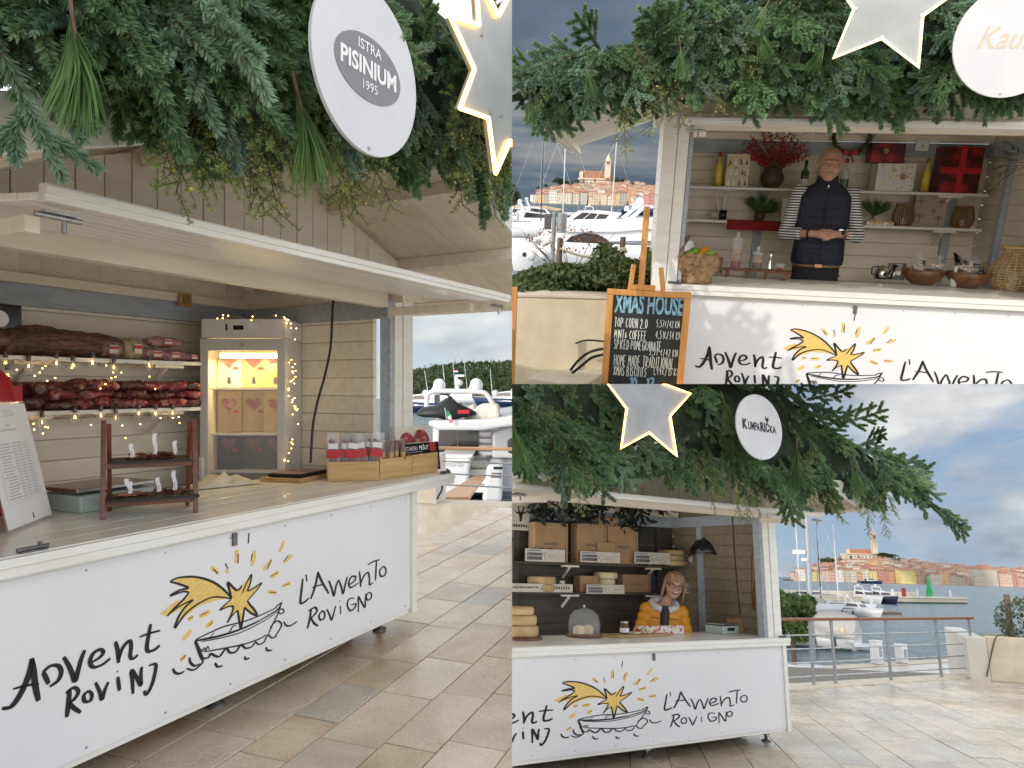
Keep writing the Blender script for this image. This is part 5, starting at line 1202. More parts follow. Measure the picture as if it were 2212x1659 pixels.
# ------------------------------------------------------------------ people
def ring(c, rx, ry, n=20, p=2.4, tilt=None):
    out = []
    for i in range(n):
        t = 2 * math.pi * i / n; x = math.copysign(abs(math.cos(t)) ** (2 / p), math.cos(t)) * rx; y = math.copysign(abs(math.sin(t)) ** (2 / p), math.sin(t)) * ry
        out.append(V(c) + (tilt @ V((x, y, 0)) if tilt is not None else V((x, y, 0))))
    return out
def head_shape(mb, c, h, Rt, smile=0):
    """c: head centre, h: head height, facing -y, Rt turns it"""
    def P(x, y, z): return c + Rt @ (V((x, y, z)) * h)
    E = lambda x, y, z, rx, ry, rz: mb.blob(P(x, y, z), V((rx, ry, rz)) * h, 16, 12, M=Rt)
    E(0, .06, .14, .335, .40, .36); E(0, -.02, -.08, .30, .35, .38); E(0, -.13, -.33, .17, .20, .15)      # skull, face, chin
    E(-.14, -.22, -.10, .13, .12, .14); E(.14, -.22, -.10, .13, .12, .14)                                   # cheeks
    E(0, -.335, .085, .22, .06, .05); E(0, -.40, -.055, .045, .075, .07); mb.capsule(P(0, -.37, .07), P(0, -.425, -.045), .028 * h, .042 * h, 8)   # brow, nose
    E(-.055, -.38, -.075, .035, .04, .03); E(.055, -.38, -.075, .035, .04, .03)
    E(0, -.335, -.205, .115, .045, .028); E(0, -.33, -.245, .095, .04, .03)                                 # lips
    for sg in (-1, 1): E(sg * .335, .05, -.02, .045, .08, .12)                                              # ears
def hand(mb, wrist, palm, fdir, up, side, L, curl=.6, thumb=1):
    """a palm and five bent fingers; fdir runs along the fingers, up is the back of the hand"""
    fdir, up = V(fdir).normalized(), V(up).normalized(); sd = fdir.cross(up).normalized() * side
    mb.capsule(wrist, palm, .030, .034, 10)
    for k in range(4):
        b = V(palm) + sd * (k - 1.5) * .0195 + fdir * .022; l = L * (.40, .45, .43, .34)[k]
        m1 = b + fdir * l - up * l * .25 * curl; m2 = m1 + (fdir * (1 - curl) - up * curl).normalized() * l * .75; m3 = m2 + (fdir * (.3 - curl) - up).normalized() * l * .5
        mb.capsule(b, m1, .0100, .0092, 8); mb.capsule(m1, m2, .0092, .0085, 8); mb.capsule(m2, m3, .0085, .0075, 8)
    b = V(palm) - fdir * .02 - sd * .03 * thumb; m1 = b - sd * .022 * thumb + fdir * .03 - up * .008; m2 = m1 + fdir * .034 - up * .006 + sd * .006 * thumb
    mb.capsule(b, m1, .0125, .011, 8); mb.capsule(m1, m2, .011, .009, 8)
def face_parts(o, c, h, Rt, smile=0, glasses=False):
    def P(x, y, z): return c + Rt @ (V((x, y, z)) * h)
    for sg in (-1, 1):
        part('eye', MB().blob(P(sg * .135, -.335, .015), V((.042, .02, .013)) * h, 12, 8, M=Rt), 'eye_white', o); part('pupil', MB().blob(P(sg * .135, -.354, .015), V((.018, .008, .013)) * h, 10, 6, M=Rt), 'eye_dark', o)
        part('eyebrow', MB().tube([P(sg * .07, -.372, .10), P(sg * .14, -.370, .112), P(sg * .21, -.335, .10)], .008 * h, 6), 'hair' if glasses else 'bark', o)
    if smile:
        part('mouth', MB().blob(P(0, -.352, -.215), V((.105, .03, .062)) * h, 14, 8, M=Rt), 'lip', o); part('teeth', MB().blob(P(0, -.375, -.19), V((.085, .018, .022)) * h, 12, 6, M=Rt), 'teeth', o)
    else: part('mouth', MB().tube([P(-.10, -.352, -.222), P(-.04, -.378, -.228), P(.04, -.378, -.228), P(.10, -.352, -.220)], [.006 * h, .012 * h, .012 * h, .006 * h], 6), 'lip', o)
# the man behind the second counter
dm = 1.12; zt = SB.pix(1781, 318, dm)[1]; sm_ = SB.pix(1779, 450, dm)[0]; Hm = zt - .17
mn = thing('person', 'bald man in a navy vest and striped shirt, hands clasped, behind the counter', 'person', SB, (sm_, dm, .17), -.10)
h = Hm * .152; hc = V((0, -.03, Hm - h * .5)); k = Hm / 1.8
Rt = Matrix.Rotation(.08, 3, 'Y')
body = MB(); head_shape(body, hc, h, Rt)
body.capsule((0, .02, 1.48 * k), hc + V((0, .02, -.06)), .064 * k, .060 * k, 14)
body.rings([ring((0, 0, z * k), rx * k, ry * k) for z, rx, ry in ((.10, .11, .07), (.5, .14, .09), (.85, .165, .11), (.98, .155, .105), (1.15, .155, .105), (1.36, .165, .11), (1.46, .13, .09), (1.50, .06, .06))])
El, Er = V((-.275, -.03, 1.12)) * k, V((.275, -.03, 1.12)) * k; Sl, Sr = V((-.19, .0, 1.435)) * k, V((.19, 0, 1.435)) * k
Wl, Wr = V((-.085, -.225, 1.135)) * k, V((.105, -.225, 1.14)) * k
for s_, e_, w_ in ((Sl, El, Wl), (Sr, Er, Wr)): body.capsule(s_, e_, .050 * k, .042 * k); body.capsule(e_, w_, .043 * k, .031 * k)
hand(body, Wl, V((-.03, -.265, 1.13)) * k, (.95, -.25, -.1), (-.1, -.9, .35), 1, .085, .55)
hand(body, Wr, V((.045, -.285, 1.13)) * k, (-.95, -.15, -.12), (.1, -.9, .4), -1, .085, .75, 1)
part('body', fuse(body, 'skin', .0075, 'body', 4), None, mn)
face_parts(mn, hc, h, Rt)
sh = MB()
for s_, e_, w_ in ((Sl, El, Wl), (Sr, Er, Wr)): sh.capsule(s_ + V((0, 0, .02)), e_, .066 * k, .058 * k, 12); sh.capsule(e_, e_.lerp(w_, .5), .058 * k, .050 * k, 12)
sh.capsule(Sl, Sr, .07 * k, .07 * k, 12)
part('striped_shirt', fuse(sh, 'stripes', .010, 'striped_shirt', 4), None, mn)
vs_ = MB(); vs_.rings([ring((0, -.005, z * k), rx * k, ry * k) for z, rx, ry in ((.885, .20, .135), (.93, .205, .14), (1.05, .195, .135), (1.18, .20, .135), (1.32, .21, .135), (1.43, .205, .12), (1.49, .15, .10), (1.53, .085, .088), (1.585, .076, .08))])
vest = part('vest', fuse(vs_, 'vest', .010, 'vest', 4), None, mn)
part('zipper', MB().tube([(0.0, -.146 * k, .90 * k), (0, -.150 * k, 1.1 * k), (0, -.150 * k, 1.30 * k), (0, -.122 * k, 1.45 * k), (0, -.095 * k, 1.55 * k)], .0035, 5), 'black', vest)
part('zipper_pull', MB().box(-.004, .004, -.112 * k, -.108 * k, 1.48 * k, 1.51 * k), 'chrome', vest)
for z in (.935, .975, 1.015, 1.055, 1.10, 1.20, 1.26, 1.32): part('quilt_seam', MB().tube([(math.cos(t) * .203 * k, math.sin(t) * .142 * k - .005, z * k + .004 * math.sin(t * 5)) for t in [math.pi + math.pi * i / 24 for i in range(25)]], .0022, 4), 'black', vest)
tr = MB(); tr.rings([ring((0, 0, z * k), rx * k, ry * k) for z, rx, ry in ((.45, .17, .11), (.6, .175, .115), (.8, .185, .125), (.90, .18, .12))]); part('trousers', fuse(tr, 'trousers', .012, 'trousers', 3), None, mn)
for sg in (-1, 1): part('trouser_leg', MB().capsule((sg * .09 * k, 0, .05), (sg * .09 * k, 0, .5 * k), .07 * k, .095 * k, 12), 'trousers', mn)
part('shoe', MB().blob((-.09, -.05, .04), (.05, .14, .045)), 'black', mn); part('shoe', MB().blob((.09, -.05, .04), (.05, .14, .045)), 'black', mn)
part('belt', MB().rings([ring((0, -.003, z * k), .186 * k, .128 * k) for z in (.868, .888)], caps=False), 'rattan_dark', mn); part('buckle', MB().box(-.03, .03, -.14 * k, -.133 * k, .866 * k, .892 * k), 'copper', mn)
x, y, dd = basis(Wr - Er); wc = Er.lerp(Wr, .86)
part('wristwatch', MB().cyl(wc - dd * .012, wc + dd * .012, .039 * k, .038 * k, 18), 'chrome', mn); part('watch_face', MB().cyl(wc + V((0.0, -.036, .012)) * k, wc + V((0, -.045, .016)) * k, .020, n=16), 'black_gloss', mn)
wc = El.lerp(Wl, .9); dd = (Wl - El).normalized(); part('bracelet', MB().cyl(wc - dd * .006, wc + dd * .006, .038 * k, n=16), 'black', mn)

# ------------------------------------------------------------------ on the second counter
def ct(px, py, fr=SB, z=1.0): return fr.t3(px, py, z + .0015)
p = V((SB.pix(1504, 575, .19)[0], .19, 1.0015))
o = thing('wooden_pot', 'rough carved wooden pot with its lid ajar, full of citrus fruit', 'pot', SB, p, scale=1.22); R0 = .145
part('pot', MB().lathe([(.001, 0), (.105, .002), (.11, .03), (.10, .045), (.135, .08), (.145, .125), (.135, .17), (.120, .19), (.108, .185), (.12, .15), (.12, .08), (.001, .06)], 28), 'wood_rough', o)
part('lid', MB().lathe([(.001, .045), (.06, .04), (.11, .015), (.125, 0), (.11, .0), (.05, .02), (.001, .028)], 24, M=Matrix.Translation((-.11, .03, .19)) @ Matrix.Rotation(-1.05, 4, 'Y')), 'wood_rough', o); part('lug', MB().blob((-.01, -.14, .13), (.025, .018, .02)), 'wood_rough', o)
for i, (x, y, z, r, mt, lab) in enumerate([(-.055, -.03, .175, .036, 'lime_fruit', 'green lime by the lid of the wooden pot'), (.02, -.055, .165, .037, 'orange_fruit', 'orange at the rim of the wooden pot'), (.045, .02, .195, .038, 'orange_fruit', 'orange on top of the fruit in the wooden pot'),
                                     (.075, -.045, .18, .034, 'lime_fruit', 'green lime between the oranges of the wooden pot'), (-.02, .03, .19, .036, 'lime_fruit', 'green lime behind the fruit of the wooden pot'), (-.02, -.06, .15, .036, 'orange_fruit', 'orange low at the front of the wooden pot'), (.02, .0, .14, .045, 'orange_fruit', 'orange buried under the other fruit')]):
    solo('citrus_fruit', MB().blob((0, 0, 0), (r, r, r * .93), 16, 12), mt, lab, 'fruit', SB, p + V((x, y, z)) * 1.22, scale=1.15)
def paper_bag(px, py, w, h, lab, dy=0):
    q = ct(px, py) + V((0, dy, 0)); mb = MB(); random.seed(int(px))
    rs = [[V((math.copysign(w / 2, c[0]) * sc + rnd(-.006, .006), c[1] * .045 * sc + rnd(-.006, .006), z)) for c in ((-1, -1), (-.3, -1.1), (.3, -1.1), (1, -1), (1, 1), (.3, 1.1), (-.3, 1.1), (-1, 1))] for z, sc in ((0, 1), (h * .3, 1.04), (h * .6, .98), (h * .8, 1.02), (h, .9), (h * .97, .8))]
    for r_ in rs:
        for i in (1, 2, 5, 6): r_[i].x *= .35
    mb.rings(rs, smooth=False); solo('paper_bag', mb, 'kraft', lab, 'bag', SB, q, rnd(-.2, .2))
paper_bag(1535, 575, .12, .17, 'taller brown paper bag behind the wooden pot', .18); paper_bag(1548, 590, .10, .14, 'shorter brown paper bag beside the riser board', .06)
cup = MB().lathe([(.001, 0), (.028, .001), (.038, .085), (.040, .088), (.036, .088), (.027, .004), (.001, .004)], 18).mesh('paper_cup', 'paper')
for px, n, dd, lab in ((1487, 16, .46, 'white paper cup in the taller stack by the post'), (1499, 11, .42, 'white paper cup in the shorter stack by the post')):
    q = ct(px, 590) + V((0, 0, 0)); q.y = dd; q.x = SB.pix(px, 560, dd)[0] 
    for i in range(n): solo('paper_cup', cup, None, lab, 'cup', SB, (q.x, dd, 1.002 + i * .0145), 0, 'stacked paper cups by the post', rot=Matrix.Translation((0, 0, .09)) @ Matrix.Rotation(math.pi, 4, 'X'))
s, w, h = bx(1512, 1514, 510, 1.0, .45); o = thing('water_bottle', 'green glass water bottle behind the paper bags', 'bottle', SB, (s, .45, 1.0015)); part('glass', MB().lathe([(.001, 0), (.034, .002), (.034, .13), (.026, .17), (.013, .21), (.013, .235), (.001, .236)], 18), 'glass_green', o); part('cap', MB().cyl((0, 0, .234), (0, 0, .252), .0145, n=14), 'steel', o)
# riser board with jars
a, b = ct(1563, 598), ct(1703, 607); yw = math.atan2(b.y - a.y, b.x - a.x); W = (b - a).length + .04; zr = .075
rb = thing('riser_board', 'long reddish wooden riser board carrying the glass jars', 'stand', SB, a + V((-.02, .01, 0)), yw)
part('board', MB().box(0, W, 0, .15, zr - .018, zr), 'wood_red', rb, bevel=.003)
for i in range(4): x = .03 + (W - .09) * i / 3; part('foot', MB().box(x, x + .022, .01, .14, 0, zr - .0185), 'wood_red', rb, bevel=.002)
Rr = Matrix.Rotation(yw, 3, 'Z')
def rp(px, y=.075): 
    s = SB.pix(px, 570, a.y + .08)[0]; return V((s, a.y + .09 + (s - a.x) * math.tan(yw), 1.0 + zr + .002))
def jar(px, r, h, lab, fills):
    q = rp(px); o = thing('glass_jar', lab, 'jar', SB, q)
    part('glass', MB().lathe([(.001, .001), (r, .001), (r, h), (r + .003, h + .003), (r - .004, h + .003), (r - .004, .006), (.001, .006)], 24), 'glass_thin', o)
    part('lid', MB().lathe([(r + .006, h + .004), (r + .006, h + .010), (r * .6, h + .022), (.012, h + .028), (.010, h + .034), (.017, h + .042), (.012, h + .05), (.016, h + .058), (.013, h + .068), (.001, h + .071)], 22), 'glass_white', o)
    for mt, z0, z1 in fills:
        if mt.startswith('seeds'): part('filling', MB().cyl((0, 0, z0), (0, 0, z1), r - .006, n=20), mt, o)
        else:
            random.seed(int(px))
            for i in range(26): part('dried_slice', MB().lathe([(.001, 0), (.021, .0005), (.022, .003), (.001, .0035)], 12), mt, o, Matrix.Translation((rnd(-.6, .6) * (r - .02), rnd(-.6, .6) * (r - .02), rnd(z0 + .015, z1))) @ Matrix.Rotation(rnd(.6, 1.57), 4, 'X') @ Matrix.Rotation(rnd(-1, 1), 4, 'Y'))
jar(1588, .046, .235, 'tall lidded glass jar of dried orange slices over red seeds', [('seeds_red', .008, .06), ('dried_fruit', .06, .15)])
jar(1633, .043, .125, 'short lidded glass jar of dried fruit over brown seeds', [('seeds_brown', .008, .055), ('dried_fruit', .055, .10)])
solo('jigger', MB().lathe([(.001, 0), (.022, .001), (.020, .012), (.008, .075), (.006, .085), (.009, .095), (.022, .155), (.021, .155), (.006, .1), (.001, .1)], 20), 'chrome', 'silver double jigger between the short jar and the small bowl', 'jigger', SB, rp(1660))
o = thing('small_bowl', 'tiny round glass bowl with red pieces at the riser board end', 'bowl', SB, rp(1681)); part('glass', MB().lathe([(.001, .001), (.03, .002), (.043, .02), (.038, .045), (.043, .056), (.040, .056), (.034, .045), (.039, .02), (.001, .006)], 20), 'glass_thin', o); part('filling', MB().blob((0, 0, .016), (.032, .032, .012)), 'seeds_red', o)
q = ct(1780, 597) + V((0, .04, 0)); o = thing('menu_clipboard', 'copper coloured clipboard with a metal clip lying on the counter', 'clipboard', SB, q); part('board', MB().box(-.15, .15, -.02, .12, 0, .012), 'copper', o, bevel=.003); part('clip', MB().tube([(-.03, .05, .012), (-.025, .05, .035), (.025, .05, .035), (.03, .05, .012)], .004, 6), 'steel', o)
# steel pots
q = ct(1912, 605) + V((0, .12, 0)); o = thing('steel_kettle', 'small round steel kettle with black handle behind the bowls', 'kettle', SB, q)
part('body', MB().lathe([(.001, 0), (.055, .001), (.062, .03), (.055, .075), (.035, .105), (.012, .118), (.001, .125)], 24), 'chrome', o); part('handle', MB().tube([(-.03, 0, .11), (-.085, 0, .10), (-.085, 0, .04), (-.058, 0, .03)], .006, 6), 'black', o); part('spout', MB().tube([(.05, -.01, .06), (.075, -.02, .09), (.09, -.02, .105)], [.012, .009, .006], 8), 'chrome', o)
q = ct(1944, 607) + V((.01, .16, 0)); o = thing('steel_pot', 'open steel cooking pot behind the cookie bowls', 'pot', SB, q); part('body', MB().lathe([(.001, 0), (.078, .001), (.08, .01), (.08, .135), (.085, .138), (.077, .138), (.075, .015), (.001, .01)], 26), 'chrome', o); part('handle', MB().tube([(.08, -.0, .11), (.105, 0, .115), (.105, 0, .09), (.08, 0, .085)], .005, 6), 'steel', o)
def bowl(px, py, lab, seed):
    q = ct(px, py) + V((0, .13, 0)); o = thing('wooden_bowl', lab, 'bowl', SB, q)
    part('bowl', MB().lathe([(.001, 0), (.075, .001), (.12, .03), (.158, .08), (.172, .125), (.162, .127), (.145, .085), (.10, .035), (.001, .02)], 32), 'wood_bowl', o); random.seed(seed)
    for i in range(5):
        x, y = rnd(-.085, .085), rnd(-.07, .06); co_ = thing('cookie_bag', 'clear tied bag of cookies in the %s' % lab.split(' with')[0], 'bag', SB, q + V((x, y, .105 + .012 * i)), rnd(0, 3), 'cookie bags in the wooden bowls')
        for j in range(9): part('cookie', MB().blob((rnd(-.04, .04), rnd(-.03, .03), rnd(0, .035)), (.018, .016, .010), 8, 6, .2, seed=j), 'cookie', co_)
        bm_ = MB(); bm_.blob((0, 0, .015), (.062, .05, .04), 14, 10, .5, fr=4, seed=seed + i); bm_.rings([[V((math.cos(t) * r_ * (1 + .35 * math.sin(4 * t + i)), math.sin(t) * r_, z_)) for t in [2 * math.pi * j / 16 for j in range(16)]] for r_, z_ in ((.008, .05), (.018, .075), (.038, .105))], caps=False)
        part('film', bm_, 'plastic_clear', co_, fix=False)
        if i % 2 == 0:
            lb = part('tag', MB().box(-.028, .028, -.052, -.050, .01, .045), 'black', co_); part('tag_lettering', MB().box(-.02, .02, -.0526, -.0521, .03, .033).box(-.018, .014, -.0526, -.0521, .02, .023), 'paper', lb)
bowl(2003, 618, 'turned wooden bowl with bagged cookies beside the steel pot', 1); bowl(2103, 625, 'turned wooden bowl with bagged cookies beside the rattan vase', 2)
q = ct(2195, 632) + V((.05, .20, 0)); o = thing('rattan_vase', 'tall open weave rattan vase at the counter end', 'vase', SB, q)
prof = [(.10, 0), (.165, .04), (.185, .10), (.18, .16), (.15, .21), (.105, .25), (.09, .30), (.105, .335)]
for i in range(22):
    t = 2 * math.pi * i / 22; part('stake', MB().tube([(math.cos(t) * r_, math.sin(t) * r_, z_) for r_, z_ in prof], .0042, 5), 'rattan', o)
def pr_at(z):
    for (r0, z0), (r1, z1) in zip(prof, prof[1:]):
        if z <= z1: return r0 + (r1 - r0) * (z - z0) / (z1 - z0)
    return prof[-1][0]
for i in range(17): z = .008 + .019 * i; r_ = pr_at(z) + .004; part('weaver', MB().tube([(math.cos(t) * r_ + .002 * math.sin(9 * t), math.sin(t) * r_, z + .003 * math.sin(5 * t + i)) for t in [2 * math.pi * j / 32 for j in range(32)]], .0042, 5, 0, True, True), 'rattan', o)
part('rim', MB().tube([(math.cos(t) * .107, math.sin(t) * .107, .338) for t in [2 * math.pi * j / 32 for j in range(32)]], .012, 8, 0, True, True), 'rattan', o); part('candle', MB().cyl((0, 0, .004), (0, 0, .14), .04, n=16), 'candle', o)
q = ct(2160, 612) + V((.0, .28, 0)); o = thing('laptop', 'open black laptop behind the rattan vase', 'laptop', SB, q, .35); part('base', MB().box(-.17, .17, -.12, .12, 0, .018), 'black', o, bevel=.003); part('screen', MB().box(-.17, .17, 0, .012, 0, .26), 'black_gloss', o, Matrix.Translation((0, .12, .018)) @ Matrix.Rotation(-.5, 4, 'X'), bevel=.003)
s, w, h = bx(2068, 2072, 580, 1.0, .8); bottle(2066, 575, 1.0, .78, 'white_plastic', 'white_plastic', 'small white plastic bottle behind the cookie bowls', r=.028)
# ------------------------------------------------------------------ easel with the chalk menu
de = -.42; zb0 = 0
fx0, zt_ = SB.pix(1312, 623, de); fx1, _ = SB.pix(1494, 628, de); W = fx1 - fx0; zt_ = zt_; hB = 1.05
es = thing('easel_menu', 'orange wooden easel with a black chalk menu board in front of the stall', 'menu board', SB, ((fx0 + fx1) / 2, de, 0)); ox = (fx0 + fx1) / 2
def EX(px, py): s_, z_ = SB.pix(px, py, de); return s_ - ox, z_
zb = zt_ - hB; lean = 0
for nm, b in (('frame_board', (-W / 2, W / 2, zt_ - .042, zt_)), ('frame_board', (-W / 2, W / 2, zb, zb + .065)), ('frame_board', (-W / 2, -W / 2 + .048, zb + .066, zt_ - .043)), ('frame_board', (W / 2 - .048, W / 2, zb + .066, zt_ - .043))): part(nm, MB().box(b[0], b[1], -.025, .01, b[2], b[3]), 'wood_orange', es, bevel=.004)
cbd = part('chalkboard', MB().box(-W / 2 + .047, W / 2 - .047, -.008, .004, zb + .065, zt_ - .041), 'chalk_black', es)
mx, mz = EX(1398, 446); part('mast', MB().box(mx - .022, mx + .022, .012, .035, .1, mz), 'wood_orange', es, bevel=.003)
cx, cz = EX(1392, 612); part('clamp', MB().box(cx - .09, cx + .08, -.03, .04, zt_ + .002, zt_ + .035), 'wood_orange', es, bevel=.003)
for (xa, ya), (xb, yb) in (((1361, 622), (1369, 571)), ((1433, 622), (1428, 578))):
    p0, p1 = EX(xa, ya), EX(xb, yb); part('prong', MB().bar((p0[0], .0, p0[1] - .02), (p1[0], .0, p1[1]), .035, .02, up=(0, 1, 0)), 'wood_orange', es, bevel=.003)
for sg in (-1, 1): part('leg', MB().bar((sg * W * .2, .03, zt_ - .02), (sg * W * .42, .02, 0), .03, .04, up=(0, 1, 0)), 'wood_orange', es, bevel=.003)
part('back_leg', MB().bar((0, .05, zt_ - .1), (0, .4, 0), .03, .04, up=(1, 0, 0)), 'wood_orange', es, bevel=.003)
def CH(px, py): 
    s_, z_ = SB.pix(px, py, de - .01); return s_ - ox, z_
random.seed(2); yy = -.0088
def line(t, px0, px1, py0, py1, m, thick, parent_name):
    x0, z0 = CH(px0, py1); x1, z1 = CH(px1, py0); n = sum(.75 if c in ' I.,1' else 1.32 for c in t); k = MB(); chalk(k, t, x0, z0, yy, z1 - z0, (x1 - x0) / n, thick); part(parent_name, k, m, cbd, fix=False)
x0, z0 = CH(1326, 675); x1, z1 = CH(1478, 640); k = MB(); fit_text(k, 'XMAS HOUSE', x0, x1, z0, z1, yy, bold=.03); part('title_chalk', k, 'chalk_blue', cbd, fix=False)
line('TOP CORN 2.0', 1327, 1402, 690, 706, 'chalk_white', .0048, 'menu_chalk'); line('5,57e/42 KN', 1418, 1470, 694, 706, 'chalk_white', .004, 'price_chalk')
line('MINT& COFFEE', 1327, 1399, 716, 731, 'chalk_white', .0048, 'menu_chalk'); line('4,51e/34 KN', 1416, 1473, 718, 731, 'chalk_white', .004, 'price_chalk')
line('SPICED POMEGRANATE', 1326, 1431, 739, 753, 'chalk_white', .0048, 'menu_chalk'); line('5,57 e/42 KN', 1402, 1466, 756, 767, 'chalk_white', .004, 'price_chalk')
line('HOME MADE TRADITIONAL', 1326, 1459, 774, 789, 'chalk_white', .0048, 'menu_chalk'); line('XMAS BISCUITS', 1325, 1399, 795, 810, 'chalk_white', .0048, 'menu_chalk'); line('1,99e/15 KN', 1410, 1470, 796, 809, 'chalk_white', .004, 'price_chalk')
line('10-17', 1358, 1418, 818, 842, 'chalk_blue', .014, 'hours_chalk')
# ------------------------------------------------------------------ third stall: signs
o = star_sign(SC, 'zinc star sign with yellow lit edge in the cheese stall garland', 1400, 872, -1.42, .42, .205, .0, 'zinc', 'neon', .0075)
o = disc_sign(SC, 'round white sign with black block lettering in the dark garland', 1641, 922, -1.44, .255, .255)
tx = MB(); fit_text(tx, 'K', -.19, -.135, -.035, .045, -.0015, bold=.06); fit_text(tx, 'UMPA', -.128, .0, -.035, .03, -.0015, bold=.035); fit_text(tx, 'RI', .005, .062, -.035, .04, -.0015, bold=.05); fit_text(tx, 'Č', .066, .105, -.035, .06, -.0015, bold=.05); fit_text(tx, 'KA', .11, .185, -.035, .025, -.0015, bold=.035)
part('block_lettering', tx, 'ink', o, fix=False)
gt = MB(); fill(gt, [(.06, .062), (.085, .055), (.11, .062), (.10, .075), (.108, .095), (.098, .09), (.09, .078), (.08, .078), (.07, .092), (.062, .096), (.07, .076)], -.0016); part('goat_print', gt, 'ink', o, fix=False)
DC = 1.6; Y1, Y2 = 1.6823, 1.3772; DT = DC - .13
MATS_D = mat('interior_shade', (.075, .066, .052), (.05, .043, .034), .6, 3, (1, 6, 6))  # dark timber colour with the stall's inner shade put into it
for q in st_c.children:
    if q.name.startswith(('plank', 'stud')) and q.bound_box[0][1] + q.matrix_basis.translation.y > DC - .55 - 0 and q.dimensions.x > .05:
        q.data.materials[0] = MATS['interior_shade']
mat('side_wall_shade', (.27, .225, .165), (.21, .17, .12), .6, 3, (1, 6, 6))  # cream side planks coloured brown to stand in for the dim interior
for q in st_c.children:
    if q.name.startswith('plank') and q.dimensions.x < .05: q.data.materials[0] = MATS['side_wall_shade']
shelf(SC, DC, Y1, 1.2, 4.15, .25, 'upper shelf of kraft boxes and jars in the dark stall', 'interior_shade')
shelf(SC, DC, Y2, 1.2, 4.15, .25, 'lower shelf of cheese wheels in the dark stall', 'interior_shade')
def c4(cx, cy): return 1106 + cx * .2, 1050.7 + cy * .2
def c5(cx, cy): return 1327 + cx * .2, 1050.7 + cy * .2
def cbx(f, x0, x1, y0, z, d=DT):
    a = SC.pix(*f(x0, y0), d); b = SC.pix(*f(x1, y0), d); return (a[0] + b[0]) / 2, abs(b[0] - a[0]), a[1] - z
def kraft(f, x0, x1, y0, y1, lab, d=DT, z=None, dep=.13):
    z = Y1 if z is None else z; s, w, h = cbx(f, x0, x1, y0, z, d); o = thing('kraft_box', lab, 'box', SC, (s, d, z + .002)); h = max(h, .06)
    part('box', MB().box(-w / 2, w / 2, -dep / 2, dep / 2, 0, h), 'kraft_box', o, bevel=.003); k = MB(); fit_text(k, 'KUMPARIČKA', -w * .24, w * .24, h * .42, h * .52, -dep / 2 - .001, bold=.04); k.box(w * .42, w * .44, -dep / 2 - .0012, -dep / 2 - .0005, 0, h); part('box_lettering', k, 'print_brown', o, fix=False)
    return h
h1 = kraft(c4, 215, 570, 385, 660, 'large kraft box behind the row of jars'); h2 = kraft(c4, 670, 985, 400, 690, 'large kraft box next to the dark leaves'); h3 = kraft(c4, 1000, 1320, 430, 690, 'large kraft box beside the tall dark branch')
kraft(c4, 905, 1105, 335, 430, 'small kraft box lying across two large boxes', z=Y1 + min(h2, h3) + .003); kraft(c4, 920, 1125, 605, 690, 'small kraft box in front of two large boxes', d=DT - .085, dep=.03)
ha = kraft(c5, 735, 900, 640, 700, 'flat kraft box under the stack by the wall'); hb = kraft(c5, 740, 1000, 465, 640, 'middle kraft box of the stack by the wall', z=Y1 + ha + .002); kraft(c5, 750, 1030, 215, 460, 'top kraft box of the stack by the wall', z=Y1 + ha + hb + .004)
kraft(c4, 700, 905, 965, 1045, 'small kraft box under the jars on the lower shelf', z=Y2); kraft(c4, 1160, 1455, 950, 1050, 'long kraft box beside the woman on the lower shelf', z=Y2)
jb = MB().lathe([(.001, 0), (.028, .001), (.030, .01), (.030, .045), (.024, .052), (.001, .052)], 14).mesh('glass', 'seeds_brown'); jl = MB().cyl((0, 0, .0525), (0, 0, .068), .027, n=14).mesh('lid', 'black'); jp = MB().cyl((0, 0, .012), (0, 0, .042), .0308, n=14, caps=False).mesh('label', 'cream_cloth')
def jars(f, xs, z, lab, d=DT - .085):
    for cx in xs:
        s = SC.pix(*f(cx, 600), d)[0]; o = thing('preserve_jar', lab, 'jar', SC, (s, d, z + .002), 0, 'jars on the cheese stall shelves'); [part(n_, m_, None, o) for n_, m_ in (('glass', jb), ('lid', jl), ('label', jp))]
jars(c4, (185, 265, 350, 435), Y1, 'small dark jar in the bottom row before the large kraft box'); jars(c4, (235, 318, 412), Y1 + .071, 'small dark jar in the upper row before the large kraft box'); jars(c4, (1400, 1475, 1550), Y1, 'small dark jar in the bottom row before the dark branch'); jars(c4, (1440, 1515), Y1 + .071, 'small dark jar in the upper row before the dark branch')
jars(c4, (500, 570), Y2, 'small dark jar in the bottom row beside the cheese wheels'); jars(c4, (545,), Y2 + .071, 'small dark jar on top of two others beside the cheese wheels'); jars(c5, (690, 760), Y2, 'small dark jar beside the woman on the lower shelf', DT)
def wheel(f, x0, x1, y0, z, lab, d=DT, hh=.07, mt='cheese', grp=None):
    s, w, _ = cbx(f, x0, x1, y0, z, d); r = w / 2; solo('round_cheese', MB().lathe([(.001, 0), (r * .93, .001), (r, .012), (r * 1.01, hh * .5), (r, hh - .012), (r * .93, hh), (.001, hh)], 28), mt, lab, 'cheese', SC, (s, d, z + .002), rnd(0, 3), grp)
for i in range(3): wheel(c5, 495, 725, 510, Y1 + i * .062, ['bottom', 'middle', 'top'][i] + ' cheese wheel of the stack between jars and kraft boxes', hh=.06)
for i in range(2): wheel(c4, 190, 450, 870, Y2 + i * .078, ['lower', 'upper'][i] + ' wide brown cheese wheel on the lower shelf', hh=.075)
for i in range(3): wheel(c4, 900 + 20 * (i % 2), 1110 - 20 * (i % 2), 840, Y2 + i * .072, ['bottom', 'middle', 'top'][i] + ' pale cheese wheel of the stack beside the small kraft box', hh=.07, mt='cheese_pale')
for i in range(2): wheel(c5, 800, 960, 900, Y2 + i * .072, ['lower', 'upper'][i] + ' dark cheese wheel beside the lamp pole', hh=.07)
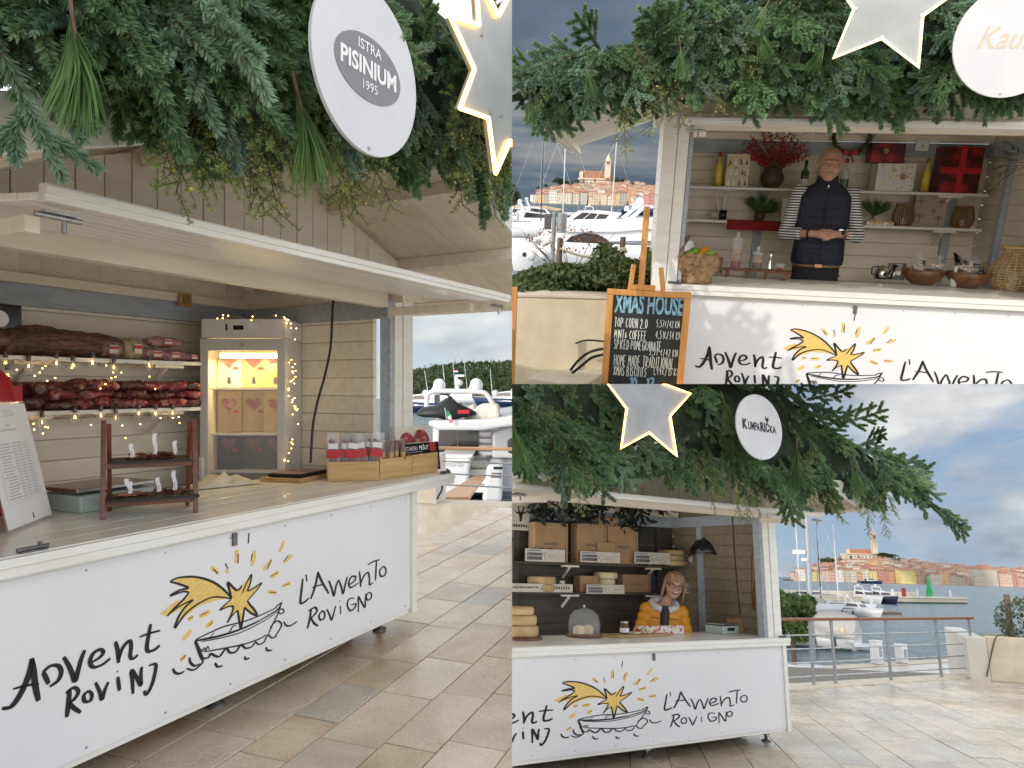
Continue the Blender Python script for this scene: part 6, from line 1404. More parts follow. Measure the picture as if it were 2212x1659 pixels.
# label cards hung on the shelf fronts
def card(f, x0, x1, y0, y1, lab, flip=False):
    d = DC - .262; a = SC.pix(*f(x0, y0), d); b = SC.pix(*f(x1, y1), d); w = b[0] - a[0]; h = a[1] - b[1]; o = thing('shelf_card', lab, 'sign', SC, ((a[0] + b[0]) / 2, d, b[1]))
    part('card', MB().box(-w / 2, w / 2, 0, .004, 0, h), 'cream_cloth', o); k = MB()
    if flip:
        fit_text(k, 'KUMPARIČKA', -.02 * w, -.45 * w, h * .68, h * .35, -.001, bold=.05); fill(k, [(-.0 * w, h * .35), (.05 * w, h * .3), (.10 * w, h * .35), (.06 * w, h * .5), (.05 * w, h * .8), (.03 * w, h * .5)], -.001)
        for i in range(9): k.box(w * (.14 + .036 * i), w * (.162 + .036 * i), -.0012, -.0005, h * .35, h * .68)
    else:
        k.box(-w * .46, -w * .08, -.0012, -.0005, h * .12, h * .40).box(-w * .46, -w * .08, -.0012, -.0005, h * .46, h * .70); fit_text(k, 'KUMPARIČKA', -w * .46, -w * .12, h * .8, h * .97, -.001, bold=.05); stroke(k, [(w * .02, h * .8), (-w * .01, h * .6), (-w * .03, h * .45), (-w * .01, h * .3), (w * .02, h * .12)], .006, -.001)
        for i in range(3): k.box(w * .06, w * (.32 - .03 * i), -.0012, -.0005, h * (.55 - .13 * i), h * (.575 - .13 * i))
    part('card_print', k, 'print_brown' if flip else 'banner_print', o, fix=False)
card(c4, 145, 570, 668, 820, 'printed shelf card below the jars and large box'); card(c4, 740, 1168, 698, 830, 'printed shelf card below the pair of large boxes'); card(c5, 218, 605, 705, 845, 'printed shelf card below the cheese stack'); card(c5, 748, 1180, 725, 850, 'printed shelf card behind the lamp shade')
card(c4, -80, 655, 1045, 1145, 'long shelf card with upside down lettering', True); card(c4, 805, 1215, 1058, 1162, 'printed shelf card below the pale cheese stack'); card(c5, 760, 1180, 1048, 1158, 'printed shelf card behind the lamp pole')
# dark bay leaves over the boxes, goat poster
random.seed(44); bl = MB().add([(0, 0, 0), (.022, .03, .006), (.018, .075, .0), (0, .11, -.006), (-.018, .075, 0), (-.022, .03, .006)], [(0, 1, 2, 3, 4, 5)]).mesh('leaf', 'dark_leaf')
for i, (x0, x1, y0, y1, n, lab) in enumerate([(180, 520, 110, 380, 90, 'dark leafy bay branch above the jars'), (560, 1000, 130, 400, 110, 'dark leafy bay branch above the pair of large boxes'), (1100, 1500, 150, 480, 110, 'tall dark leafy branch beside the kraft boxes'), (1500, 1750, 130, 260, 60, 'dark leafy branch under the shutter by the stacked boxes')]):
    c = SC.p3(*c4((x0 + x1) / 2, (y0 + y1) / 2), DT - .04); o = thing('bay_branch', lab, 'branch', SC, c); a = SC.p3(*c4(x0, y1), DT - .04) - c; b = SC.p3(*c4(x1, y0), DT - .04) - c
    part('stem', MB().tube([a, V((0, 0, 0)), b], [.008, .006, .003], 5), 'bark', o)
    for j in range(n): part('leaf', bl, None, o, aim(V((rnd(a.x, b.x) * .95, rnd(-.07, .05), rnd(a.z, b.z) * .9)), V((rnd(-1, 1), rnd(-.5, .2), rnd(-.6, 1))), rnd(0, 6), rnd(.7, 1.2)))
a = SC.pix(*c4(-60, 110), DC - .055); b = SC.pix(*c4(185, 480), DC - .055); w, h = b[0] - a[0], a[1] - b[1]; o = thing('goat_poster', 'cream poster with a black goat head on the back wall', 'poster', SC, ((a[0] + b[0]) / 2, DC - .058, b[1])); part('sheet', MB().box(-w / 2, w / 2, 0, .003, 0, h), 'cream_cloth', o)
k = MB(); sc = w * .3; cz = h * .5; fill(k, [(x * sc + w * .12, cz + z * sc) for x, z in ((-.35, .2), (-.9, .35), (-.6, .05), (-.3, .0), (-.12, -.9), (.12, -.9), (.3, .0), (.6, .05), (.9, .35), (.35, .2), (.45, .9), (.15, 1.0), (.28, .75), (.15, .3), (-.15, .3), (-.28, .75), (-.15, 1.0), (-.45, .9))], -.001)
for i in range(8): k.box(w * (-.4 + .105 * i), w * (-.33 + .105 * i), -.0012, -.0005, h * .10, h * .18)
part('goat_print', k, 'ink', o, fix=False)
# ------------------------------------------------------------------ the woman in the yellow jacket
dw = 1.02; top_ = SC.pix(1437, 1226, dw); chin = SC.pix(1433, 1282, dw); sw = SC.pix(1425, 1300, dw)[0]; h = (top_[1] - chin[1]) * 1.02
wm = thing('person', 'laughing blonde woman with glasses in a yellow puffer jacket behind the counter', 'person', SC, (sw - .04, dw, .13), rot=Matrix.Rotation(math.atan2(SC.c.x - sw, -(SC.c.y - dw)) * .9, 4, 'Z') @ Matrix.Rotation(.07, 4, 'Y')); zc = (top_[1] + chin[1]) / 2 - .17
Rt = Matrix.Rotation(.12, 3, 'Y') @ Matrix.Rotation(.10, 3, 'Z') @ Matrix.Rotation(.12, 3, 'X'); hc = V((top_[0] - sw - .0, -.06, zc)); zs = zc - h * .70
body = MB(); head_shape(body, hc, h, Rt, 1); body.capsule((0, .02, zs), hc + V((0, .03, -.04)), .055, .052, 12)
body.rings([ring((0, .03, z), rx, ry) for z, rx, ry in ((.1, .13, .09), (.6, .16, .11), (zs - .3, .14, .10), (zs - .1, .16, .10), (zs, .10, .08))])
Sl, Sr = V((-.17, .02, zs - .06)), V((.17, .02, zs - .06)); El, Er = V((-.27, -.16, zs - .36)), V((.25, -.10, zs - .36)); Wl, Wr = V((-.10, -.36, zs - .40)), V((.06, -.36, zs - .40))
for s_, e_, w_ in ((Sl, El, Wl), (Sr, Er, Wr)): body.capsule(s_, e_, .045, .04); body.capsule(e_, w_, .04, .028)
hand(body, Wl, Wl + V((.05, -.03, 0)), (.95, -.2, -.05), (0, -.4, .9), 1, .08, .5); hand(body, Wr, Wr + V((-.05, -.03, 0)), (-.95, -.2, -.05), (0, -.4, .9), -1, .08, .5)
part('body', fuse(body, 'skin', .0085, 'body', 5), None, wm); face_parts(wm, hc, h, Rt, 1, True)
def P_(x, y, z): return hc + Rt @ (V((x, y, z)) * h)
hr = MB(); hr.blob(P_(0, .10, .17), V((.40, .43, .38)) * h, 18, 12, M=Rt)
for i in range(30):
    a = math.pi * (-.08 + 1.16 * i / 29); x, y = math.cos(a), math.sin(a)
    hr.capsule(P_(x * .36, y * .34 + .08, .2), P_(x * .42, y * .36 + .06, -.42 - .1 * abs(math.sin(i))), .06 * h, .045 * h, 6)
for i in range(13): x = -.27 + .045 * i; hr.capsule(P_(x * .8, -.20, .42), P_(x * 1.08, -.335 + abs(x) * .3, .14 + .03 * math.sin(i * 2.3)), .045 * h, .022 * h, 6)
hair = part('hair', fuse(hr, 'hair', .0065, 'hair', 3), None, wm)
gl = MB()
for sg in (-1, 1): gl.tube([P_(sg * .15 + math.cos(t) * .115, -.425 + abs(sg * .15 + math.cos(t) * .115) * .2, .01 + math.sin(t) * .085) for t in [2 * math.pi * i / 18 for i in range(18)]], .014 * h, 5, 0, True, True); gl.tube([P_(sg * .26, -.375, .03), P_(sg * .36, 0, .04)], .012 * h, 5)
gl.tube([P_(-.04, -.425, .03), P_(.04, -.425, .03)], .012 * h, 5); part('glasses', gl, 'fender', wm)
jk = MB(); jk.rings([ring((0, .03, z), rx, ry) for z, rx, ry in ((zs - .62, .21, .16), (zs - .45, .215, .165), (zs - .25, .205, .155), (zs - .1, .205, .145), (zs - .02, .16, .12))])
for s_, e_, w_ in ((Sl, El, Wl), (Sr, Er, Wr)):
    for t in range(4): jk.blob(s_.lerp(e_, t / 4 + .08), .088 - .004 * t, 12, 8)
    for t in range(4): jk.blob(e_.lerp(w_, t / 3.6), .075 - .006 * t, 12, 8)
jkt = part('puffer_jacket', fuse(jk, 'jacket', .010, 'puffer_jacket', 3), None, wm)
for z in (.15, .26, .37, .48): part('seam', MB().tube([(math.cos(t) * .212, .03 + math.sin(t) * .165, zs - z) for t in [math.pi + math.pi * i / 20 for i in range(21)]], .004, 4), 'rattan_dark', jkt)
part('sweater', MB().rings([ring((0, -.07 - .02 * i, zs - .02 - .16 * i), .055 - .006 * i, .07) for i in range(3)]), 'black', wm)
part('fur_collar', MB().tube([(math.cos(t) * .125, .0 + math.sin(t) * .11 - .02, zs - .01 + .05 * math.sin(t)) for t in [-1.3 + (math.pi + 2.6) * i / 20 for i in range(21)]], .036, 8), 'white_fur', jkt)
# ------------------------------------------------------------------ on the cheese counter
def cc(f, cx, cy, dy=0):
    q = SC.t3(*f(cx, cy), 1.0015); q.y += dy
    if q.y > .62: q = V((SC.pix(*f(cx, cy), .60)[0], .60, 1.0015))
    return q
q = cc(c4, 90, 1575, .14); solo('serving_board', MB().lathe([(.001, 0), (.20, .001), (.20, .018), (.001, .019)], 32), 'wood_bowl', 'round wooden board under the stacked cheese wheels', 'board', SC, q)
random.seed(51)
for i, (r, hh) in enumerate(((.165, .095), (.145, .085), (.125, .07))):
    z = q.z + .0205 + sum((.096, .086, .071)[:i]); solo('round_cheese', MB().lathe([(.001, 0), (r * .92, .001), (r, .015), (r * 1.01, hh * .5), (r, hh - .015), (r * .92, hh), (.001, hh)], 32), 'cheese', ['bottom', 'middle', 'top'][i] + ' rind cheese wheel on the counter board', 'cheese', SC, (q.x + rnd(-.01, .01), q.y, z))
q = cc(c4, 780, 1545, .12); o = thing('cheese_dome', 'glass dome over cut cheese on a wooden plate', 'dome', SC, q); part('plate', MB().lathe([(.001, 0), (.17, .001), (.175, .02), (.001, .021)], 32), 'wood_bowl', o)
part('glass', MB().lathe([(.148, .022), (.152, .12), (.135, .19), (.095, .235), (.04, .258), (.001, .262)], 30, caps=False), 'glass_thin', o); part('knob', MB().blob((0, 0, .275), .014), 'glass_white', o)
for i, (x, y, w_, hh) in enumerate(((-.06, 0, .09, .085), (.02, -.03, .075, .07), (.07, .03, .06, .08))): solo('cheese_wedge', MB().prism([(-w_ / 2, 0), (w_ / 2, 0), (w_ / 2, hh * .8), (0, hh), (-w_ / 2, hh * .7)], -.04, .04), 'cheese_pale' if i != 1 else 'cheese', ['tall pale cheese wedge under the glass dome', 'smooth yellow cheese wedge under the glass dome', 'narrow pale cheese wedge behind the yellow one under the dome'][i], 'cheese', SC, q + V((x, y, .0225)), i * .9, bevel=.008)
a, b, c = cc(c4, 1065, 1640), cc(c4, 1630, 1610), cc(c4, 1560, 1490); ctr = (cc(c4, 1035, 1545) + b) / 2; yw = math.atan2(b.y - a.y, b.x - a.x); wb = (b - a).length
o = thing('cutting_board', 'wooden cutting board with handle slot and cheese crumbs on the counter', 'board', SC, ctr, yw); part('board', MB().box(-wb / 2, wb / 2, -.13, .13, 0, .02), 'wood_bamboo', o, bevel=.006); part('slot', MB().box(-wb / 2 + .02, -wb / 2 + .035, -.04, .04, .0202, .0212), 'black', o)
Rb = Matrix.Rotation(yw, 3, 'Z'); random.seed(7)
for gx, n in ((-.02, 16), (.13, 22)):
    for i in range(n): solo('cheese_cube', MB().box(-.009, .009, -.009, .009, 0, .018), 'cheese_pale', 'cheese cube in the %s on the cutting board' % ('low scatter' if n == 16 else 'small heap'), 'cheese', SC, ctr + Rb @ V((gx + rnd(-.04, .04), rnd(-.05, .03), .022 + (.019 * (i % 3) if n > 16 else 0))), rnd(0, 3), 'cheese cubes on the cutting board', bevel=.002)
q = ctr + Rb @ V((-.14, .02, .0205)); o = thing('honey_jar', 'open jar with pale label standing on the cutting board', 'jar', SC, q); part('glass', MB().lathe([(.001, 0), (.042, .001), (.044, .02), (.044, .07), (.036, .085), (.036, .1), (.001, .1)], 20), 'seeds_brown', o); part('lid', MB().cyl((0, 0, .1005), (0, 0, .115), .040, n=20), 'steel', o); part('label', MB().cyl((0, 0, .015), (0, 0, .055), .0448, n=20, caps=False), 'paper', o)
a, b = cc(c5, 260, 1535, .10), cc(c5, 745, 1535, .10); o = solo('printed_tray', MB().box(-(b - a).length / 2, (b - a).length / 2, -.01, .05, 0, .085), 'tray_print', 'long box with red and white print in front of the woman', 'box', SC, (a + b) / 2, math.atan2(b.y - a.y, b.x - a.x), bevel=.003)
q = cc(c5, 1160, 1530, .16); o = thing('electronic_scale', 'small green scale with steel tray behind the leaflets', 'scale', SC, q, .1); part('body', MB().box(-.13, .13, -.12, .12, 0, .08), 'scale_green', o, bevel=.01); part('tray', MB().box(-.135, .135, -.125, .125, .09, .105), 'steel', o, bevel=.004); part('display', MB().box(-.06, .06, -.1225, -.1205, .03, .06), 'black', o); part('tray_post', MB().cyl((0, 0, .08), (0, 0, .0895), .04, n=12), 'black', o)
q = cc(c5, 1375, 1500, .05); o = thing('kraft_box', 'small kraft box with a printed name on the counter beside the leaflets', 'box', SC, q + V((0, 0, .012)), -.08); part('box', MB().box(-.15, .15, -.06, .06, 0, .135), 'kraft_box', o, bevel=.003); k = MB(); fit_text(k, 'KUMPARIČKA', -.07, .07, .045, .07, -.061, bold=.04); part('box_lettering', k, 'print_brown', o, fix=False)
random.seed(61)
for i in range(14):
    q = cc(c5, 1180 + 33 * i, 1565 - 20 * (i % 3), .03); o = thing('leaflet', 'grey printed leaflet in the fan beside the small kraft box', 'leaflet', SC, (q.x, q.y, 1.002 + .0016 * i), rnd(-.6, .6), 'leaflets fanned on the cheese counter'); part('sheet', MB().box(-.075, .075, -.05, .05, 0, .001), 'paper_grey' if i % 3 else 'paper', o); part('print_bar', MB().box(-.06, .06, -.042, -.02 if i % 2 else .03, .0012, .0016), 'banner_print', o)
# arm lamp
b0 = SC.p3(*c5(1000, 1400), 1.15); b0.z = 1.0; sh0 = SC.p3(*c5(985, 690), 1.10); o = thing('desk_lamp', 'black arm lamp with a white lined shade leaning over the counter', 'lamp', SC, b0)
L0 = sh0 - b0; ax = V((-.28, -.25, -1)).normalized(); Q = ax.to_track_quat('-Z', 'Y').to_matrix().to_4x4()
part('base', MB().lathe([(.001, 0), (.09, .001), (.09, .018), (.02, .025), (.001, .026)], 24), 'black', o); part('pole', MB().tube([(0, 0, .02), (0.0, 0, L0.z * .75), L0 + V((.03, 0, .12))], .011, 8), 'black', o)
part('shade', MB().lathe([(.06, .26), (.07, .17), (.095, .13), (.165, .03), (.21, -.12), (.204, -.12), (.158, .03), (.085, .13), (.001, .14)], 28, M=Matrix.Translation(L0) @ Q, caps=False), 'black_gloss', o); part('shade_lining', MB().lathe([(.203, -.118), (.156, .028), (.083, .126), (.001, .13)], 28, M=Matrix.Translation(L0) @ Q, caps=False), 'white_plastic', o); part('socket', MB().lathe([(.07, .14), (.07, .29), (.001, .3)], 18, M=Matrix.Translation(L0) @ Q), 'black', o)
cb = smooth_path([SC.p3(*c5(x, y), .45) for x, y in ((1272, 220), (1285, 500), (1305, 800), (1330, 1100), (1362, 1390))], 6); solo('power_cable', MB().tube([p - cb[0] for p in cb], .007, 8), 'black', 'black cable hanging across the dark stall opening', 'cable', SC, cb[0])
# apron hanging on the inner wall
top_, bot_ = SC.p3(*c5(1555, 590), .30), SC.p3(*c5(1500, 1330), .30); mb = MB(); n = 14; zt_, zb_ = top_.z, bot_.z; rs = []
for i in range(n + 1):
    t = i / n; wd = .02 + .10 * min(1, t * 2.2) + .02 * math.sin(t * 9); rs.append([V((-wd * .9 + wd * j / 5 * 1.2 + .01 * math.sin(j * 2 + t * 5), .05 * math.sin(j * 1.7), zt_ - (zt_ - zb_) * t)) for j in range(6)])
mb.add([p for r_ in rs for p in r_], [(i * 6 + j, i * 6 + j + 1, (i + 1) * 6 + j + 1, (i + 1) * 6 + j) for i in range(n) for j in range(5)], 0, True); mb.add([p + V((0, .006, 0)) for r_ in rs for p in r_], [(i * 6 + j + 1, i * 6 + j, (i + 1) * 6 + j, (i + 1) * 6 + j + 1) for i in range(n) for j in range(5)], 0, True)
solo('apron', mb, 'kraft', 'tan cloth apron hanging inside the stall post', 'apron', SC, (top_.x, .30, 0), fix=False)
# ------------------------------------------------------------------ added house out of view, placed to shade two of the stalls
hu = V((-.62, -.78, 0)).normalized(); hv = V((.78, -.62, 0)).normalized(); HF = Frame(A, (0, 0), 0)
c = hu * 5.2; hy = math.atan2(hv.y, hv.x)
hs_ = thing('town_house', 'cream plastered house added out of view to block the sun', 'building', HF, c, hy)
HH = 5.6
part('wall', MB().box(-7.5, 1.2, -.0, -4.5, 0, HH), 'w_cream', hs_)
part('cornice', MB().box(-7.55, 1.25, .0, .08, HH - .18, HH - .002), 'church_stone', hs_)
for x in (-6.6, -4.9, -3.2, -1.5, 0.1):
    for z in (1.0, 3.4):
        wn = part('window', MB().box(x, x + .8, .002, .03, z, z + 1.3), 'w_white', hs_); part('pane', MB().box(x + .08, x + .72, .031, .034, z + .08, z + 1.22), 'win_dark', wn)
# ------------------------------------------------------------------ trees and shrubs
def leafy(n, fx, size, seed, flat=0):
    mb = MB(); random.seed(seed)
    for i in range(n):
        p = fx(); d = V((rnd(-1, 1), rnd(-1, 1), rnd(-.4, 1))).normalized(); x, y, _ = basis(d); a = rnd(0, 6.28); u = x * math.cos(a) + y * math.sin(a); v = d.cross(u); L = size * rnd(.7, 1.3)
        mb.add([p - u * L * .5, p + v * L * .26 + d * L * .08, p + u * L * .5, p - v * L * .26], [(0, 1, 2, 3)])
    return mb
def in_blobs(bl):
    ws = [b[1][0] * b[1][1] * b[1][2] for b in bl]
    def f():
        (c, r) = random.choices(bl, ws)[0]; d = V((random.gauss(0, 1), random.gauss(0, 1), random.gauss(0, 1))).normalized() * rnd(.55, 1.0) ** .6
        return V((c[0] + d.x * r[0], c[1] + d.y * r[1], c[2] + d.z * r[2]))
    return f
def tree(fr, pos, w, h, lab, mt='wood_green', n=260, size=None, grp=None, cypress=False, seed=1, name='tree'):
    o = thing(name, lab, 'tree', fr, pos, 0, grp); random.seed(seed)
    part('trunk', MB().tube([(0, 0, -.3 * h * .1), (rnd(-.02, .02) * w, 0, h * .45), (0, 0, h * .8)], [w * .05, w * .04, w * .015], 6), 'bark', o)
    bl = [((0, 0, h * (.15 + .1 * i)), (w * .5 * (1 - (i / 9) ** 1.6) + .02 * w,) * 2 + (h * .09,)) for i in range(9)] if cypress else [((rnd(-.28, .28) * w, rnd(-.25, .25) * w, h * rnd(.45, .82)), (w * rnd(.2, .32), w * rnd(.2, .32), h * rnd(.13, .2))) for i in range(8)]
    part('crown', leafy(n, in_blobs(bl), size or w * .16, seed + 5), mt, o, fix=False); return o
# ------------------------------------------------------------------ the old town across the water
WALLS = ['w_cream', 'w_white', 'w_ochre', 'w_yellow', 'w_pink', 'w_red', 'w_orange', 'w_stone', 'w_grey', 'w_peach']; WN = dict(w_cream='cream', w_white='white', w_ochre='ochre', w_yellow='bright yellow', w_pink='pink', w_red='brick red', w_orange='orange', w_stone='stone coloured', w_grey='grey', w_peach='peach')
def house_mesh(w, d, h, nx, nz, hip):
    mb = MB(); mb.box(-w / 2, w / 2, 0, d, -6, h, 0); e = .35; rh = w * .2
    if hip: mb.add([(-w / 2 - e, -e, h), (w / 2 + e, -e, h), (w / 2 + e, d + e, h), (-w / 2 - e, d + e, h), (-w * .2, d / 2, h + rh), (w * .2, d / 2, h + rh)], [(0, 1, 5, 4), (1, 2, 5), (2, 3, 4, 5), (3, 0, 4), (3, 2, 1, 0)], 1)
    else: mb.add([(-w / 2 - e, -e, h), (w / 2 + e, -e, h), (w / 2 + e, d + e, h), (-w / 2 - e, d + e, h), (-w / 2 - e, d / 2, h + rh), (w / 2 + e, d / 2, h + rh)], [(0, 1, 5, 4), (2, 3, 4, 5), (0, 4, 3), (1, 2, 5), (3, 2, 1, 0)], 1)
    for i in range(nx):
        for j in range(nz):
            x = -w / 2 + w * (i + .5) / nx; z = h * (j + .35) / nz; mb.box(x - .42, x + .42, -.06, -.01, z, z + 1.35, 2)
    return mb.mesh('house', ['w_cream', 'roof_tile', 'win_dark'], fix=True)
random.seed(70); HOUSES = [house_mesh(rnd(7, 12), 9, h, nx, nz, hip) for h, nx, nz, hip in ((13, 3, 4, 0), (11, 3, 3, 0), (14, 4, 4, 1), (9, 2, 3, 0), (7.5, 3, 2, 0), (8, 2, 2, 1), (10, 4, 3, 1))]
def lerp2(path, x): return lerp_path(path, max(path[0][0], min(path[-1][0], x)))
def old_town(fr, ridge, base, x0, x1, dist, seed, where, wmix, tower, nave, pines, rows=9, specials=()):
    pl = fr.place; random.seed(seed); deep = 230
    def gz(px, t):
        y = dist + t * deep; zb = -1.2; pr = pl.aty(px, lerp2(ridge, px), dist + deep); return y, zb + (max(pr.z - 7.0, .5) - zb) * t ** .85
    hm = MB(); nx, nr = 40, 8; vs = []
    for i in range(nx + 1):
        px = x0 - 25 + (x1 - x0 + 50) * i / nx; fade = min(1, max(0, (px - x0 + 25) / 40))
        for r in range(nr + 1):
            y, z = gz(px, r / nr); q = pl.aty(px, base, y); vs.append((q.x, y, -2.4 + (z + 2.0) * fade + rnd(-.3, .3)))
        q = pl.aty(px, base, dist + deep + 90); vs.append((q.x, dist + deep + 90, -3))
    hm.add(vs, [(i * (nr + 2) + j, (i + 1) * (nr + 2) + j, (i + 1) * (nr + 2) + j + 1, i * (nr + 2) + j + 1) for i in range(nx) for j in range(nr + 1)], 0, True)
    solo('town_hill', hm, 'hill_earth', None, None, fr, kind='structure', fix=False)
    far = MB(); fm = WALLS + ['roof_tile', 'roof_brown', 'win_dark']
    for r in range(rows):
        t = r / (rows - 1); px = x0 + (0 if r == 0 else 8 * t * 6) + rnd(0, 6)
        while px < x1:
            hmsh = random.choice(HOUSES[:4] + HOUSES[6:] if r < 2 else HOUSES[3:]); y, z = gz(px, t * .97); w = max(v.co.x for v in hmsh.vertices[:8]) * 2; q = pl.aty(px, base, y)
            col = random.choices(WALLS, wmix if r < 3 else [4, 4, 1.5, .8, 1.5, .8, 1, 4, 3, 2])[0]
            if abs(px - nave[0]) < nave[1] + 4 and r > rows - 3: px += 8; continue
            ro_ = random.choice(['roof_tile', 'roof_tile', 'roof_brown'])
            if r > 3:                                   # past the count that can be told apart: one mass of roofs
                Mh = Matrix.Translation((q.x, y, z)) @ Matrix.Rotation(rnd(-.35, .35), 4, 'Z') @ Matrix.Scale(rnd(.85, 1.1), 4); o0 = len(far.v); far.v += [tuple(Mh @ v.co) for v in hmsh.vertices]
                for pg in hmsh.polygons: far.f.append([k_ + o0 for k_ in pg.vertices]); far.m.append((fm.index(col), fm.index(ro_), len(fm) - 1)[pg.material_index]); far.sm.append(False)
                px += (w / y * F) * rnd(.85, 1.12); continue
            o = solo('town_house', hmsh, None, '%s house with %s roof in the old town seen %s' % (WN[col], 'terracotta' if ro_ == 'roof_tile' else 'brown tiled', where), 'house', fr, (q.x, y, z), rnd(-.35, .35), '%s houses with %s roofs seen %s' % (WN[col], 'terracotta' if ro_ == 'roof_tile' else 'brown', where), scale=rnd(.85, 1.1))
            for i, mn_ in ((0, col), (1, ro_)): o.material_slots[i].link = 'OBJECT'; o.material_slots[i].material = MATS[mn_]
            px += (w / y * F) * rnd(.85, 1.12)
    solo('town_roofs', far, fm, 'crowded upper houses climbing the old town hill seen %s' % where, 'houses', fr, kind='stuff', fix=False)
    for px0, px1, h, col, lab in specials:
        q0, q1 = pl.aty(px0, base, dist - 14), pl.aty(px1, base, dist - 14); w = q1.x - q0.x; hmsh = house_mesh(w, 12, h, max(3, int(w / 3.2)), max(2, int(h / 3.4)), 1)
        o = solo('harbour_building', hmsh, None, lab, 'building', fr, ((q0.x + q1.x) / 2, dist - 14, -1)); o.material_slots[0].link = 'OBJECT'; o.material_slots[0].material = MATS[col]
    # church of the hill top and its bell tower
    yc = dist + deep * .9; a = pl.aty(nave[0] - nave[1], nave[3], yc); b = pl.aty(nave[0] + nave[1], nave[2], yc); w, hgt = b.x - a.x, b.z - a.z
    o = thing('hilltop_church', 'long pale church with red roof crowning the old town seen %s' % where, 'church', fr, ((a.x + b.x) / 2, yc, a.z)); part('nave', MB().box(-w / 2, w / 2, 0, 26, -12, hgt * .45), 'church_stone', o); part('aisle', MB().box(-w * .48, w * .44, -5, -.05, -12, hgt * .25), 'w_white', o)
    part('roof', MB().prism([(-w * .5, 0), (w * .5, 0), (w * .46, hgt * .48), (-w * .46, hgt * .48)], 0, 1, M=Matrix.Translation((0, 2, hgt * .46)) @ Matrix.Shear('XZ', 4, (0, 1.2))).box(-w * .5, w * .46, -5.6, -.06, hgt * .26, hgt * .33), 'roof_tile', o)
    part('gable', MB().prism([(-w * .5, hgt * .4), (-w * .4, hgt * .4), (-w * .4, hgt * .9), (-w * .45, hgt * 1.0), (-w * .5, hgt * .9)], -.3, 3), 'church_stone', o)
    for i in range(7): x = -w * .4 + w * .12 * i; part('window', MB().cyl((x, -5.2, hgt * .08), (x, -5.02, hgt * .08), 1.1, n=12), 'win_dark', o)
    t0 = pl.aty(tower[0], tower[2], yc - 8); t1 = pl.aty(tower[0], tower[1], yc - 8); hw = tower[3] * .82 / F * yc / 2; Ht = t1.z - t0.z + 6
    o = thing('bell_tower', 'tall stone bell tower with pointed spire beside the church seen %s' % where, 'tower', fr, (t0.x, yc - 8, t0.z - 6)); part('shaft', MB().box(-hw, hw, -hw, hw, 0, Ht * .50), 'church_stone', o)
    bf = part('belfry', MB().box(-hw * .9, hw * .9, -hw * .9, hw * .9, Ht * .52, Ht * .68), 'church_stone', o)
    for z in (.505, .685): part('cornice', MB().box(-hw * 1.15, hw * 1.15, -hw * 1.15, hw * 1.15, Ht * z, Ht * (z + .014)), 'church_stone', o)
    for x in (-.45, .0, .45): part('opening', MB().box(hw * (x - .16), hw * (x + .16), -hw * .93, -hw * .905, Ht * .545, Ht * .65), 'win_dark', bf)
    for z in (.15, .3, .42): part('window', MB().box(-hw * .12, hw * .12, -hw * 1.03, -hw * 1.005, Ht * z, Ht * (z + .03)), 'win_dark', o)
    part('spire', MB().lathe([(hw * 1.05, Ht * .70), (hw * .85, Ht * .76), (.25, Ht * .96), (.05, Ht)], 8, smooth=False), 'church_stone', o); part('statue', MB().capsule((0, 0, Ht), (0, 0, Ht * 1.035), .35, .2, 6), 'scale_green', o)
    for i, (px, py0, py1, wpx, cyp) in enumerate(pines):
        y = dist + deep * .85; q0, q1 = pl.aty(px, py1, y), pl.aty(px, py0, y); tree(fr, q0, wpx / F * y, q1.z - q0.z, ('slim dark cypress on the hill top seen %s' if cyp else 'round dark pine on the hill top seen %s') % where, n=300, grp='hill top trees seen %s' % where, cypress=cyp, seed=i + seed)
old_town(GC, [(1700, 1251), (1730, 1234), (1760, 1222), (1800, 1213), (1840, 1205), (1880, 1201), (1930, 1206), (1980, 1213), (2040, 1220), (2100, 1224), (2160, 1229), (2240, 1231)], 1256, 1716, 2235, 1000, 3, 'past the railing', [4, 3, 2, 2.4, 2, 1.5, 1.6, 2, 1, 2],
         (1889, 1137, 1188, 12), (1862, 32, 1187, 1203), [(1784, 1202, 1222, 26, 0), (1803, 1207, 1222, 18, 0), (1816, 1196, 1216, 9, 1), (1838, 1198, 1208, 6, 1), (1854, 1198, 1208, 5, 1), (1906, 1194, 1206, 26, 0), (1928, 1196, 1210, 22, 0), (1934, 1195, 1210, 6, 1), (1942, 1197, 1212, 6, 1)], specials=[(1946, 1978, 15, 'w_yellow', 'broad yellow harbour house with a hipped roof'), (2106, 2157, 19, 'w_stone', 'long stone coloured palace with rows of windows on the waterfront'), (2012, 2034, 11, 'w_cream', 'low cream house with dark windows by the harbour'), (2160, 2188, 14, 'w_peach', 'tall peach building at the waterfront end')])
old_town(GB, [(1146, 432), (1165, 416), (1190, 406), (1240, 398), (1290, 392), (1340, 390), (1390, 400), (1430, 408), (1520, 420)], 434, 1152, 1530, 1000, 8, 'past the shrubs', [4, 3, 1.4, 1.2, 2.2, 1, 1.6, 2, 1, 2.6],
         (1312, 331, 376, 13), (1288, 37, 371, 396), [(1206, 384, 405, 34, 0), (1226, 390, 406, 20, 0), (1234, 381, 408, 12, 1), (1247, 386, 399, 14, 0), (1260, 384, 396, 7, 1), (1285, 382, 394, 5, 1), (1330, 382, 396, 24, 0), (1346, 385, 396, 14, 0), (1353, 382, 396, 5, 1), (1367, 390, 402, 8, 1), (1163, 402, 416, 14, 0), (1178, 396, 408, 10, 0)])
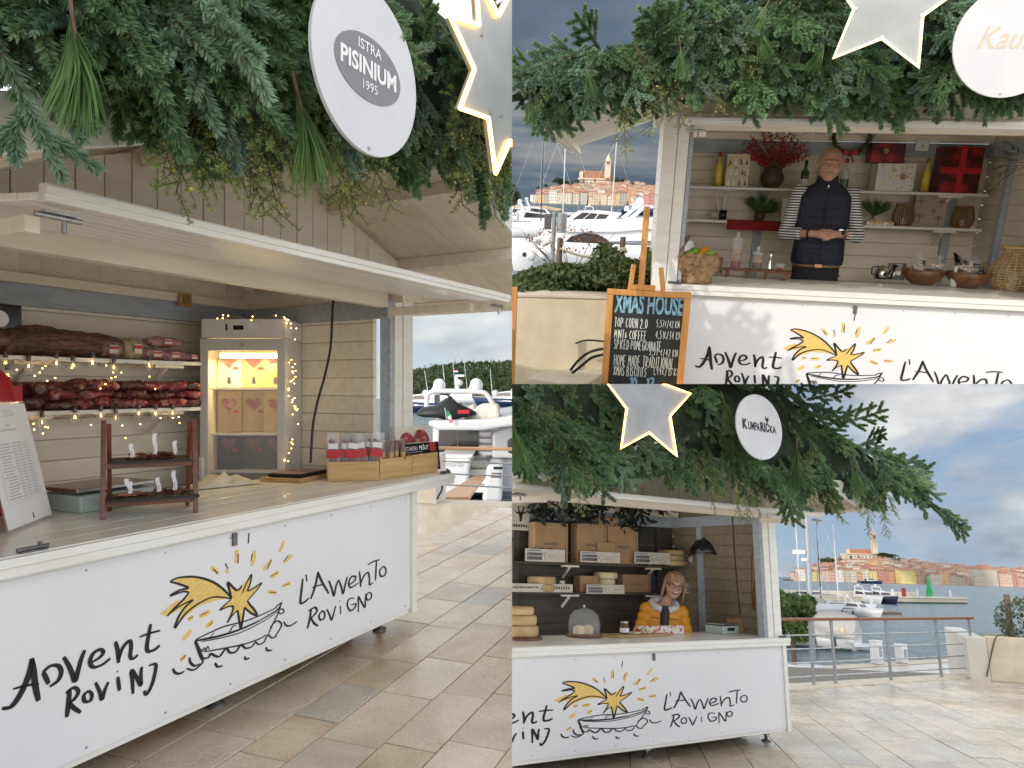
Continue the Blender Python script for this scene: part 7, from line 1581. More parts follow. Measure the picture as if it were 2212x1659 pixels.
# ------------------------------------------------------------------ boats
def hull_mb(L, beam, fb, draft=.3, bow=1, n=12, rake=.12):
    mb = MB(); rs = []
    for i in range(n + 1):
        t = i / n; x = -L / 2 + L * t; b = beam / 2 * (1 - max(0, (t - .55) / .45) ** 2.2) + .02; sh_ = fb * (1 + .28 * t * t); r = rake * L * max(0, t - .7) / .3
        rs.append([V((x + r, -b, sh_)), V((x + r * .5, -b * .97, sh_ * .45)), V((x, -b * .72, -.05)), V((x, -b * .3, -draft)), V((x, b * .3, -draft)), V((x, b * .72, -.05)), V((x + r * .5, b * .97, sh_ * .45)), V((x + r, b, sh_))])
    mb.rings(rs, 0, True); return mb
def boat(fr, pos, L, yaw, lab, kind='motor', mast=0, hullm='gelcoat', grp=None, mm='gelcoat', cover=None):
    beam = L * (.34 if kind == 'motor' else .29); fb = L * .11 + .25; o = thing('moored_boat', lab, 'boat', fr, pos, yaw, grp); part('hull', hull_mb(L, beam, fb), hullm, o, fix=True)
    part('rub_rail', MB().tube([(-L / 2, -beam / 2 - .02, fb * .97), (0, -beam / 2 - .02, fb * 1.03), (L * .1, -beam / 2 - .02, fb * 1.06)], .04, 6), 'hull_navy', o)
    if kind == 'motor':
        ca = part('cabin', MB().prism([(-L * .2, fb * .9), (L * .24, fb * .95), (L * .12, fb + L * .11), (-L * .12, fb + L * .14), (-L * .2, fb + L * .13)], -beam * .34, beam * .34), 'gelcoat', o, bevel=.04)
        for sg in (-1, 1): part('side_window', MB().prism([(-L * .14, fb + L * .05), (L * .14, fb + L * .05), (L * .09, fb + L * .10), (-L * .12, fb + L * .115)], sg * beam * .342, sg * beam * .348), 'tinted', ca)
        part('windscreen', MB().prism([(L * .145, fb + L * .045), (L * .20, fb + L * .045), (L * .135, fb + L * .10), (L * .125, fb + L * .10)], -beam * .30, beam * .30), 'tinted', ca); part('aft_window', MB().box(-L * .206, -L * .2005, -beam * .26, beam * .26, fb * 1.05, fb + L * .11), 'tinted', ca)
        part('radar_arch', MB().tube([(-L * .14, -beam * .33, fb + L * .13), (-L * .18, -beam * .28, fb + L * .22), (-L * .18, beam * .28, fb + L * .22), (-L * .14, beam * .33, fb + L * .13)], L * .012, 8), 'gelcoat', o); part('radar_dome', MB().blob((-L * .18, 0, fb + L * .25), (L * .03, L * .03, L * .028)), 'gelcoat', o)
    else:
        part('coachroof', MB().prism([(-L * .15, fb), (L * .22, fb), (L * .16, fb + L * .045), (-L * .15, fb + L * .055)], -beam * .28, beam * .28), 'gelcoat', o, bevel=.03); part('window_strip', MB().box(-L * .10, L * .12, -beam * .287, -beam * .2805, fb + L * .012, fb + L * .032), 'tinted', o); part('cockpit_cover', MB().prism([(-L * .4, fb), (-L * .16, fb), (-L * .18, fb + L * .1), (-L * .34, fb + L * .07)], -beam * .3, beam * .3), cover or 'canvas_grey', o, bevel=.03)
    if mast:
        ms = part('mast', MB().cyl((L * .05, 0, fb), (L * .05 + mast * .01, 0, fb + mast), .085, .05, 8), mm, o); bm_ = part('boom', MB().cyl((L * .05, 0, fb + 1.2), (-L * .34, 0, fb + 1.3), .07, .05, 8), mm, o); part('furled_sail', MB().capsule((L * .03, 0, fb + 1.38), (-L * .3, 0, fb + 1.42), .13, .09, 8), 'canvas_grey' if mm != 'fender' else 'fender', bm_)
        for z in (.45, .72): part('spreader', MB().cyl((L * .055, -beam * .3, fb + mast * z), (L * .055, beam * .3, fb + mast * z), .025, n=5), mm, ms)
        for e in ((L * .52, 0), (-L * .48, 0)): part('stay', MB().cyl((L * .05, 0, fb + mast * .97), (e[0], e[1], fb), .022, n=5), 'steel', ms)
        for sg in (-1, 1): part('shroud', MB().tube([(L * .05, 0, fb + mast * .95), (L * .055, sg * beam * .3, fb + mast * .45), (L * .05, sg * beam * .46, fb)], .015, 4), 'steel', ms)
    for i in range(2): part('fender', MB().capsule((-L * .2 + L * .25 * i, -beam / 2 - .12, fb * .35), (-L * .2 + L * .25 * i, -beam / 2 - .12, fb * .75), .10, .08, 8), 'fender', o)
    return o
def on_sea(pl, px, py): return pl.gnd(px, py, SEA_Z)
# third view: pier, beacon, boats, railing, lower quay
e0, e1 = C.gnd(1660, 1300, SEA_Z), C.gnd(2090, 1305, SEA_Z); yw = math.atan2(e1.y - e0.y, e1.x - e0.x); L = (e1 - e0).length
o = thing('stone_pier', 'long pale stone pier with white posts across the harbour', 'pier', GC, e0, yw); part('wall', MB().box(0, L, 0, 5, -1, 1.1), 'kerb_stone', o, bevel=.05); part('cap', MB().box(-.1, L + .1, -.15, 5.1, 1.101, 1.4), 'quay_stone', o, bevel=.04); part('tide_band', MB().box(0, L, -.03, -.005, -.6, .35), 'hull_green', o); part('parapet', MB().box(0, L * .82, 4.2, 5.0, 1.401, 2.3), 'quay_stone', o, bevel=.04)
Rp = Matrix.Rotation(yw, 3, 'Z')
def pier_pt(px, back=2.0): 
    lo, hi = 0, L
    for _ in range(30):
        md = (lo + hi) / 2
        if to_pix(GC, e0 + Rp @ V((md, back, 1.4)))[0] < px: lo = md
        else: hi = md
    return e0 + Rp @ V((lo, back, 1.401))
for px, lab in ((1774, 'beside the dark mast'), (1929, 'beside the red box'), (1982, 'between the red box and the beacon'), (2053, 'at the pier head')): solo('pier_post', MB().cyl((0, 0, 0), (0, 0, 1.5), .26, n=12).cyl((0, 0, 1.5), (0, 0, 1.6), .28, .16, 12), 'gelcoat', 'white mooring post on the pier %s' % lab, 'post', GC, pier_pt(px, 1.2))
solo('rescue_box', MB().box(-.35, .35, -.3, .3, 0, 1.7).box(-.4, .4, -.35, .35, 1.7, 1.82), 'label_red', 'red rescue box standing on the pier', 'box', GC, pier_pt(1953, 1.2))
o = thing('harbour_beacon', 'green harbour beacon tower on the pier', 'beacon', GC, pier_pt(2009, 2.2)); part('tower', MB().lathe([(.9, 0), (.75, .3), (.68, 1.6), (.45, 2.4), (.25, 3.0), (.18, 4.6)], 14), 'beacon_green', o); part('plinth', MB().cyl((0, 0, -.001), (0, 0, .12), 1.3, n=18), 'quay_stone', o); part('lantern', MB().cyl((0, 0, 4.6), (0, 0, 5.0), .28, n=10), 'glass_green', o)
boat(GC, on_sea(C, 1868, 1302), 9.5, -1.35, 'white motor cruiser moored at the pier beside the dark hulled one'); boat(GC, on_sea(C, 1905, 1303), 9.5, -1.45, 'motor cruiser with black canopy moored at the pier', hullm='fender')
boat(GC, on_sea(C, 1850, 1331), 6.5, -1.0, 'small cabin boat with outboards beside the floating dock'); boat(GC, on_sea(C, 1806, 1326), 9, -.25, 'white sailing boat with bare mast beside the cabin boat', 'sail', 11.5); boat(GC, on_sea(C, 1768, 1322), 10, -.2, 'sailing boat with a tall dark mast', 'sail', 15, mm='fender'); boat(GC, on_sea(C, 1722, 1330), 10, -.1, 'sailing boat with a white mast behind the leafy tree', 'sail', 13.5)
q0, q1 = on_sea(C, 1880, 1327), on_sea(C, 1949, 1328); solo('floating_dock', MB().box(0, (q1 - q0).length, 0, 1.6, -.1, .28).box(.1, (q1 - q0).length - .1, .05, 1.5, .281, .34), 'wood_grey', 'low wooden floating dock beyond the covered boat', 'dock', GC, q0, math.atan2(q1.y - q0.y, q1.x - q0.x)); solo('dock_post', MB().cyl((0, 0, -.5), (0, 0, 2.2), .22, n=12), 'gelcoat', 'white post at the floating dock end', 'post', GC, on_sea(C, 1884, 1324))
q = on_sea(C, 2206, 1263); boat(GC, q, 26, .1, 'white ferry arriving beyond the pier'); boat(GC, on_sea(C, 1880, 1261), 24, .05, 'blue hulled excursion ship at the old town quay', hullm='hull_navy')
# covered boat by the quay
ZQ = -.85
k0 = C.gnd(1715, 1398, SEA_Z); o = thing('covered_boat', 'boat under a grey tarpaulin with dark fenders moored at the quay', 'boat', GC, V((k0.x + 1.0, k0.y + 1.5, SEA_Z)), -.62)
part('hull', hull_mb(8.2, 2.9, 1.0, .3), 'gelcoat', o, Matrix.Rotation(math.pi, 4, 'Z')); part('waterline', MB().tube([(x, -1.47 + .1 * max(0, -x - 2), .1) for x in (-3, -1, 1, 3.9)], .06, 6), 'hull_green', o)
tp = MB(); rs = []
for i in range(13):
    t = i / 12; x = 4.15 - 7.4 * t; hw = 1.5 * (1 - .75 * max(0, t - .6) ** 1.3); hz = 1.02 + 1.35 * math.sin(math.pi * min(1, .25 + t * .95)) ** .8
    rs.append([V((x, -hw, .78 + .05 * math.sin(i * 2))), V((x, -hw * .96, 1.2)), V((x, -hw * .5, (hz + 1.25) / 2 + .04 * math.sin(i * 3))), V((x, 0, hz + .3)), V((x, hw * .5, (hz + 1.25) / 2)), V((x, hw * .96, 1.2)), V((x, hw, .78))])
tp.rings(rs, 0, True); part('tarpaulin', tp, 'canvas_grey', o); part('transom_platform', MB().box(4.0, 4.9, -1.2, 1.2, .25, .40), 'gelcoat', o, bevel=.05); part('buoy', MB().blob((3.4, -1.55, 1.35), (.18, .18, .26)), 'cheese_pale', o)
for i in range(5): part('fender', MB().capsule((-2.6 + 1.35 * i, -1.62 + (.25 if i == 0 else 0), .42), (-2.6 + 1.35 * i, -1.62 + (.25 if i == 0 else 0), .82), .15, .12, 10), 'fender', o)
# lower quay and its furniture
a, b = C.gnd(1650, 1447, ZQ), C.gnd(2110, 1420, ZQ); yw = math.atan2(b.y - a.y, b.x - a.x); QF = Frame(C, (a.x, a.y), yw, ZQ)
solo('quay', MB().box(-3, 9.5, -5.2, 0, -1.6, 0), 'quay_stone', None, None, QF, kind='structure', bevel=.03)
qk = Frame(C, (a.x, a.y), yw, ZQ + .004)
root = solo('quay_edge', MB().box(-3, 9.5, -.62, -.02, -.02, .0), 'grout', None, None, qk, kind='structure')
for i in range(9): part('kerb_slab', MB().box(-.69, .69, -.30, .30, 0, .02), 'kerb_stone', root, Matrix.Translation((-2.3 + 1.4 * i, -.32, .0005)), bevel=.008)
def qpt(px, py): return C.gnd(px, py, ZQ + .03)
def pedestal(px, py, h, lab):
    o = thing('power_pedestal', lab, 'pedestal', GC, qpt(px, py), yw); part('column', MB().box(-.13, .13, -.13, .13, 0, h), 'gelcoat', o, bevel=.02); part('cap', MB().box(-.14, .14, -.14, .14, h, h + .04), 'white_plastic', o, bevel=.01)
    for z in (.35, .5, .65): part('socket', MB().box(-.06, .06, -.142, -.1305, h * z, h * z + .07), 'road_sign_grey', o)
pedestal(1896, 1434, .62, 'white power pedestal beside the covered boat stern'); pedestal(1949, 1432, .50, 'short white power pedestal standing alone on the quay')
o = thing('service_cabinet', 'white service cabinet on the lower quay by the railing', 'cabinet', GC, C.gnd(1744, 1500, ZQ), yw); part('body', MB().box(-.28, .28, -.2, .2, 0, .55), 'white_plastic', o, bevel=.015); part('lid', MB().box(-.31, .31, -.23, .23, .551, .60), 'gelcoat', o, bevel=.01)
for px, py, lab in ((1875, 1430, 'by the covered boat stern'), (1988, 1424, 'beside the short pedestal'), (2004, 1423, 'at the open quay edge')): solo('mooring_cleat', MB().capsule((-.12, 0, .07), (.12, 0, .07), .022, .022, 8).cyl((-.05, 0, 0), (-.05, 0, .07), .025, n=8).cyl((.05, 0, 0), (.05, 0, .07), .025, n=8), 'dark_steel', 'steel mooring cleat %s' % lab, 'cleat', GC, qpt(px, py), yw)
# platform edge and railing
r0, r1 = C.gnd(1640, 1494), C.gnd(2129, 1462); ry = math.atan2(r1.y - r0.y, r1.x - r0.x); RL = (r1 - r0).length; RF = Frame(C, (r0.x, r0.y), ry)
solo('kerb', MB().box(-1, RL + .6, -.04, .40, -.9, .012), 'kerb_stone', None, None, RF, kind='structure', bevel=.01)
solo('pavement', MB().quad((-9, -9, -.04), (RL + 5, -9, -.04), (RL + 5, -.03, -.04), (-9, -.03, -.04)), 'kerb_stone', None, None, RF, kind='structure', fix=False)
o = thing('railing', 'steel railing with a brown wooden handrail at the pavement edge', 'railing', RF, (0, .18, .012))
part('handrail', MB().box(-.5, RL + .12, -.035, .035, .93, .975), 'rail_wood', o, bevel=.012)
def rail_x(px):
    lo, hi = 0, RL
    for _ in range(30):
        md = (lo + hi) / 2
        if to_pix(RF, (md, .18, .4))[0] < px: lo = md
        else: hi = md
    return lo
for px in (1754, 1801, 1920, 2028, 2127): x = rail_x(px); part('post', MB().box(x - .025, x + .025, -.012, .012, 0, .93), 'road_sign_grey', o)
for z in (.12, .32, .52, .72): part('rail_bar', MB().cyl((-.5, 0, z), (RL, 0, z), .011, n=8), 'steel', o)
# planter with the grey green shrub
a = C.gnd(2132, 1470); PF = Frame(C, (a.x + .05, a.y - .05), -.42); zt_ = PF.pix(2134, 1376, 0)[1]
o = thing('stone_planter', 'pale stone planter wall beside the railing end', 'planter', PF, (0, 0, 0)); part('wall', MB().box(0, 5, 0, .35, 0, zt_), 'planter_stone', o, bevel=.012); part('side_wall', MB().box(-.30, -.002, 0, 3, -.9, zt_ - .02), 'quay_stone', o, bevel=.012); part('soil', MB().box(.02, 5, .36, 2.2, 0, zt_ - .08), 'hill_earth', o); part('vent', MB().box(1.0, 1.3, -.012, -.002, .02, .12), 'white_paint', o)
o = thing('planter_shrub', 'dense grey green shrub growing in the planter by the railing', 'shrub', PF, (1.15, 1.0, zt_ - .08)); bl = [((x, rnd(-.3, .3), .35), (.55, .55, .42)) for x in (-.35, .1, .7, 1.4)]; part('foliage', leafy(5200, in_blobs(bl), .065, 4), 'olive_leaf', o, fix=False); part('stem', MB().cyl((0, 0, 0), (0, 0, .4), .03, .01, 6), 'bark', o)
p = PF.p3(2176, 1320, .9); o = thing('rope_post', 'dark wooden post with rope rising from the planter shrub', 'post', PF, (p.x, .9, zt_ - .08)); hh = PF.pix(2178, 1284, .9)[1] - zt_ + .08; part('post', MB().cyl((0, 0, 0), (.02, 0, hh), .055, .05, 10), 'wood_grey', o); part('rope', MB().tube([(.02, 0, hh * .88), (.6, .1, hh * .80), (1.4, .2, hh * .82)], .018, 6), 'rope', o)
pth = smooth_path([PF.p3(x, y, -.03) for x, y in ((2170, 1371), (2152, 1376), (2142, 1410), (2136, 1440), (2131, 1462))], 5); solo('garden_cable', MB().tube([q - pth[0] for q in pth], .012, 6), 'wood_grey', 'dark cable running down the planter corner', 'cable', PF, pth[0])
# leafy tree beside the stall, lamp pole
t0 = C.gnd(1716, 1470, -.6); t0 = V((t0.x, t0.y, -.85)); yv = t0.y; w = 84 / F * yv; ztop = C.aty(1716, 1270, yv).z; zbt = C.aty(1716, 1375, yv).z
o = thing('leafy_tree', 'leafy green tree between the stall post and the covered boat', 'tree', GC, t0); part('trunk', MB().tube([(0, 0, 0), (.03, 0, (zbt + .85) * .6), (0, 0, zbt + 1.1)], [.07, .06, .04], 8), 'bark', o)
random.seed(3); zc = (ztop + zbt) / 2 - t0.z; hz = (ztop - zbt) / 2; bl = [((rnd(-.6, .75) * w * .6, rnd(-.4, .4), zc + rnd(-1.0, .7) * hz), (w * rnd(.12, .26), w * .25, hz * rnd(.2, .38))) for _ in range(20)]; part('crown', leafy(6500, in_blobs(bl), .12, 8), 'tree_leaf', o, fix=False)
q = C.gnd(1745, 1500, ZQ); q = V((C.aty(1745, 1300, 24).x, 24, ZQ - 1.2)); o = thing('lamp_pole', 'tall grey harbour pole carrying a camera', 'pole', GC, q); part('pole', MB().cyl((0, 0, 0), (.25, 0, 9.5), .10, .07, 12), 'road_sign_grey', o); part('camera_box', MB().box(-.35, .0, -.1, .1, 4.38, 4.50).cyl((-.1, 0, 4.2), (.1, 0, 4.2), .06, n=8), 'white_plastic', o)
# ------------------------------------------------------------------ second view: planter, shrubs, yacht, boats
pf0 = B.gnd(1120, 800); zt_ = .78
PB = Frame(B, (B.gnd(1106, 820).x - .6, 6.15), .02); zt_ = PB.pix(1200, 644, 0)[1]
o = thing('stone_planter', 'cream stone planter wall beside the chalk menu board', 'planter', PB, (0, 0, 0)); part('wall', MB().box(-.8, 2.2, 0, .3, 0, zt_), 'planter_stone', o, bevel=.012); part('cap', MB().box(-.8, 2.2, -.012, .31, zt_ + .001, zt_ + .03), 'kerb_stone', o, bevel=.008); part('soil', MB().box(-.8, 2.2, .311, 2.4, 0, zt_ - .06), 'hill_earth', o)
xs0 = PB.pix(1118, 640, .6)[0]; xs1 = PB.pix(1440, 600, .6)[0]; random.seed(6)
for i, (fx, rx, hz, lab) in enumerate(((.08, .36, .11, 'low rounded end of the evergreen planter hedge'), (.36, .42, .19, 'middle evergreen shrub of the planter under the rope'), (.62, .42, .22, 'evergreen shrub of the planter behind the easel'), (.80, .20, .36, 'tall evergreen shrub beside the stall post'))):
    x = xs0 + (xs1 - xs0) * fx; o = thing('evergreen_shrub', lab, 'shrub', PB, (x, .75, zt_ - .06), 0, 'evergreen shrubs in the planter'); bl = [((rnd(-.3, .3), rnd(-.25, .25), hz * rnd(.5, 1.0)), (rx * .75, .42, hz * .62)) for _ in range(5)]; part('foliage', leafy(3600, in_blobs(bl), .062, 30 + i), 'shrub_leaf', o, fix=False); part('stem', MB().cyl((0, 0, 0), (0, 0, hz), .03, .01, 6), 'bark', o)
o = thing('dry_bush', 'reddish dry twigs sticking out above the planter hedge', 'shrub', PB, (PB.pix(1225, 540, 1.1)[0], 1.1, zt_ - .06)); random.seed(16)
for i in range(16): e = V((rnd(-.5, .5), rnd(-.2, .2), rnd(.3, .62))); part('twig', MB().tube([(0, 0, 0), e * .5 + V((.03, 0, .05)), e], [.006, .004, .002], 4), 'bark', o)
part('foliage', leafy(160, in_blobs([((0, 0, .5), (.45, .2, .14))]), .035, 9), 'roof_brown', o, fix=False)
pos = []
for px, py0, lab in ((1210, 514, 'beside the grey box pole'), (1346, 512, 'behind the easel mast')):
    x, z = PB.pix(px, py0, 1.0); pos.append((x, z)); solo('rope_post', MB().cyl((0, 0, 0), (0, 0, z - zt_ + .06), .03, .027, 10), 'wood_grey', 'brown wooden rope post %s' % lab, 'post', PB, (x, 1.0, zt_ - .06))
(xa, za), (xb, zb) = pos; solo('barrier_rope', MB().tube([(xa + (xb - xa) * i / 16 - xa, .0 - .036, -.10 - .07 * math.sin(math.pi * i / 16)) for i in range(17)] + [(xb - xa + .04 * math.cos(i), -.04, -.10 + .03 * math.sin(i * 1.7)) for i in range(8)], .012, 8), 'rope', 'thick white rope slung between the wooden posts', 'rope', PB, (xa, 1.0, za))
x, z = PB.pix(1190, 640, 2.0); z1 = PB.pix(1190, 458, 2.0)[1]; o = thing('camera_pole', 'grey pole with a cylindrical box and a small camera', 'pole', PB, (x, 2.0, zt_ - .1)); hh = z1 - zt_ + .1; part('pole', MB().cyl((0, 0, 0), (0, 0, hh), .024, n=12), 'road_sign_grey', o); part('box', MB().cyl((.085, 0, hh - .22), (.085, 0, hh - .02), .056, n=20).cyl((.085, 0, hh - .02), (.085, 0, hh - .005), .058, .04, 20), 'road_sign_grey', o); part('panel', MB().box(-.11, -.03, -.015, .015, hh - .19, hh - .02), 'dark_steel', o, bevel=.005); part('camera', MB().cyl((-.13, -.05, hh - .36), (-.02, -.01, hh - .31), .03, .025, 12), 'gelcoat', o)
# low kerb block, cables, paving strip
a, b = B.gnd(1185, 829), B.gnd(1330, 745); KB = Frame(B, (a.x, a.y), math.atan2(b.y - a.y, b.x - a.x))
solo('kerb_block', MB().box(-.5, 2.2, -.5, 0, 0, .16), 'kerb_stone', 'low stone kerb slab in front of the planter', 'kerb', KB, (0, 0, 0), bevel=.01)
paving(GB, B.gnd(1150, 815), .05, .30, (.5, .6), (-.8, .9), (-.5, .65), seen(1100, 1320, 770, 840), 13)
for i, (pts_, lab) in enumerate((([(1232, 800), (1250, 778), (1275, 760), (1310, 752)], 'black cable bending over the kerb slab, next to the planter'), ([(1236, 806), (1256, 790), (1280, 772), (1312, 764)], 'black cable bending over the kerb slab, next to the easel'), ([(1243, 742), (1268, 735), (1310, 738)], 'thin black cable looped high on the planter wall'))):
    pth = smooth_path([SB.p3(x, y, -.05) if i < 2 else SB.p3(x, y, .3) for x, y in pts_], 5); solo('floor_cable', MB().tube([q - pth[0] for q in pth], .012 if i < 2 else .008, 6), 'black', lab, 'cable', SB, pth[0])
x0, z0 = SB.pix(1108, 830, -.2); x1, z1 = SB.pix(1113, 621, -.2); o = thing('wooden_board', 'edge of an orange framed board at the planter wall', 'board', SB, (x0 - .35, -.2, 0)); part('stile', MB().box(.30, .36, 0, .03, .0, z1), 'wood_orange', o, bevel=.004); part('top_board', MB().box(-.3, .2998, 0, .03, z1 - .07, z1 - .004), 'wood_orange', o, bevel=.004)
# white motor yacht, bow towards the open water
YB = Frame(B, (0, 52), 0); Y = lambda px, py, d=0: YB.pix(px, py, d)
wl = Y(1170, 579)[1]; o = thing('motor_yacht', 'white motor yacht with dark windows moored behind the planter hedge', 'yacht', YB, (Y(1250, 540)[0], 0, SEA_Z)); oxy = Y(1250, 540)[0]
def YP(l, d=0): return [(Y(a, b, d)[0] - oxy, Y(a, b, d)[1] - SEA_Z) for a, b in l]
h = MB(); st_ = []; bow_x, aft_x = Y(1088, 520)[0] - oxy, Y(1480, 520)[0] - oxy; shz = Y(1150, 519)[1] - SEA_Z
for i in range(15):
    t = i / 14; x = bow_x + (aft_x - bow_x) * t; b = 2.3 * min(1, (t * 2.1 + .012)) ** .6; s_ = shz * (1.05 - .10 * t); kx = max(0, .26 - t) * 3.4
    st_.append([V((x, -b, s_)), V((x + kx * .4, -b * .85, s_ * .55)), V((x + kx, -b * .55, .0)), V((x + kx, -.05, -.4)), V((x + kx, .05, -.4)), V((x + kx, b * .55, 0)), V((x + kx * .4, b * .85, s_ * .55)), V((x, b, s_))])
h.rings(st_, 0, True); part('hull', h, 'gelcoat', o)
part('bow_rail', MB().tube([(bow_x + .2, -.3, shz + .9), (bow_x + 1.4, -1.75, shz + .8), (bow_x + 3.2, -2.05, shz + .75)], .03, 6), 'steel', o)
for x in (1132, 1145, 1165, 1190): p = YP([(x, 545)])[0]; part('porthole', MB().cyl((p[0], -2.22, p[1]), (p[0], -1.6, p[1]), .16, n=10), 'tinted', o)
part('deckhouse', MB().prism(YP([(1150, 522), (1195, 497), (1240, 478), (1400, 470), (1470, 470), (1470, 520), (1300, 522)], -1.7), -1.7, 1.7), 'gelcoat', o, bevel=.08); part('side_window', MB().prism(YP([(1222, 521), (1235, 510), (1262, 503), (1290, 506), (1310, 516), (1318, 525), (1240, 525)], -1.72), -1.72, -1.705), 'tinted', o)
part('upper_deck', MB().prism(YP([(1205, 496), (1245, 474), (1330, 473), (1470, 478), (1470, 490), (1330, 502), (1230, 502)], -1.95), -1.95, 1.95), 'gelcoat', o, bevel=.06)
fb_ = part('flybridge', MB().prism(YP([(1228, 478), (1258, 456), (1300, 455), (1345, 460), (1322, 481)], -1.45), -1.45, 1.45), 'gelcoat', o, bevel=.05)
for l in ([(1236, 474), (1258, 459), (1274, 460), (1256, 475)], [(1259, 475), (1277, 460), (1292, 462), (1280, 476)], [(1284, 476), (1295, 462), (1316, 464), (1302, 478)]): part('window', MB().prism(YP(l, -1.47), -1.47, -1.455), 'tinted', fb_)
for sg in (-1.5, 1.5): part('radar_arch', MB().prism(YP([(1336, 486), (1388, 446), (1425, 444), (1425, 448), (1392, 452), (1350, 488)], -1.5), sg - .08, sg + .08), 'gelcoat', o, bevel=.02)
part('arch_top', MB().prism(YP([(1386, 446), (1425, 444), (1425, 448), (1388, 450)], 0), -1.42, 1.42), 'gelcoat', o)
for px, py, r in ((1382, 436, 18), (1354, 450, 11)): p = YP([(px, py)], -.5)[0]; rr = r / 2 / F * 51.5; part('satellite_dome', MB().lathe([(rr * .9, -rr), (rr, 0), (rr * .8, rr * .6), (rr * .4, rr * .92), (.01, rr)], 18, (p[0], -.5, p[1])), 'gelcoat', o)
for px in (1146, 1169): p = YP([(px, 543)])[0]; part('fender', MB().blob((p[0], -2.3, p[1] - .05), (.34, .34, .46)), 'fender_pale', o); part('fender_line', MB().cyl((p[0], -2.28, p[1] + .35), (p[0], -2.0, shz), .025, n=5), 'rope', o)
boat(GB, on_sea(B, 1150, 500), 12, .15, 'white motor boat at the moorings beyond the yacht bow', mast=0); boat(GB, on_sea(B, 1160, 484), 13, .1, 'white cruiser with dark windows at the far mooring'); boat(GB, on_sea(B, 1118, 478), 11, .2, 'cream motor boat under the island trees', hullm='gelcoat_cream')
boat(GB, on_sea(B, 1176, 512), 11.5, math.pi - .25, 'sailing boat with a tall black mast', 'sail', 15.5, mm='fender'); boat(GB, on_sea(B, 1222, 500), 12, math.pi - .1, 'sailing boat with a white mast and cream cover', 'sail', 16.5, cover='cream_cloth'); boat(GB, on_sea(B, 1312, 492), 12, .05, 'sailing boat with a white mast in front of the church', 'sail', 15); boat(GB, on_sea(B, 1275, 478), 10, -1.4, 'white cabin boat seen head on behind the yacht'); boat(GB, on_sea(B, 1378, 464), 16, .1, 'blue striped passenger boat near the old town', hullm='hull_navy')
q0, q1 = on_sea(B, 1090, 454), on_sea(B, 1196, 456); solo('breakwater', slab((q1 - q0).length, 4, 2.6, 3, .4), 'rocks', None, None, GB, (q0 + q1) / 2 - V((0, 0, .6)), kind='structure'); q = on_sea(B, 1105, 450); q.z = -1.5
for i, (px, py, ww) in enumerate(((1100, 395, 26), (1112, 408, 14))): q = B.aty(px, 452, 150); q.z = -1.6; tree(GB, q, ww / F * 150 * 1.6, B.aty(px, py, 150).z + 1.6, ['dark pine on the islet beside the moorings', 'small dark pine on the islet by the water'][i], n=700, seed=90 + i)
# ------------------------------------------------------------------ first view: island wood, yacht, railing
hm = MB(); nx = 24; vs = []
prof_a = [(860, 806), (890, 800), (930, 792), (980, 785), (1020, 782), (1106, 780)]
for i in range(nx + 1):
    px = 850 + 270 * i / nx; zt__ = A.aty(px, lerp2(prof_a, px), 330).z
    for j, (y, f) in enumerate(((292, 0), (300, .22), (315, .62), (330, .84), (345, .9), (370, .2))): q = A.aty(px, 838, y); vs.append((q.x, y, -2.3 + (zt__ - 2.5 + 2.3) * f))
hm.add(vs, [(i * 6 + j, (i + 1) * 6 + j, (i + 1) * 6 + j + 1, i * 6 + j + 1) for i in range(nx) for j in range(5)], 0, True); solo('island_hill', hm, 'hill_earth', None, None, GA, kind='structure', fix=False)
def fw():
    px = rnd(850, 1120); zt__ = A.aty(px, lerp2(prof_a, px), 330).z; f = rnd(.02, 1); y = 294 + 40 * f; q = A.aty(px, 838, y); z = -1.5 + (zt__ + 1.2) * (f ** .75); k = 1.9 * noise.noise(V((px * .11, f * 9, 3))); return V((q.x, y - 2 - k, z + k * .6 + rnd(-.6, .6)))
solo('island_wood', leafy(16000, fw, 1.15, 12), 'wood_green', None, None, GA, kind='stuff', fix=False)
random.seed(77)
for i in range(16):
    px = 905 + 13 * i + rnd(-4, 4); zt__ = A.aty(px, lerp2(prof_a, px), 330).z; q = A.aty(px, 838, 330); tree(GA, (q.x, 328, zt__ - 2.5), 1.1, rnd(3.2, 4.6), 'slim cypress rising above the island wood', n=90, size=.6, grp='cypresses on the island ridge', cypress=True, seed=i)
boat(GA, on_sea(A, 915, 890), 15, 2.9, 'navy hulled motor yacht behind the jet ski yacht', hullm='hull_navy'); boat(GA, on_sea(A, 1000, 872), 18, 2.9, 'white flybridge boat far behind the jet ski yacht'); boat(GA, on_sea(A, 1092, 878), 16, 2.8, 'navy and white boat beside the far mooring', hullm='hull_navy')
KY = 2.1; YA = Frame(A, (0, 15), 0); YW = Frame(A, (0, 0), 0); Yp = lambda px, py, d=0: YA.pix(px, py, d)
oxy = Yp(1010, 1000)[0]; o = thing('stern_yacht', 'large white yacht seen from the stern with a jet ski on deck', 'yacht', YW, (oxy * KY, 15 * KY, EYE + (SEA_Z - EYE) * KY), scale=KY)
def YQ(l, d=0): return [(Yp(a, b, d)[0] - oxy, Yp(a, b, d)[1] - SEA_Z) for a, b in l]
part('hull', MB().prism(YQ([(935, 990), (1180, 990), (1170, 1250), (940, 1250)], 1.5), 1.5, 12), 'gelcoat', o, bevel=.1)
part('transom', MB().prism(YQ([(944, 992), (1016, 990), (1008, 1072), (946, 1090)]), 0, 1.5), 'gelcoat', o, bevel=.06); part('transom_pod', MB().prism(YQ([(1052, 1003), (1086, 1003), (1084, 1085), (1041, 1085)]), -.1, 1.5), 'gelcoat', o, bevel=.08)
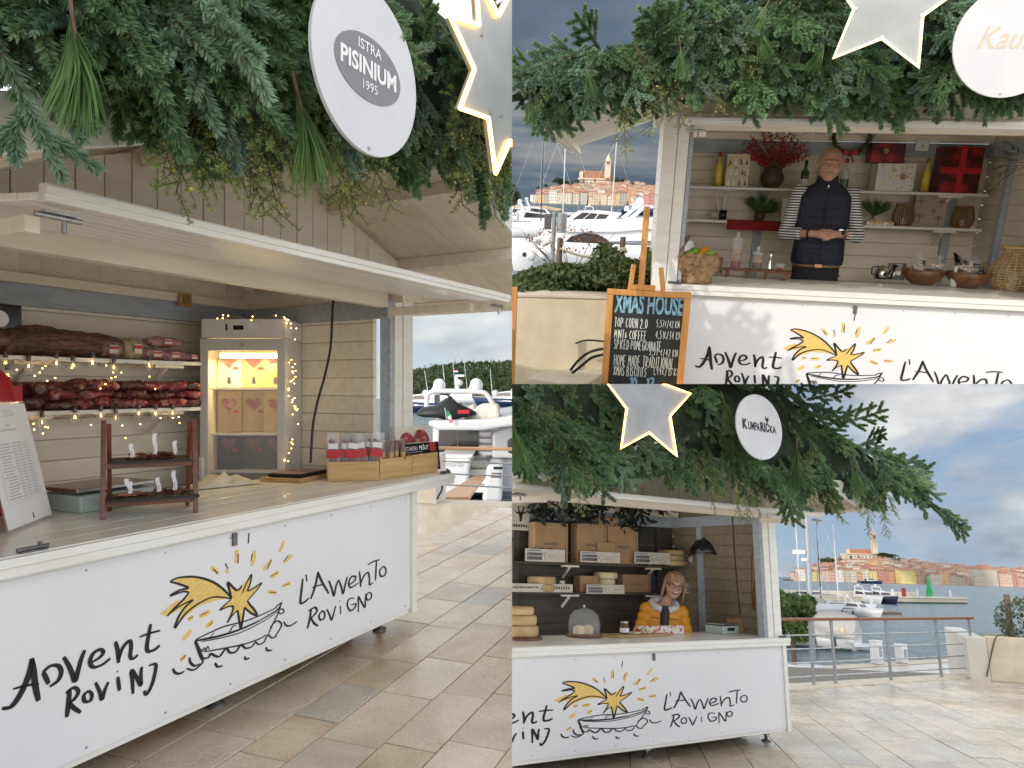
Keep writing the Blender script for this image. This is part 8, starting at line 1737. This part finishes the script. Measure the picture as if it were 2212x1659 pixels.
part('sun_pad', MB().prism(YQ([(950, 983), (1022, 983), (1018, 991), (948, 991)]), .1, 1.5), 'gelcoat_cream', o, bevel=.03)
tx = MB(); p0, p1 = YQ([(948, 1008), (1001, 999)], -.01); fit_text(tx, 'ta marta', p0[0], p1[0], p0[1], p1[1], -.004, bold=.0); part('name_lettering', tx, 'zinc', o, fix=False)
for i in range(4): z0, z1 = 1066 - 15 * i, 1052 - 15 * i; part('stair', MB().prism(YQ([(1010, z0), (1050, z0), (1050, z1), (1010, z1)]), .1 + .25 * i, 1.6), 'gelcoat_cream', o, bevel=.02)
part('swim_platform', MB().prism(YQ([(930, 1088), (1150, 1088), (1150, 1096), (930, 1096)]), -1.3, -.12), 'teak', o)
part('grille', MB().prism(YQ([(1066, 1008), (1086, 1008), (1086, 1014), (1066, 1014)], -.11), -.115, -.103), 'black', o)
for i in range(3): p = YQ([(1062, 1020 + 4 * i), (1084, 1022 + 4 * i)]); part('vent_slat', MB().box(p[0][0], p[1][0], -.115, -.102, p[1][1], p[1][1] + .018), 'black', o)
part('saloon', MB().prism(YQ([(935, 925), (1180, 925), (1180, 992), (935, 992)], 2.2), 2.2, 9), 'gelcoat', o); part('glass_doors', MB().prism(YQ([(948, 927), (1033, 927), (1033, 988), (946, 990)], 2.1), 2.1, 2.19), 'tinted', o); part('door_frame', MB().prism(YQ([(988, 927), (990, 927), (990, 988), (988, 988)], 2.08), 2.08, 2.095), 'dark_steel', o)
for i in range(4): part('ladder_step', MB().prism(YQ([(1036, 934 + 14 * i), (1062, 934 + 14 * i), (1062, 941 + 14 * i), (1036, 941 + 14 * i)], 1.6 - .1 * i), 1.6 - .1 * i, 2.09), 'gelcoat', o)
part('wing', MB().prism(YQ([(1064, 935), (1078, 930), (1120, 915), (1160, 990), (1062, 990)], 1.2), 1.2, 1.6), 'gelcoat', o, bevel=.06); part('wing_window', MB().prism(YQ([(1096, 952), (1120, 935), (1125, 985), (1098, 978)], 1.18), 1.18, 1.195), 'tinted', o)
part('upper_deck', MB().prism(YQ([(925, 909), (1060, 906), (1180, 885), (1180, 915), (1090, 922), (1040, 930), (945, 929), (925, 920)], .2), .2, 8), 'gelcoat', o, bevel=.06)
ar = part('radar_arch', MB().tube([V((p[0], 1.4, p[1])) for p in smooth_path(YQ([(922, 884), (923, 856), (937, 846), (988, 845), (1039, 847), (1053, 854), (1067, 877), (1084, 908)], 1.4), 4) for p in [(p.x, p.y)]], .055, 8), 'gelcoat', o)
for px, py, r in ((949, 831, 13.3), (1029, 831, 14), (919, 849, 7), (1070, 850, 7.6)): p = YQ([(px, py)], 1.6)[0]; rr = r / F * 16.6; part('satellite_dome', MB().lathe([(rr * .85, -rr), (rr, -rr * .3), (rr * .97, rr * .2), (rr * .75, rr * .7), (rr * .4, rr * .93), (.01, rr)], 20, (p[0], 1.6, p[1])), 'gelcoat', o)
p = YQ([(988, 845), (986, 812)], 1.5); part('radar_mast', MB().cyl((p[0][0], 1.5, p[0][1]), (p[1][0], 1.5, p[1][1]), .06, .035, 8).box(p[0][0] - .05, p[0][0] + .16, 1.45, 1.55, p[1][1] - .02, p[1][1] + .03).blob((p[0][0] + .03, 1.5, p[0][1] * .45 + p[1][1] * .55), (.10, .09, .08)), 'gelcoat', o)
for px0, py0, px1, py1 in ((924, 845, 917, 800), (960, 820, 956, 786), (1010, 845, 1003, 785), (1063, 850, 1059, 797), (984, 843, 978, 782)): p = YQ([(px0, py0), (px1, py1)], 1.6); part('antenna', MB().cyl((p[0][0], 1.6, p[0][1]), (p[1][0], 1.6, p[1][1]), .009, .005, 5), 'gelcoat', o)
p = YQ([(979, 804)], 1.6)[0]; fl_ = part('ensign', MB().box(p[0], p[0] + .11, 1.59, 1.60, p[1] + .03, p[1] + .05), 'label_red', o); part('ensign_band', MB().box(p[0], p[0] + .11, 1.59, 1.60, p[1] + .005, p[1] + .0295), 'paper', fl_); part('ensign_band', MB().box(p[0], p[0] + .11, 1.59, 1.60, p[1] - .02, p[1] + .0045), 'flag_blue', fl_)
for l, d in (([(1000, 884), (1024, 872), (1030, 905), (1000, 905)], 1.0), ([(1018, 890), (1036, 873), (1076, 873), (1080, 906), (1016, 906)], .8)): part('cushion_cover', MB().prism(YQ(l, d), d, d + 1.2), 'cream_cloth', o, bevel=.07)
j = YQ([(962, 890)], .6)[0]; jk = thing('jet_ski', 'black covered jet ski lying on the yacht deck', 'jet ski', YW, ((oxy + j[0]) * KY, 15.7 * KY, EYE + (SEA_Z + YQ([(962, 907)], .6)[0][1] - EYE) * KY), .12, scale=KY)
part('cover', MB().rings([[V((x, math.cos(t) * w_, max(0.0, .12 + math.sin(t) * h_ * (1.0 if math.sin(t) > 0 else .4)))) for t in [2 * math.pi * i / 14 for i in range(14)]] for x, w_, h_ in ((-.62, .08, .06), (-.5, .22, .16), (-.2, .27, .20), (0.0, .28, .36), (.12, .26, .40), (.25, .26, .26), (.5, .2, .14), (.66, .05, .05))]), 'black', jk); part('handlebar', MB().tube([(.05, -.2, .52), (.10, 0, .50), (.05, .2, .52)], .02, 6), 'black', jk); part('red_mark', MB().box(.25, .5, -.268, -.262, .14, .22), 'label_red', jk)
p = YQ([(968, 902)], .1)[0]; o2 = thing('stern_flag', 'green white and red flag on the yacht stern', 'flag', YW, ((oxy + p[0]) * KY, 15.05 * KY, EYE + (SEA_Z + p[1] - EYE) * KY), scale=KY * .55); part('staff', MB().cyl((-.05, 0, -.1), (-.12, 0, .38), .012, n=6), 'gelcoat', o2)
for i, m_ in enumerate(('flag_green', 'paper', 'label_red')): part('stripe', MB().add([(-.11 + .03 * i + .12 * i * .5, .02 * i, .30 - .14 * i), (.06 + .05 * i, .03 - .03 * i, .22 - .12 * i), (.12 + .03 * i, .0, .02 - .10 * i), (-.07 + .06 * i, .02, .10 - .15 * i)], [(0, 1, 2, 3)]), m_, o2, fix=False)
a = A.aty(980, 1078, 12); b = A.aty(1036, 1030, 30); o2 = solo('gangplank', MB().bar((0, 0, 0), b - a, .5, .06), 'teak', 'teak gangplank leading up to the yacht stern', 'gangplank', GA, a)
# quay edge, railing and planter piece of the first view
e0, e1 = A.gnd(900, 1080), A.gnd(1140, 1088); ry = math.atan2(e1.y - e0.y, e1.x - e0.x); RA = Frame(A, (e0.x, e0.y), ry)
solo('kerb', MB().box(-2.5, 2.2, -.25, .12, -2.2, .006), 'kerb_stone', None, None, RA, kind='structure', bevel=.01)
o = thing('railing', 'steel railing with a wooden handrail in front of the stern yacht', 'railing', RA, (0, 0, .006)); zt_ = RA.pix(1000, 966, 0)[1]
part('handrail', MB().box(-.1, 1.9, -.03, .03, zt_ - .045, zt_), 'teak', o, bevel=.012)
for py in (997, 1024, 1048): z = RA.pix(1000, py, 0)[1]; part('rail_bar', MB().cyl((-.1, 0, z), (1.9, 0, z - .03), .012, n=8), 'steel', o)
part('post', MB().box(-.12, -.08, -.012, .012, 0, zt_ - .045), 'steel', o); part('post', MB().box(1.86, 1.9, -.012, .012, 0, zt_ - .045), 'steel', o)
x0, z0 = RA.pix(838, 1080, -.3); x1, z1 = RA.pix(944, 1040, -.3); o = thing('stone_planter', 'short pale stone wall end beside the stern yacht railing', 'planter', RA, (0, 0, 0)); part('wall', MB().box(-1.2, x1 - .08, -.3, .1, .006, .62), 'planter_stone', o, bevel=.01); part('end_slab', MB().box(x1 - .078, x1, -.32, .12, .006, .68), 'quay_stone', o, bevel=.008)
pth = smooth_path([RA.p3(x, y, -.34) for x, y in ((953, 1030), (955, 1055), (948, 1070), (944, 1078))], 5); solo('garden_hose', MB().tube([q - pth[0] for q in pth], .014, 6), 'black', 'black hose hanging at the wall end by the railing', 'hose', RA, pth[0])
# ------------------------------------------------------------------ every view keeps to its own sector: cut what reaches past it
def crop():
    bpy.context.view_layer.update()
    gone = []
    for o, pl in list(PLACE.items()):
        if o.type != 'MESH': continue
        mw = o.matrix_world; cs = [mw @ V(c) - CAM for c in o.bound_box]
        cut = []
        out = False
        for n in pl.planes:
            ds = [c.dot(n) for c in cs]
            if min(ds) > 0: out = True; break
            if max(ds) > 0: cut.append(n)
        if out: gone.append(o); continue
        if not cut: continue
        if o.data.users > 1: o.data = o.data.copy()
        bm = bmesh.new(); bm.from_mesh(o.data); inv = mw.inverted(); co = inv @ CAM
        for n in cut:
            ln = (mw.to_3x3().transposed() @ n).normalized()
            r = bmesh.ops.bisect_plane(bm, geom=list(bm.verts) + list(bm.edges) + list(bm.faces), plane_co=co, plane_no=ln, clear_outer=True)
            if len(bm.verts) < 3000 and not o.name.startswith(('fir', 'jun', 'pine', 'sky', 'sea')):
                es = [e for e in r['geom_cut'] if isinstance(e, bmesh.types.BMEdge) and e.is_valid and e.is_boundary]
                if es:
                    try: bmesh.ops.holes_fill(bm, edges=es)
                    except Exception: pass
        if not bm.faces: gone.append(o)
        else: bm.to_mesh(o.data)
        bm.free()
    for o in gone:
        for ch in list(o.children):
            if ch not in gone: ch.parent = None if o.parent is None else o.parent
        PLACE.pop(o, None)
    for o in gone: bpy.data.objects.remove(o)
    alive = set(bpy.data.objects)
    for o in [x for x in PLACE if x in alive and x.type == 'EMPTY']:
        if not [c for c in bpy.data.objects if c.parent == o]: bpy.data.objects.remove(o)
crop()
print('objects', len(bpy.data.objects))
